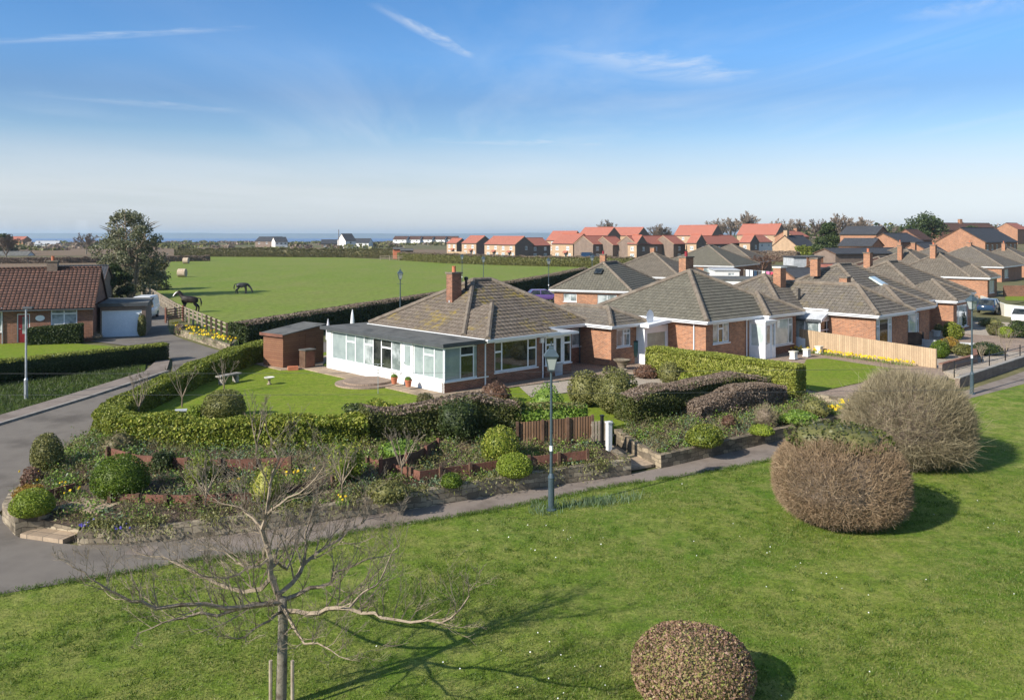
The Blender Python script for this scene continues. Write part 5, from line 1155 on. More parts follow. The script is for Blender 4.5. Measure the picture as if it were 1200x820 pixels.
for px_, py_, s_, lab in ((729, 433, 1.0, 'larger pale stone bowl on the paving before the brick wing'), (729, 441, .62, 'smaller pale stone bowl nearer the gravel')):
    x, y, z = W(px_, py_, G1 + .05); mb = MB(); mb.lathe([(.28 * s_, 0), (.22 * s_, .1), (.32 * s_, .3 * s_ + .1), (.52 * s_, .45 * s_ + .1), (.54 * s_, .52 * s_ + .1), (.42 * s_, .5 * s_ + .1)], n=16); tag(mb.build('stone_bowl', M['stone_pale'], None, True, (x, y, G1 + .05)), lab, 'planter', 'stone bowls')
for px_, py_, lab in ((759, 422, 'leftmost white block planter in front of the tall window'), (785, 419, 'middle white block planter in front of the tall window'), (800, 415.5, 'rightmost white block planter beside the board fence')):
    pass
for px_, py_, lab in ((930, 420.5, 'leftmost white block planter in front of the tall window'), (945.5, 417.5, 'middle white block planter in front of the tall window'), (960, 414, 'rightmost white block planter near the board fence')):
    x, y, z = W(px_, py_, 1.05); t = thing('block_planter', lab, 'planter', (x, y, 1.05), R(42), 'white block planters'); mb = MB(); mb.box(-.22, .22, -.2, .2, 0, .06); mb.box(-.19, .19, -.17, .17, .061, .44); mb.build('block', M['render'], t); mb = MB(); mb.box(-.24, .24, -.22, .22, .442, .5); mb.build('top_slab', M['cream'], t)

# ------------------------------------------------------------------ masonry in the gardens
wz = lambda p: (p[0], p[1], base(*p))
wall_run('stone_wall', 'long low stone retaining wall beside the path, in front of the rockery', [wz(p) for p in wall1], .3, [.38, .42, .45, .5, .52, .56, .58, .58, .55], M['stone_pale'])
wall_run('stone_wall', 'stone wall of the planter at the road corner', [wz(p) for p in ((-16.9, 30.4), (-16.35, 28), (-15.9, 26.9), (-14.75, 25.6), (-14.2, 25.9), (-14.1, 26.6))], .3, .55, M['stone_pale'])
wall_run('stone_wall', 'stone wall curving from the gate along the path, right of the gate', [wz(p) for p in ((4.45, 36.1), (5.0, 34.5), (5.7, 32.9), (8.7, 35.05), (11.7, 37.2), (15.1, 39.45), (16.6, 40.5))], .3, [.72, .62, .52, .52, .5, .48, .46], M['stone'])
wall_run('stone_wall', 'short stone end wall left of the garden gate', [wz(p) for p in ((4.35, 32.15), (3.9, 33.6), (3.55, 35.2))], .3, [.55, .6, .75], M['stone'])
wall_run('stone_wall', 'low stone wall stepping up to the front lawn, behind the round bushes', [(14.9, 42.9, .3), (16.5, 41.6, .3), (17.2, 42.2, .3), (19.6, 44.4, .35), (24.6, 48.4, .45)], .28, [.75, .75, .62, .62, .56], M['stone_pale'])
stp = thing('stone_steps', 'worn stone steps at the corner of the rockery', 'steps', (-13.5, 25.9, 0), R(-18))
mb = MB(); mb.box(-.85, .75, -.9, .1, -.1, .14); mb.build('step', M['paving'], stp); mb = MB(); mb.box(-.8, .75, -.3, .75, .142, .36); mb.build('step', M['stone_pale'], stp); mb = MB(); mb.box(-.75, .8, .35, 1.4, .362, .56); mb.build('step', M['paving'], stp)
wall_run('brick_wall', 'brown brick wall along the path right of the lamp post', [(24.9, 47.7, .35), (29.4, 51.6, .5), (42, 63, .75), (52, 72, .8)], .25, .62, M['brick_brown'], cope=M['kerb'])
wall_run('brick_wall', 'stepped brick garden wall ending near the board fence', [(25.6, 51.0, .5), (29.5, 54.3, .8), (31.0, 57.2, .8)], .22, [.75, .55, .5], M['brick_brown'], cope=M['brick_red'])
wall_run('boundary_wall', 'pale rendered boundary wall beside the parked blue car', [W(1150, 358, 1.0), W(1178, 369, .9), W(1215, 374, .9)], .2, 1.1, M['cream'])
wall_run('boundary_wall', 'red brick wall around a small lawn at the right edge', [W(1176, 347, .9), W(1220, 347, .9)], .2, 1.4, M['brick_red'])
wall_run('stone_wall', 'low pale stone kerb wall around the daffodil bed by the field fence', [W(206, 390, .85), W(225, 396, .85), W(250, 404, .85), W(270, 411, .85), W(277, 404, .85)], .35, .42, M['stone_pale'])
strip('flower_bed', [W(206, 389, 1)[:2], W(225, 394, 1)[:2], W(250, 402, 1)[:2], W(271, 408, 1)[:2]], [W(206, 384, 1)[:2], W(224, 387, 1)[:2], W(250, 394, 1)[:2], W(276, 400, 1)[:2]], 1.15, 1.15, M['soil'], 30, 5, .05)

# ------------------------------------------------------------------ timber fences
def board_fence(name, label, pts, h, mat, post=1.8, pm=None, pw_=.1, over=.0, cat_='fence', th=.03, rail=False, group=None):
    o = pts[0]; t = thing(name, label, cat_, o, group=group); P = [Vector(p) - Vector(o) for p in pts]; mb = MB(); hs = h if hasattr(h, '__len__') else [h] * len(P)
    for k in range(len(P) - 1):
        a, b = P[k], P[k + 1]; d = (b - a); Ls = math.hypot(d.x, d.y); d = Vector((d.x / Ls, d.y / Ls, 0)); n = Vector((-d.y, d.x, 0)) * th
        mb.loft([[a + Vector((0, 0, .0)), a + n, a + n + Vector((0, 0, hs[k])), a + Vector((0, 0, hs[k]))], [b, b + n, b + n + Vector((0, 0, hs[k + 1])), b + Vector((0, 0, hs[k + 1]))]])
    mb.build('boards', mat, t)
    s = 0; tot = sum((Vector(P[k + 1]) - P[k]).length for k in range(len(P) - 1)); cum = [0]
    for k in range(len(P) - 1): cum.append(cum[-1] + (P[k + 1] - P[k]).length)
    m = max(1, round(tot / post))
    for q in range(m + 1):
        s = tot * q / m; k = max(i for i in range(len(P) - 1) if cum[i] <= s + 1e-6); f = (s - cum[k]) / (cum[k + 1] - cum[k]); p = P[k].lerp(P[k + 1], f); hh = hs[k] + (hs[k + 1] - hs[k]) * f
        d = (P[k + 1] - P[k]); d.z = 0; d.normalize(); nn = (-d.y, d.x)
        mb = MB(); mb.obox((p.x, p.y), (d.x, d.y), nn, -pw_ / 2, pw_ / 2, -pw_ - .003, -.003, p.z - .2, p.z + hh + over); mb.build('post', pm or mat, t)
    return t
def wzz(px, py, z): return W(px, py, z)
board_fence('board_fence', 'new pale larch board fence beside the second front lawn', [(25.4, 51.2, 1.0), (22.6, 55.3, 1.02), (19.9, 59.3, 1.05)], [1.15, 1.3, 1.42], M['fence_new'], 2.0, th=-.03)
board_fence('edging_boards', 'upper red stained board edging below the long hedge', [W(128, 545, .55), W(160, 554, .5), W(200, 557, .5), W(250, 560, .5), W(300, 559, .5), W(340, 557, .55)], .64, M['wood_red'], 1.2, M['wood_dark'], .12, .06)
board_fence('edging_boards', 'lower red stained board edging behind the stone wall, left part', [W(130, 594, .4), W(212, 596, .38), W(280, 594, .4), W(345, 585, .45), (-5.4, 29.2, .5)], .42, M['wood_red'], .9, M['wood_dark'], .12, .05)
board_fence('edging_boards', 'dark red board edging running up to the gate, right part', [(-5.2, 30.9, .62), W(492, 563, .6), W(540, 556, .58), W(615, 546, .6), W(688, 538, .65)], .32, M['wood_red'], 1.1, M['wood_dark'], .1, .08)
board_fence('edging_boards', 'short dark board edging in the middle of the rockery', [W(445, 553, .75), W(490, 542, .78), W(512, 528, .8)], .42, M['wood_dark'], 1.2, M['wood_red'], .1, .06)
board_fence('log_fence', 'brown split log fence panel left of the gate', [W(606, 520.5, .78), W(640, 519, .8), W(694, 516, .82)], [.85, .9, .98], M['log'], 1.2, M['wood_dark'], .1, .05)
mb = MB(); p_ = W(57, 585, .55); mb.obox((p_[0], p_[1]), (.5, .86), (-.86, .5), -.9, .9, 0, .04, .45, .85); tag(mb.build('edging_boards', M['wood_red']), 'leaning red board beside the corner planter', 'fence')
gt = thing('garden_gate', 'white and grey garden gate between the log fence and a white post', 'gate', W(693, 520, .75), R(14))
mb = MB()
for q in range(7): mb.box(.02 + q * .13, .11 + q * .13, 0, .03, .1, .88)
mb.build('pales', M['timber'], gt); mb = MB(); mb.box(0, .95, .032, .06, .25, .33); mb.box(0, .95, .032, .06, .7, .78); mb.build('rail', M['timber'], gt)
for px_, py_, h_, m_, lab in ((713.5, 530, 1.15, 'render', 'white gate post right of the garden gate'), (705.5, 528, 1.35, 'black', 'thin black gate post touching the white post'), (692, 517, .85, 'render', 'short white gate post left of the garden gate')):
    x, y, z = W(px_, py_, .5); mb = MB(); k_ = .09 if m_ != 'black' else .05; mb.box(-k_, k_, -k_, k_, -.3, h_); mb.box(-k_ - .02, k_ + .02, -k_ - .02, k_ + .02, h_ + .002, h_ + .06); tag(mb.build('gate_post', M[m_], None, False, (x, y, .5), R(30)), lab, 'post')
surface('garden_steps_path', [(4.5, 32.4), (5.5, 33.0), (4.9, 34.6), (4.4, 36.2), (3.75, 36.0), (4.0, 34)], .14, M['paving'], 0, 1, False, .1)
# post and rail fence of the field
fp = [W(266, 398, .85), W(240, 386, .85), W(222, 378, .85), W(206, 370, .85), W(190, 359, .85), W(180, 352, .85), W(166, 344, .85)]
t = thing('rail_fence', 'post and rail fence along the field edge above the daffodils', 'fence', fp[0]); P = [Vector(p) - Vector(fp[0]) for p in fp]
cum = [0]
for k in range(len(P) - 1): cum.append(cum[-1] + (P[k + 1] - P[k]).length)
q = 0.0
while q < cum[-1]:
    k = max(i for i in range(len(P) - 1) if cum[i] <= q); p = P[k].lerp(P[k + 1], (q - cum[k]) / (cum[k + 1] - cum[k])); mb = MB(); mb.box(p.x - .08, p.x + .08, p.y - .08, p.y + .08, -.2, 1.3); mb.build('post', M['twig_dark' if q < 9 else 'timber'], t); q += 1.9
for h_ in (.45, .85, 1.15):
    mb = MB()
    for k in range(len(P) - 1): a, b = P[k], P[k + 1]; d = (b - a).normalized(); n = (-d.y, d.x); mb.loft([[(a.x, a.y + .09, h_), (a.x, a.y + .14, h_), (a.x, a.y + .14, h_ + .1), (a.x, a.y + .09, h_ + .1)], [(b.x, b.y + .09, h_), (b.x, b.y + .14, h_), (b.x, b.y + .14, h_ + .1), (b.x, b.y + .09, h_ + .1)]])
    mb.build('rail', M['timber'], t)
g_ = thing('field_gate', 'small red field gate left of the rail fence', 'gate', W(195, 378, .85), R(75))
mb = MB()
for q in range(5): mb.box(0, 2.4, 0, .05, .2 + q * .23, .3 + q * .23)
mb.build('bar', M['wood_red'], g_); 
for q in (-.12, 2.401): mb = MB(); mb.box(q, q + .12, -.06, .1, -.1, 1.4); mb.build('gate_post', M['wood_red'], g_)
board_fence('picket_fence', 'short black fence between two bungalow fronts on the right', [W(1053, 405, .9), W(1081, 404, .9)], .95, M['wood_dark'], 1.5, M['black'])
board_fence('picket_fence', 'low grey green picket fence before the dark green door', [W(1082, 407, .9), W(1110, 410, .9), W(1142, 412, .9)], .6, M['lead'], 1.8, M['lead'])
wf = thing('railing', 'thin dark garden railing on the brown wall by the lamp post', 'railing', (25.5, 49.2, .85))
mb = MB(); mb.tube([(0, 0, .7), (12, 10.6, .7)], .025, 5); mb.tube([(0, 0, .35), (12, 10.6, .35)], .02, 5); mb.build('rail', M['black'], wf)
for q in range(7): mb = MB(); mb.tube([(q * 2, q * 1.767, -.1), (q * 2, q * 1.767, .9)], .035, 6); mb.build('post', M['black'], wf)
board_fence('board_fence', 'orange board fence in front of the estate hedge, middle', [(2.2, 250, .9), (14, 240, .9), (22, 232, .9)], 1.9, M['fence_new'], 3.0)
board_fence('board_fence', 'orange board fence at the left end of the estate', [(-24, 322, .9), (-17, 316, .9)], 1.8, M['fence_new'], 3.0)
board_fence('board_fence', 'orange board fence behind the washing line', [W(946, 312, .9), W(986, 313, .9)], 1.8, M['fence_new'], 3.0)
# washing on a line
wl0, wl1 = W(872, 320, 2.4), W(908, 323, 2.4)
wt = thing('washing_line', 'washing line with two posts behind the second bungalow', 'washing line', (wl0[0], wl0[1], .9)); dx_, dy_ = wl1[0] - wl0[0], wl1[1] - wl0[1]
mb = MB(); mb.tube([(0, 0, 2.1), (dx_, dy_, 2.1)], .015, 4); mb.build('line', M['white'], wt)
for f_ in (0, 1): mb = MB(); mb.tube([(dx_ * f_, dy_ * f_, -.1), (dx_ * f_, dy_ * f_, 2.2)], .05, 6); mb.build('post', M['timber'], wt)
for k, (c_, n_) in enumerate(((('white'), 'white shirt'), ('garage_door', 'pale blue towel'), ('car_blue', 'dark blue shirt'), ('gutter_dark', 'dark trousers'), ('cream', 'cream towel'), ('pinkc', 'pink top'), ('redc', 'red top'))):
    if c_ == 'pinkc': M[c_] = flat('pink_cloth', (.6, .16, .3), .9)
    if c_ == 'redc': M[c_] = flat('red_cloth', (.5, .05, .09), .9)
    f_ = .06 + k * .135; x0, x1 = f_, f_ + .1; mb = MB(); mb.loft([[(wl0[0] + dx_ * x0, wl0[1] + dy_ * x0, z) for z in (2.98, 1.7 + .1 * (k % 3))] + [(wl0[0] + dx_ * x0, wl0[1] + dy_ * x0 + .04, z) for z in (1.7 + .1 * (k % 3), 2.98)], [(wl0[0] + dx_ * x1, wl0[1] + dy_ * x1, z) for z in (2.98, 1.75 + .1 * (k % 2))] + [(wl0[0] + dx_ * x1, wl0[1] + dy_ * x1 + .04, z) for z in (1.75 + .1 * (k % 2), 2.98)]])
    tag(mb.build('washing', M[c_]), n_ + ' hanging on the washing line', 'washing', 'washing on the line')
# ------------------------------------------------------------------ hedges
def H_(pts, z): return [(p[0], p[1], z) for p in pts]
hedge('hedge', 'mixed evergreen hedge curving along the road from the lawn corner to the shed', [(-15.6, 57, .85), (-16.7, 53, .8), (-17.2, 47, .65), (-17.35, 41, .5), (-17.3, 37.2, .45), (-16.7, 35.3, .45), (-15.3, 34.0, .5)], 1.2, [1.35, 1.35, 1.35, 1.3, 1.3, 1.3, 1.35], L['hedge'], 420, .11, rough=.16, topdens=1.6)
hedge('hedge', 'glossy yellow green hedge above the upper board edging, left half of the rockery', [(-15.6, 34.1, .55), (-13.5, 33.5, .6), (-11.3, 33.1, .6), (-9.3, 33.1, .65), (-7.5, 33.1, .7), (-5.7, 33.5, .75)], 1.25, [1.25, 1.4, 1.2, 1.35, 1.1, 1.3], L['laurel'], 480, .13, rough=.2, topdens=1.3)
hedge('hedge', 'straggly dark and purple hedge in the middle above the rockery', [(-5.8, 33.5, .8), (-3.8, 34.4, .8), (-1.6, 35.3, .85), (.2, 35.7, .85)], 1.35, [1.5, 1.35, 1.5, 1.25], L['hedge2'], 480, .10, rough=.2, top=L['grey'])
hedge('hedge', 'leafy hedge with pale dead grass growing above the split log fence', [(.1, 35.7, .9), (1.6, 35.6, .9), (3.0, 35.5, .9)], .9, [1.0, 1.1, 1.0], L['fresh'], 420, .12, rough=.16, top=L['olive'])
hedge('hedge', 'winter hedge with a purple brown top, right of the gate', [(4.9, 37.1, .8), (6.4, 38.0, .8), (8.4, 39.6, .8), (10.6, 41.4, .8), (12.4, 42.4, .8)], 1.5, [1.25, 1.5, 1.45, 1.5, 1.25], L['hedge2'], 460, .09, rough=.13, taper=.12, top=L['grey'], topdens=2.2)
hedge('hedge', 'lower purple brown hedge, in front of the right winter hedge', [(8.0, 38.0, .75), (9.8, 39.3, .75), (11.6, 40.6, .75), (13.0, 41.9, .75)], 1.3, [.75, 1.15, 1.2, .9], L['grey'], 520, .085, rough=.15, topdens=1.8, taper=.15)
hedge('hedge', 'tall bright green clipped privet hedge between the first two bungalows', [(8.05, 48.9, .95), (10.2, 46.8, .9), (12.4, 44.6, .85), (14.4, 42.7, .7)], 1.3, [1.65, 1.7, 1.7, 1.8], L['privet'], 520, .10, rough=.025, topdens=1.5)
hedge('hedge', 'low clipped hedge around the left bungalow lawn', [(-37, 39.2, .75), (-29.4, 48.7, .75), (-25.6, 53.0, .78), (-22.9, 56.2, .8)], 1.15, 1.1, L['dark'], 330, .10, top=L['privet'], rough=.03, topdens=1.5)  # sides coloured dark and top bright to stand for shade and sunlight
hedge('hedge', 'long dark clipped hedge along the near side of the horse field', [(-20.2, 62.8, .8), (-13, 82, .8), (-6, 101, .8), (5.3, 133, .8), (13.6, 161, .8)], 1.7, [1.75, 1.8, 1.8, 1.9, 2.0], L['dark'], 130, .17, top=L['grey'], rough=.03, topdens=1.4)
hedge('hedge', 'dark hedge across the far end of the horse field', [(-126, 320, .8), (-92, 314, .8), (-60, 308, .8), (-40, 296, .8)], 2.6, [2.8, 3.4, 2.9, 3.4], L['thorn'], 60, .3, rough=.14, topdens=1.6)
hedge('hedge', 'brown winter hedge in front of the red roofed estate', [(-36, 276, .8), (-18, 245, .8), (2, 227, .8), (23, 214, .8), (42, 204, .8)], 2.4, [2.5, 2.7, 2.5, 2.7, 2.5], L['olive'], 80, .26, rough=.14, top=L['grey'], topdens=1.6)
0 and hedge('hedge', 'scrubby hedge along the left side of the horse field', [(-58, 135, .8), (-76, 185, .8), (-100, 250, .8)], 3, [2.6, 2.6, 2.4], L['grey'], 20, .5, rough=.16)
hedge('hedge', 'evergreen bush hedge under the left bungalow window', [(*L0(q0(38), -.75), .82), (*L0(q0(58), -.8), .82), (*L0(q0(98), -.8), .82)], 1.2, [1.2, 1.35, 1.45], L['dark'], 330, .13, rough=.08)
hedge('hedge', 'green hedge behind the sheds near the dark conifer', [W(945, 306, 1), W(985, 309, 1), W(1030, 311, 1)], 2, 1.8, L['fresh'], 60, .25, rough=.08)
hedge('hedge', 'brown hedge closing the far end of the gardens, below the white walled house', [W(866, 306, 1.2), W(900, 306, 1.2), W(935, 307, 1.2)], 2, 3.0, L['grey'], 40, .3, rough=.12)
hedge('hedge', 'field hedge far left behind the steep roofed bungalow', [(-170, 235, .8), (-128, 245, .8), (-94, 265, .8)], 2, 1.7, L['grey'], 60, .35, rough=.2)

# ------------------------------------------------------------------ shrubs of the rockery and the green
def sh(label, px, pyb, wpx, hpx, z, mat, n=1500, leaf=.09, style='dome', name='shrub', cat_='shrub', **kw):
    x, y, _ = W(px, pyb, z); r = wpx / FP * y / 2; y2 = y + r * .75
    hh = max(.15, hpx / FP * y * 1.0 + 0.0)
    return shrub(name, label, cat_, (x * y2 / y, y2, z), r, hh, L[mat] if mat in L else M[mat], n, leaf, style, **kw)
# three big bushes on the green
B = (.25,)
shrub('round_bush', 'large clipped twiggy bush with ivy leaves on its crown, right on the green', 'bush', (10.35, 26.9, 0), 2.0, 2.75, L['brown'], 52000, .19, 'twig', low=.42, lumpy=.022, depth=.13, sq=.82)
V, F_, I = shrub_geo(1.5, 1.35, .75, 1500, .12, 'dome', low=.2, lumpy=.16, depth=.6)
iv = mesh_np('ivy', V, F_, [L['hedge2'], M['twig']], bpy.data.objects['round_bush'], I, loc=(-.1, .15, 2.32))
shrub('round_bush', 'larger pale twiggy bush behind the clipped one, right on the green', 'bush', (15.6, 33.6, .02), 2.4, 3.5, L['brown2'], 36000, .40, 'twig', low=.42, lumpy=.055, depth=.24, sq=.88)
shrub('round_bush', 'rounded bush with pink buds and yellow green leaves, at the bottom edge', 'bush', (3.5, 16.55, 0), 1.17, 1.33, L['pinkbud'], 12000, .055, 'dome', low=.4, lumpy=.02, sq=.9, depth=.15)
sh('large dark green clipped dome below the upper board edging', 141, 590, 66, 52, .5, 'box', 5200, .06, lumpy=.02)
sh('small bright green clipped dome on the corner planter', 38, 610, 50, 32, .5, 'lime', 3200, .055, lumpy=.02)
sh('egg shaped grey green topiary at the road corner', 55, 556, 37, 46, .5, 'olive', 2600, .07, lumpy=.04)
sh('reddish brown twiggy shrub left of the egg shaped topiary', 37, 572, 24, 22, .5, 'red', 700, .07, lumpy=.12)
sh('yellow variegated low shrub above the corner planter', 34, 588, 34, 18, .55, 'orange', 900, .06, lumpy=.12)
sh('bright green clipped low dome left of the lamp post', 603, 563, 45, 28, .5, 'lime', 3400, .055, lumpy=.02)
sh('yellow green variegated round shrub above the clipped dome', 586, 545, 46, 42, .62, 'laurel', 1800, .08, lumpy=.05)
sh('small green clipped cushion left of the lamp post dome', 529, 574, 26, 17, .52, 'box', 1000, .055, lumpy=.04)
sh('loose yellow green shrub in the middle of the rockery', 405, 566, 46, 44, .7, 'laurel', 900, .09, lumpy=.18)
sh('tall dark shrub rising out of the straggly middle hedge', 535, 520, 46, 50, .8, 'dark', 1500, .10, lumpy=.15)
sh('bushy leafy shrub with yellow edges joining the two front hedges', 448, 516, 58, 46, .8, 'laurel', 1700, .11, lumpy=.14)
sh('purple brown twiggy shrub on top of the middle hedge', 565, 502, 40, 40, .85, 'grey', 1200, .09, lumpy=.16)
sh('green spreading shrub between the middle hedge and the dark edging', 470, 545, 44, 26, .7, 'fresh', 900, .10, lumpy=.18)
sh('low olive shrub hanging over the stone wall, below the dark edging', 455, 592, 48, 24, .5, 'olive', 1000, .08, lumpy=.2)
sh('loose evergreen shrub against the upper board edging', 236, 572, 42, 36, .55, 'hedge', 700, .09, lumpy=.2)
sh('dark leafy shrub beside the large clipped dome', 190, 558, 30, 26, .6, 'dark', 700, .09, lumpy=.15)
sh('purple grey shrub growing over the left end of the upper edging', 138, 535, 42, 24, .7, 'thorn', 900, .08, lumpy=.15)
sh('pale yellow flowering shrub behind the bare tree', 312, 594, 42, 44, .5, 'laurel', 700, .07, lumpy=.2)
sh('rounded olive shrub at the edge of the back lawn', 263, 494, 50, 34, .9, 'olive', 2200, .09, lumpy=.06)
sh('small lime shrub inside the hedge corner', 229, 493, 16, 16, .9, 'lime', 400, .09, lumpy=.1)
sh('small dark shrub standing on the lawn edge above the hedge', 416, 491, 26, 18, .9, 'dark', 500, .09, lumpy=.2)
sh('small round dark shrub beside the sunroom path corner', 498, 477, 20, 16, .9, 'thorn', 500, .08, lumpy=.1)
sh('reddish grey shrub on the gravel below the sunroom corner', 581, 474, 36, 24, .9, 'red', 900, .09, lumpy=.12)
sh('loose bright green shrub behind the split log fence', 640, 490, 44, 36, .9, 'fresh', 1100, .09, lumpy=.16)
sh('left one of two tall olive shrubs behind the gate', 686, 478, 42, 42, .9, 'olive', 1900, .10, lumpy=.08)
sh('right and taller one of two olive shrubs behind the gate', 722, 488, 50, 56, .9, 'olive', 2600, .10, lumpy=.08)
sh('low reddish shrub on the gravel by the water butt', 757, 444, 28, 15, .95, 'red', 700, .09, lumpy=.08)
sh('olive shrub against the foot of the bright privet hedge', 785, 450, 30, 25, .95, 'olive', 900, .09, lumpy=.08)
sh('small yellow green shrub at the foot of the bright privet hedge', 803, 453, 18, 16, .95, 'laurel', 450, .09, lumpy=.08)
sh('grey green shrub before the bright privet hedge, nearer its right part', 838, 450, 36, 18, .95, 'olive', 700, .09, lumpy=.12)
sh('wide green mound in the bed right of the gate', 826, 527, 44, 26, .55, 'hedge', 1500, .08, lumpy=.08)
sh('bright green low cushion at the wall top, right bed', 893, 512, 30, 12, .58, 'lime', 800, .07, lumpy=.08)
sh('pale brown twiggy shrub in the right bed', 897, 500, 24, 24, .65, 'brown2', 1200, .3, 'twig', lumpy=.1)
sh('reddish dead shrub below the purple brown hedge', 853, 500, 16, 12, .7, 'red', 350, .08, lumpy=.15)
sh('fresh green spreading plant along the right bed wall', 935, 500, 44, 16, .6, 'fresh', 900, .10, lumpy=.15)
sh('pale brown shrub near the stone steps of the front lawn', 957, 489, 30, 20, .7, 'olive', 700, .08, lumpy=.15)
sh('dark round green dome beyond the end of the board fence', 1101, 420, 22, 20, .9, 'box', 1600, .09, lumpy=.04)
sh('amber shrub beyond the board fence', 1112, 413, 30, 16, .9, 'orange', 1100, .1, lumpy=.1)
sh('tall green cone shrub beside the dark dome', 1108, 415, 9, 18, .9, 'olive', 600, .09, lumpy=.03)
sh('yellow green low hedge like shrub behind the board fence', 1048, 408, 28, 14, .95, 'lime', 1200, .1, lumpy=.06)
sh('grey green shrub right of the amber shrub', 1128, 417, 22, 14, .9, 'olive', 800, .1, lumpy=.1)
sh('leafy green bush right of the dark green door', 1117, 398, 24, 20, .9, 'hedge', 1200, .12, lumpy=.1)
sh('dark climbing shrub on the wall beside the dark green door', 1123, 386, 16, 26, .9, 'dark', 900, .12, lumpy=.1)
sh('clipped ball in a white pot by the dark green door', 1100, 389, 10, 9, 1.25, 'olive', 400, .09, lumpy=.04)
x, y, z = W(1100.5, 394.5, .9); mb = MB(); mb.lathe([(.26, 0), (.33, .42), (.36, .42), (.36, .5), (.3, .5)], n=14); tag(mb.build('plant_pot', M['render'], None, False, (x, y + .45, .87)), 'white pot under the clipped ball by the dark green door', 'plant pot')
sh('dark spreading shrub before the right driveway', 1155, 417, 36, 14, .88, 'dark', 1100, .1, lumpy=.12)
sh('golden yellow shrub behind the right driveway', 1179, 396, 17, 13, .9, 'lime', 800, .12, lumpy=.08)
sh('grey shrub left of the golden yellow shrub', 1166, 393, 18, 14, .9, 'thorn', 700, .12, lumpy=.1)
sh('dark dome shrub right of the golden yellow shrub', 1193, 396, 22, 20, .9, 'dark', 1000, .12, lumpy=.08)
sh('pale green low shrub by the boundary wall of the blue car', 1161, 383, 26, 9, .9, 'olive', 700, .12, lumpy=.1)
sh('yellow shrub near the washing line', 926, 331, 13, 9, 1.0, 'lime', 500, .2, lumpy=.1)
sh('yellow ivy bush on the corner of the pale blue garage', 166, 394, 10, 26, .85, 'olive', 900, .13, lumpy=.12)
sh('brown dry grass tuft left of the pale blue garage door', 110, 399, 18, 9, .82, 'brown2', 700, .3, 'twig', lumpy=.1)
sh('grey shrub at the left end of the daffodil bed', 211, 392, 12, 12, .9, 'grey', 600, .12, lumpy=.1)
sh('ivy covered hedge end beside the rail fence', 278, 402, 10, 22, .95, 'hedge', 900, .13, lumpy=.12)

# low plants, dead stems and flowers on the beds: nobody could count them
def scatter_on(bed, n, lo=.03, hi=.97, vlo=.0, vhi=1.0):
    N_, M_, _ = bed.shape; i = rng.uniform(lo, hi, n) * (N_ - 1); j = rng.uniform(max(.02, vlo), min(.98, vhi), n) * (M_ - 1); a = i.astype(int); b = j.astype(int); fi = (i - a)[:, None]; fj = (j - b)[:, None]
    a1 = np.minimum(a + 1, N_ - 1); b1 = np.minimum(b + 1, M_ - 1)
    return (bed[a, b] * (1 - fi) + bed[a1, b] * fi) * (1 - fj) + (bed[a, b1] * (1 - fi) + bed[a1, b1] * fi) * fj
def clumps(C, per, rad, h, leaf, up=.5):
    n = len(C); P = np.repeat(C, per, 0); q = rng.normal(size=(len(P), 3)); sc_ = np.repeat(rng.uniform(.5, 1.4, n), per)
    P = P + np.stack([q[:, 0] * rad * sc_, q[:, 1] * rad * sc_, np.abs(q[:, 2]) * h * sc_ + .02], 1)
    return leaf_quads(P, unit(np.stack([q[:, 0], q[:, 1], np.full(len(P), up)], 1)), leaf, .5, .6)
allb = lambda n, **k: np.concatenate([scatter_on(bed1, int(n * .72), **k), scatter_on(bed2, int(n * .28), **k)])
for mat, n, per, rad, h, lf, lab in (('fresh', 210, 50, .17, .15, .09, 'fresh green low plants spread over the flower beds'), ('blue', 140, 44, .16, .13, .09, 'blue green low plants spread over the flower beds'), ('olive', 230, 36, .17, .16, .085, 'dull olive low plants spread over the flower beds'), ('red', 110, 24, .12, .10, .06, 'reddish brown dying plants in the flower beds'), ('thorn', 260, 26, .16, .14, .07, 'dark straggly plants in the flower beds')):
    V, F_ = clumps(allb(int(n * 2.4)), per, rad, h, lf); tag(mesh_np('ground_cover', V, F_, L[mat]), lab, 'ground cover', kind='stuff')
tl = rng.random(150); wx = np.interp(tl, np.linspace(0, 1, len(wall1)), [p[0] for p in wall1]); wy = np.interp(tl, np.linspace(0, 1, len(wall1)), [p[1] for p in wall1])
C = np.stack([wx + .05, wy - .02 + rng.normal(size=150) * .12, .50 + .08 * rng.random(150)], 1); V, F_ = clumps(C, 44, .14, .07, .07); V[:, 2] -= .22 * np.maximum(0, (np.repeat(np.repeat(wy, 44), 4) - .12 - V[:, 1]) / .2) ; tag(mesh_np('trailing_plants', V, F_, L['olive']), 'green plants spilling over the long stone wall', 'ground cover', kind='stuff')
C = allb(420); P = np.repeat(C, 22, 0) + rng.normal(size=(len(C) * 22, 3)) * [.12, .12, 0]; D = unit(rng.normal(size=P.shape) * [.8, .8, .3] + [0, 0, .75]); V, F_ = twig_quads(P, D, .42, .011)
tag(mesh_np('dead_stems', V, F_, L['brown2']), 'dead pale stems standing over the flower beds', 'dead stems', kind='stuff')
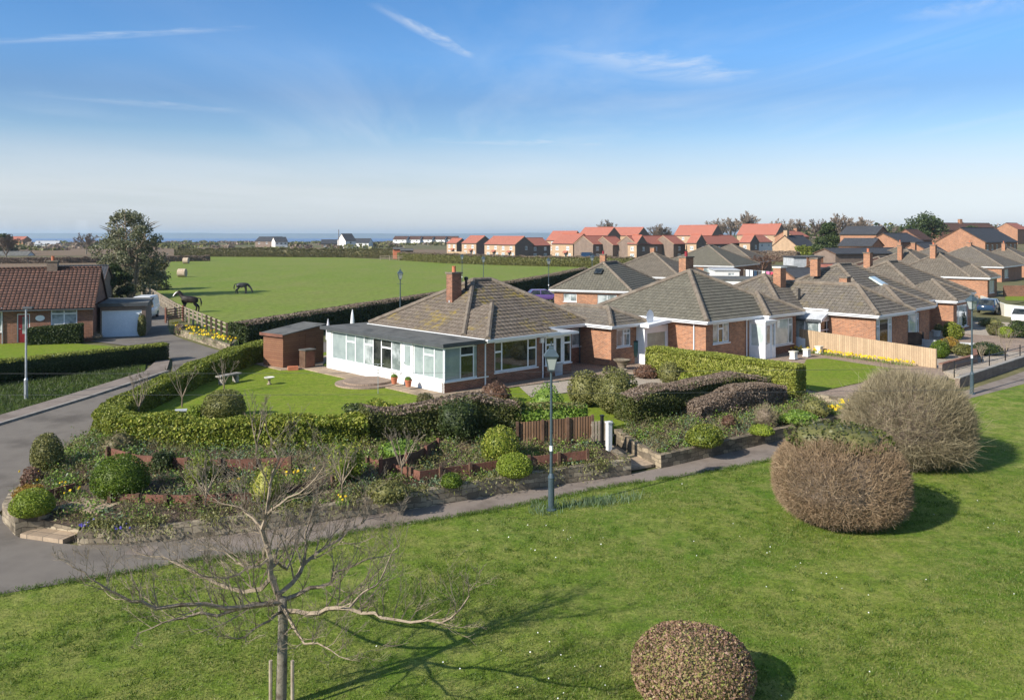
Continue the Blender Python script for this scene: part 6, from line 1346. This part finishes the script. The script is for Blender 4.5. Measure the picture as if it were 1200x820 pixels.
def daffodils(label, C, per=16, spread=.22, blade=.3, mat='yellow', nf=7, group='daffodil clumps', fl=.085):
    c = np.array(C); P = np.repeat(c, per * 3, 0) + rng.normal(size=(len(c) * per * 3, 3)) * [spread, spread, 0]; D = unit(rng.normal(size=P.shape) * [.3, .3, .1] + [0, 0, 1]); V1_, F1 = twig_quads(P, D, blade, .022)
    Q = np.repeat(c, nf, 0) + rng.normal(size=(len(c) * nf, 3)) * [spread, spread, .03] + [0, 0, blade * 1.05]; V2_, F2 = leaf_quads(Q, np.tile([-.5, -.6, .6], (len(Q), 1)), fl, .95, .4)
    Q2 = Q + [0, 0, .002]; V3, F3 = leaf_quads(Q2, np.tile([.4, -.7, .3], (len(Q2), 1)), fl, .95, .4)
    V, F_, I = cat([(V1_, F1, 0), (V2_, F2, 1), (V3, F3, 1)]); return tag(mesh_np('daffodils', V, F_, [L['fresh'], M[mat]], midx=I), label, 'flowers', None, 'stuff')
daffodils('yellow daffodils in the walled bed under the rail fence', [(*W(px_, py_, 1.1)[:2], 1.12) for px_, py_ in ((208, 384), (214, 388), (222, 391), (228, 389), (236, 393), (240, 398), (247, 398), (256, 401), (262, 402), (268, 404), (232, 396))], 16, .4, .4, nf=9, fl=.16)
daffodils('yellow daffodils along the foot of the board fence', [(19.7 + (25.0 - 19.7) * f - .35, 59.0 + (51.4 - 59.0) * f - .25, 1.03) for f in np.linspace(.02, .9, 22)], 10, .22, .25, nf=9, fl=.12)
daffodils('few daffodils in the left of the rockery, by the egg shaped topiary', [(*W(px_, py_, .55)[:2], .56) for px_, py_ in ((36, 562), (48, 568), (72, 578), (85, 584), (165, 582))], 10, .15, .28, nf=4)
daffodils('few daffodils under the dark board edging, middle of the rockery', [(*W(px_, py_, .62)[:2], .63) for px_, py_ in ((338, 566), (350, 562), (366, 560), (486, 536), (402, 592), (278, 572))], 10, .14, .28, nf=4)
daffodils('daffodils near the stone steps of the front lawn', [(*W(px_, py_, .7)[:2], .7) for px_, py_ in ((976, 485), (987, 478), (984, 484))], 14, .15, .3, nf=9, fl=.13)
daffodils('blue primroses at the foot of the stone steps', [(*W(px_, py_, .42)[:2], .46) for px_, py_ in ((100, 619), (104, 617), (140, 621))], 14, .12, .08, 'pink', 9, 'primroses')
# ------------------------------------------------------------------ grass of the green
nearx = np.array([p[0] for p in path_near]); neary = np.array([p[1] for p in path_near])
n = 480000
Yb = 15.0 + (36.5 - 15.0) * rng.random(n) ** 1.15; Xb = (rng.random(n) * 2 - 1) * (.62 * Yb + .6)
edge = np.interp(Xb, nearx, neary); k = Yb < edge + rng.normal(size=n) * .04
k &= (np.sin(Xb * 1.3 + Yb * .7) + np.sin(Xb * .5 - Yb * 1.1) + rng.normal(size=n)) > -1.4
Xb, Yb = Xb[k], Yb[k]; Zb = np.array([base(0, y) for y in Yb])
P = np.stack([Xb, Yb, Zb], 1); D = unit(rng.normal(size=P.shape) * [.75, .75, .1] + [0, 0, .8]); V, F_ = twig_quads(P, D, .05 + .02 * np.sin(Xb * .9) * np.sin(Yb * .8), .016)
tag(mesh_np('grass', V, F_, L['blade']), 'short grass blades over the village green', 'grass', kind='stuff')
# taller, darker tufts and a ragged edge along the path
m = 5200; Yt = rng.uniform(15, 36, m); Xt = (rng.random(m) * 2 - 1) * (.62 * Yt + .6); k = (Yt < np.interp(Xt, nearx, neary) - .1) & (np.sin(Xt * .8 + 2) + np.sin(Yt * .9 - Xt * .4) + rng.normal(size=m) > .1)
tx = rng.uniform(-13, 16, 700); Xt = np.r_[Xt[k], tx]; Yt = np.r_[Yt[k], np.interp(tx, nearx, neary) + rng.normal(size=700) * .09]
C = np.stack([Xt, Yt, np.array([base(0, y) for y in Yt])], 1); P = np.repeat(C, 22, 0) + rng.normal(size=(len(C) * 22, 3)) * [.09, .09, 0]; V, F_ = twig_quads(P, unit(rng.normal(size=P.shape) * [.6, .6, .1] + [0, 0, .8]), .085, .016)
tag(mesh_np('grass_tufts', V, F_, L['tuft']), 'darker tufts of longer grass over the green and along the path edge', 'grass', kind='stuff')
n = 420; Yb = rng.uniform(16, 36, n); Xb = rng.uniform(-.2, .62, n) * Yb; Xb += rng.normal(size=n) * .5; k = (Yb < np.interp(Xb, nearx, neary) - .5) & (np.sin(Xb * .9 + 1) + np.sin(Yb * .8 + Xb * .3) + rng.normal(size=n) * .6 > .9); Xb, Yb = Xb[k], Yb[k]
V, F_ = leaf_quads(np.stack([Xb, Yb, np.full(len(Xb), .075)], 1), np.tile([-.2, -.5, .8], (len(Xb), 1)), .032, .95, .2); tag(mesh_np('daisies', V, F_, M['daisy']), 'scattered white daisies in the grass of the green', 'daisies', kind='stuff')
C = np.array([G(px_, py_) for px_, py_ in ((632, 596), (652, 594), (668, 594), (684, 592), (698, 591), (712, 589), (725, 587), (742, 584), (640, 601), (690, 590), (705, 588))]); V, F_ = twig_quads(np.repeat(C, 70, 0) + rng.normal(size=(len(C) * 70, 3)) * [.22, .22, 0], unit(rng.normal(size=(len(C) * 70, 3)) * [.4, .4, .1] + [0, 0, 1]), .22, .02); tag(mesh_np('bulb_leaves', V, F_, L['blue']), 'line of grey green bulb leaves beside the lamp post on the green', 'bulb leaves', kind='stuff')
tufts = [(rng.uniform(-36, -22), 0) for _ in range(1)]
n = 45000; a = rng.random(n); b = rng.random(n); Pv = np.array([(-25.2, 38.2), (-22.5, 51.6), (-24.0, 55.2), (-30.2, 48.3), (-40, 36.5), (-31, 25)])
Xb = rng.uniform(-36, -22.6, n); Yb = rng.uniform(30, 56, n)
def inside(X, Y, poly):
    r = np.zeros(len(X), bool); m = len(poly)
    for i in range(m):
        (x0, y0), (x1, y1) = poly[i], poly[(i + 1) % m]
        c = ((y0 > Y) != (y1 > Y)) & (X < (x1 - x0) * (Y - y0) / (y1 - y0 + 1e-12) + x0); r ^= c
    return r
k = inside(Xb, Yb, Pv); Xb, Yb = Xb[k], Yb[k]; P = np.stack([Xb, Yb, np.array([base(0, y) for y in Yb]) + .04], 1); V, F_ = twig_quads(P, unit(rng.normal(size=P.shape) * [.6, .6, .1] + [0, 0, .9]), .16, .03); tag(mesh_np('grass', V, F_, L['dark']), 'long rough grass on the left verge, darkened to stand for shade', 'grass', kind='stuff')  # dark leaf colour on these blades carries the verge shade too

# ------------------------------------------------------------------ the bare tree in front
T0 = Vector((-4.42, 16.25, 0))
FT = thing('bare_tree', 'young leafless spreading tree on the green, nearest of all', 'tree', T0)
def tp(px_, py_, Y_): return Vector(at_depth(px_, py_, Y_)) - T0
mb = MB(); trunk = [Vector((0, 0, -.2)), Vector((.02, 0, .15)), tp(331, 760, 16.25), tp(331.5, 729, 16.25), tp(331, 700, 16.25)]
mb.tube(trunk, [.14, .108, .096, .092, .085], 10); mb.build('trunk', M['bark'], FT, True)
limbs = [([(331, 706, 16.25), (323, 692, 16.2), (314, 655, 16.2), (308.5, 620, 16.3), (312, 600, 16.35), (319, 565, 16.5), (322, 540, 16.6), (318, 512, 16.7)], .075),
 ([(325, 697, 16.2), (343, 683, 16.5), (357, 662, 16.8), (377, 645, 17.2), (396, 631, 17.5), (418, 616, 17.8), (431, 602, 18.1), (429, 575, 18.3)], .062),
 ([(335, 716, 16.2), (362, 716, 15.9), (382, 715, 15.7), (410, 711, 15.4), (438, 718, 15.2), (462, 728, 15.0), (500, 729, 14.7), (528, 724, 14.5), (550, 700, 14.4), (557, 683, 14.4)], .055),
 ([(331, 703, 16.3), (362, 692, 16.6), (386, 682, 16.9), (392, 672, 17.1), (430, 655, 17.5), (466, 648, 17.9)], .05),
 ([(410, 711, 15.4), (424, 695, 15.5), (432, 687, 15.5), (446, 680, 15.5), (458, 655, 15.6), (466, 638, 15.6), (470, 622, 15.7)], .026),
 ([(329, 704, 16.25), (306, 707, 16.1), (287, 711, 16.0), (252, 720, 15.7), (215, 722, 15.5), (190, 730, 15.3), (160, 742, 15.1)], .055),
 ([(318, 676, 16.2), (306, 690, 16.5), (285, 694, 16.8), (253, 682, 17.1), (219, 664, 17.5), (190, 652, 17.8), (160, 648, 18.0)], .052),
 ([(314, 655, 16.2), (303, 664, 16.1), (279, 674, 15.9), (250, 676, 15.7), (225, 668, 15.5), (205, 655, 15.4)], .034),
 ([(329, 706, 16.2), (290, 710, 15.6), (240, 708, 15.2), (180, 708, 14.8), (152, 704, 14.6), (130, 690, 14.5), (108, 676, 14.4), (84, 664, 14.3)], .048),
 ([(331, 716, 16.2), (315, 724, 15.8), (297, 738, 15.4), (278, 750, 15.0), (262, 744, 14.8)], .034),
 ([(309, 621, 16.3), (296, 606, 16.5), (280, 596, 16.7), (258, 590, 17.0), (236, 570, 17.2)], .03),
 ([(311, 604, 16.35), (328, 588, 16.2), (350, 578, 16.1), (372, 560, 16.0), (380, 536, 15.9)], .028),
 ([(357, 662, 16.8), (358, 640, 16.9), (362, 612, 17.0), (372, 585, 17.1), (374, 556, 17.2)], .03),
 ([(316, 665, 16.2), (326, 660, 17.0), (336, 668, 18.0), (348, 640, 19.0), (356, 616, 19.8)], .045),
 ([(332, 712, 16.2), (345, 735, 15.5), (358, 752, 14.9), (388, 760, 14.4), (410, 772, 14.1)], .035),
 ([(312, 640, 16.25), (306, 655, 17.0), (292, 668, 18.0), (262, 648, 19.0), (235, 636, 19.6)], .042)]
S = []
random.seed(11)
for pts, r0_ in limbs:
    Pq = [tp(*p) for p in pts]; nn = len(Pq)
    Q = []
    for k in range(nn - 1):
        for f_ in (0, .5): Q.append(Pq[k].lerp(Pq[k + 1], f_) + Vector((random.gauss(0, .025), random.gauss(0, .025), random.gauss(0, .025))) * (k > 0))
    Q.append(Pq[-1]); rr = [max(.005, r0_ * 1.0 * (1 - .88 * i / (len(Q) - 1))) for i in range(len(Q))]
    S.append((Q, rr, 2))
    tot = sum((Q[i + 1] - Q[i]).length for i in range(len(Q) - 1)); m = int(6 + tot * 4.4)
    for j in range(m):
        f_ = .18 + .82 * (j + random.random()) / m; i = min(len(Q) - 2, int(f_ * (len(Q) - 1))); p = Q[i].lerp(Q[i + 1], random.random()); d = (Q[i + 1] - Q[i]).normalized()
        perp = d.cross(Vector((random.gauss(0, 1), random.gauss(0, 1), random.gauss(0, 1)))).normalized(); dd = d * random.uniform(.3, .9) + perp * random.uniform(.5, 1) + Vector((0, 0, .5))
        grow(S, p, dd, random.uniform(.35, 1.2) * (1.1 - .45 * f_), rr[i] * .36 + .0025, 3, 5, (5, 5, 5, 4), .62, .13, .18, .62, .2)
tree_mesh(S, .0026).build('crown', M['bark_moss'], FT)
for px_, lab in ((318, 'left wooden stake beside the bare tree'), (343.5, 'right wooden stake beside the bare tree')):
    x = (px_ - 600) / FP * 16.2; mb = MB(); mb.tube([(x, 16.15, -.2), (x, 16.15, .95)], .035, 8); tag(mb.build('tree_stake', M['timber']), lab, 'stake', 'tree stakes')
# small pruned trees in the hedge corner
def small_tree(label, px_, py_, z, h, n=7):
    x, y, _ = W(px_, py_, z); t = thing('small_tree', label, 'tree', (x, y, z)); mb = MB(); mb.tube([(0, 0, -.1), (.03, 0, h * .25)], [.04, .032], 7); mb.build('trunk', M['twig'], t); S = []
    for k in range(n):
        a = k * 2.4; grow(S, (.02, 0, h * .22), (math.cos(a) * .5, math.sin(a) * .5, 1), h * .62, .024, 2, 4, (4, 5, 4), .6, .15, .15, .45, .55)
    tree_mesh(S, .006).build('crown', M['bark_moss'], t)
small_tree('small pruned leafless tree in the road corner of the hedge', 162, 492, .85, 2.3)
small_tree('thin leafless sapling inside the curved hedge', 213, 478, .85, 2.2, 5)
small_tree('leafless sapling left of the shed', 262, 462, .85, 2.0, 5)
small_tree('tall thin leafless shrub rising before the back lawn', 300, 540, .7, 2.6, 6)
small_tree('leafless shrub at the foot of the dark middle edging', 470, 564, .5, 2.0, 8)
small_tree('leafless twiggy shrub over the stone wall, middle', 400, 582, .5, 1.8, 9)
small_tree('leafless twiggy shrub over the stone wall, farther left', 240, 596, .45, 1.7, 9)
small_tree('small brown leafless tree in the right front garden', 1178, 423, .86, 2.2, 8)
small_tree('wide low leafless bush in the right front garden', 1150, 424, .86, 1.2, 8)
# ------------------------------------------------------------------ larger trees
def leafy_tree(name, label, loc, h, w, mat, n, leaf, trunks=4, z0=.12, blobs=16, conic=0.0, group=None, br=(.13, .24)):
    t = thing(name, label, 'tree', loc, 0, group); S = []; parts = []
    for k in range(trunks):
        a = k * 2.4; top = Vector((math.cos(a) * w * .22 * (k > 0), math.sin(a) * w * .22 * (k > 0), h * random.uniform(.72, .93)))
        S.append(([Vector((math.cos(a) * .25, math.sin(a) * .25, -.2)), top * .5 + Vector((random.gauss(0, .1), 0, 0)), top], [h * .022, h * .014, h * .004], 0))
        for j in range(9):
            f_ = random.uniform(.25, .95); p = top * f_; aa = random.random() * 6.28; l = w * .3 * (1 - conic * f_) * random.uniform(.5, 1); q = p + Vector((math.cos(aa) * l, math.sin(aa) * l, l * (.5 if not conic else -.05))); S.append(([p, p.lerp(q, .5) + Vector((0, 0, .1)), q], [h * .007, h * .005, .01], 1))
    mb = tree_mesh(S, .01); mb.build('trunk', M['bark_moss'], t)
    for _ in range(blobs):
        f_ = z0 + (1 - z0) * random.random() ** .9; rw = (w * .5) * (1 - conic * f_) * (1 if conic else math.sin(math.pi * min(1, .18 + f_ * .78)) ** .6)
        a = random.random() * 6.28; rr = rw * random.uniform(.35, .95); c = np.array([math.cos(a) * rr, math.sin(a) * rr, h * f_ * .93]); brr = w * random.uniform(*br) * (1 - .5 * conic * f_)
        m = int(n / blobs); D = rdir(m); r = brr * (.35 + .65 * rng.random(m) ** .5) * lump(D, .2, 3); parts.append((*leaf_quads(c + D * r[:, None] * [1, 1, .7 if not conic else .5], unit(D + [0, 0, .3]), leaf, .6, .7), 0))
    V, F_, I = cat(parts); V[:, 2] = np.maximum(V[:, 2], .05); mesh_np('crown', V, F_, L[mat], t); return t
random.seed(21)
leafy_tree('pine_tree', 'tall many stemmed evergreen tree with pale trunks, behind the white van', W(153, 348, .8), 11.7, 9.6, 'pine', 15000, .28, 9, .04, 150, br=(.055, .11))
leafy_tree('pine_tree', 'bushy dark evergreen leaning out at the foot of the tall pine', W(131, 352, .8), 4.6, 4.5, 'dark', 5000, .34, 3, .0, 18)
leafy_tree('ivy_bush', 'brown thicket below the tall pine, toward the field', W(180, 340, .8), 4.5, 6.0, 'thorn', 5000, .32, 3, .0, 22)
leafy_tree('conifer', 'dark conifer standing among the houses, right of the blossom tree', W(970, 309, 1.3), 11.4, 10, 'spruce', 13000, .45, 1, .02, 90, .8)
leafy_tree('conifer', 'rounder green bush left of the dark conifer', W(941, 306, 1.3), 4.6, 6.5, 'hedge', 4000, .45, 2, .0, 20)
leafy_tree('evergreen_tree', 'dark evergreen dome on the skyline at right', (150, 310, 6), 10, 16, 'spruce', 4500, .8, 2, .05, 30)
leafy_tree('evergreen_tree', 'dark evergreen at the left edge behind the steep roof', W(3, 298, .8), 8, 10, 'dark', 4000, .7, 2, .0, 24)
leafy_tree('evergreen_tree', 'small dark evergreen on the right skyline', (140, 260, 6), 5, 8, 'spruce', 2500, .6, 2, .05, 16)
random.seed(31)
bp = bare_tree_proto('bare_tree', 'pale pink grey blossom tree low among the gardens', 4.2, 1.15, 4, (6, 5, 5, 4), .02, L['red'], up=.05, trunk_h=.2); bp.location = W(893, 322, 1.0); bp.scale = (1.7, 1.7, 1.05)
bt = bare_tree_proto('bare_tree', 'round leafless tree on the left skyline, left of the tall pine', 11, .95, 4, (6, 6, 5, 4), .075, M['twig'], trunk_h=.22); bt.location = W(101, 298, .8); bt.scale = (.95, .95, .72); bt['group'] = 'leafless trees on the skyline'
bt2 = bare_tree_proto('bare_tree', 'tall leafless tree behind the middle of the estate', 12, .7, 4, (6, 6, 5, 4), .085, M['twig'], trunk_h=.25); bt2.location = (48, 430, 3.0); bt2['group'] = 'leafless trees on the skyline'
for px_, Y_, s_, src, lab in ((713, 440, 1.0, bt, 'broad leafless tree just above the long red roofs'), (770, 430, 1.15, bt2, 'left tree of the close leafless pair above the longest terrace'), (780, 436, 1.1, bt, 'right tree of the close leafless pair above the longest terrace'), (842, 430, 1.45, bt, 'large leafless tree left of the pointed skyline evergreen'), (858, 440, 1.35, bt2, 'leafless tree touching the pointed skyline evergreen'), (876, 450, 1.5, bt2, 'tall thin leafless tree right of the highest red roof'), (918, 420, 1.35, bt, 'broad leafless tree above the sandy slate roofed house'), (935, 430, 1.2, bt2, 'smaller leafless tree right of the broad one above the slate roof'), (960, 440, 1.3, bt, 'leafless tree right behind the dark conifer'), (985, 430, 1.4, bt2, 'leafless tree between the dark conifer and the tall brick block'), (1000, 440, 1.35, bt, 'leafless tree just left of the tall brick block'), (1012, 450, 1.2, bt2, 'leafless tree above the tall brick block roof'), (1058, 420, .95, bt, 'low leafless tree right of the tall brick block'), (1148, 520, 1.0, bt, 'small leafless tree over the brown skyline terrace'), (7, 260, .75, bt2, 'leafless tree at the left picture edge on the skyline')):
    dup(src, ((px_ - 600) / FP * Y_, Y_, land((px_ - 600) / FP * Y_, Y_)), random.random() * 6.28, lab, (s_, s_, s_ * .82), 'leafless trees on the skyline')
dup(bt2, (125.0, 450, land(125, 450)), 1.1, 'narrow pointed leafless tree between two broad ones, above the estate', (.9, .9, 1.35), 'leafless trees on the skyline')
# far woods, far houses
parts = []
for _ in range(420):
    x = rng.uniform(-620, 120); y = rng.uniform(430, 1150); 
    if x > -60 and y < 600: continue
    hgt = rng.uniform(1.5, 4.0) * (.6 if y > 680 else 1) * (.7 if x > -330 else 1); m = 60; D = rdir(m); wd_ = rng.uniform(6, 26); parts.append((*leaf_quads(np.array([x, y, land(x, y) + hgt * .45]) + D * [wd_ * .5, 5, hgt * .55] * rng.uniform(.6, 1, (m, 1)), unit(D + [0, 0, .4]), 2.2, .7, .7), int(rng.integers(0, 3))))
V, F_, I = cat(parts); tag(mesh_np('distant_hedgerows', V, F_, [L['grey'], L['olive'], L['thorn']], midx=I), 'distant hedgerows and thickets before the sea', 'woodland', kind='stuff')
parts = []
for _ in range(260):
    y = rng.uniform(420, 1300); x = y * rng.uniform(.32, .75); hgt = rng.uniform(5, 11); m = 70; D = rdir(m); wd_ = rng.uniform(12, 30); parts.append((*leaf_quads(np.array([x, y, land(x, y) + hgt * .45]) + D * [wd_ * .5, 6, hgt * .55] * rng.uniform(.6, 1, (m, 1)), unit(D + [0, 0, .4]), 2.6, .7, .7), int(rng.integers(0, 3))))
V, F_, I = cat(parts); tag(mesh_np('distant_woodland', V, F_, [L['grey'], L['thorn'], L['dark']], midx=I), 'distant trees along the right skyline', 'woodland', kind='stuff')
def far_house(label, px_, py_, Y_, w, d, he, wall, tile, rot=-20, k=.6, wins=3):
    hall(label, px_, py_, Y_, rot, w, d, he, k, wall, tile, wins, 'far_house', catg='house')
far_house('far grey house with a white gable at its left, before the sea', 326, 290.5, 560, 18, 9, 4.5, 'brick_brown', 'slate')
far_house('far low house joined right of the grey one, before the sea', 337, 290.5, 555, 8, 9, 4.2, 'render', 'slate', 30)
far_house('far white gabled house with a dark roof, before the sea', 417, 289.5, 520, 7, 10, 4.0, 'render', 'slate', 40, .8, 1)
far_house('far dark roofed bungalow right of the white gabled house', 432, 289, 540, 12, 8, 2.6, 'render', 'slate', -10)
far_house('far brown roofed bungalow left of the white gabled house', 402, 290, 560, 14, 8, 2.6, 'brick_brown', 'slate', 10)
for k_, (px_, w_) in enumerate(((476, 13), (492, 12), (506, 14), (521, 12), (535, 11))):
    far_house(('first', 'second', 'third', 'fourth', 'fifth')[k_] + ' white terrace house from the left, far left of the estate', px_, 286.5, 760, w_, 9, 4.6, 'render', 'tile_brown', -18, .6, 2)
far_house('tiny far red roofed farmhouse at the left edge, before the sea', 27, 288, 640, 14, 8, 4.5, 'brick', 'tile_red', -15)
far_house('tiny far white barn left of the round leafless tree', 68, 291, 620, 16, 8, 3, 'render', 'lead', 10)
far_house('far pale shed in the ploughed ground, left', 32, 303, 330, 12, 5, 1.2, 'render', 'felt', 0)
hall('small dark barn beside the steep roofed left bungalow', 121, 352, 100, 15, 6, 5, 2.4, .6, 'brick_brown', 'slate', name='barn', catg='barn')
hall('small pink walled stable at the far end of the horse field', 473, 300, 290, 10, 3.5, 3, 2.4, .3, 'terracotta', 'felt', name='stable', catg='stable')
hall('dark timber stable beside the pink walled one', 484, 301, 288, 6, 4.2, 3, 2.2, .3, 'wood_dark', 'felt', name='stable', catg='stable')
t = thing('paddock_rails', 'pale paddock rails by the stables at the far end of the field', 'fence', (-42, 272, .85))
for h_ in (.6, 1.2): mb = MB(); mb.box(0, 30, -.05, .05, h_, h_ + .14); mb.build('rail', M['timber'], t)
for q in range(11): mb = MB(); mb.box(q * 3 - .08, q * 3 + .08, -.15, -.051, -.1, 1.45); mb.build('post', M['timber'], t)
mb = MB(); mb.tube([(-68, 335, .8), (-68, 335, 11)], .12, 6); tag(mb.build('telegraph_pole', M['wood_dark'], ), 'thin brown telegraph pole beyond the field, before the sea', 'pole')
def aerial(label, px_, py_, Y_, h):
    t = thing('tv_aerial', label, 'aerial', at_depth(px_, py_, Y_), .6, 'roof aerials'); mb = MB(); mb.tube([(0, 0, 0), (0, 0, h)], .03, 5); mb.build('mast', M['steel'], t); mb = MB(); mb.tube([(-.7, 0, h), (.7, 0, h)], .02, 4)
    for q in range(6): mb.tube([(-.6 + q * .22, -.25, h), (-.6 + q * .22, .25, h)], .012, 4)
    mb.build('antenna', M['steel'], t)

x, y, z = W(268, 449, G1); t = thing('stone_bench', 'grey stone slab bench inside the curved hedge', 'bench', (x, y, G1), R(62))
mb = MB(); mb.box(-.75, .75, -.2, .2, .42, .5); mb.build('seat', M['kerb'], t)
for q in (-.5, .5): mb = MB(); mb.box(q - .08, q + .08, -.16, .16, 0, .418); mb.build('leg', M['kerb'], t)
x, y, z = W(212, 492, G1); t = thing('storage_box', 'small blue grey storage box inside the hedge corner', 'box', (x, y, G1), .3)
mb = MB(); mb.box(-.22, .22, -.17, .17, 0, .4); mb.build('carcass', M['slate'], t); mb = MB(); mb.box(-.25, .25, -.2, .2, .402, .45); mb.build('lid', M['lead'], t)
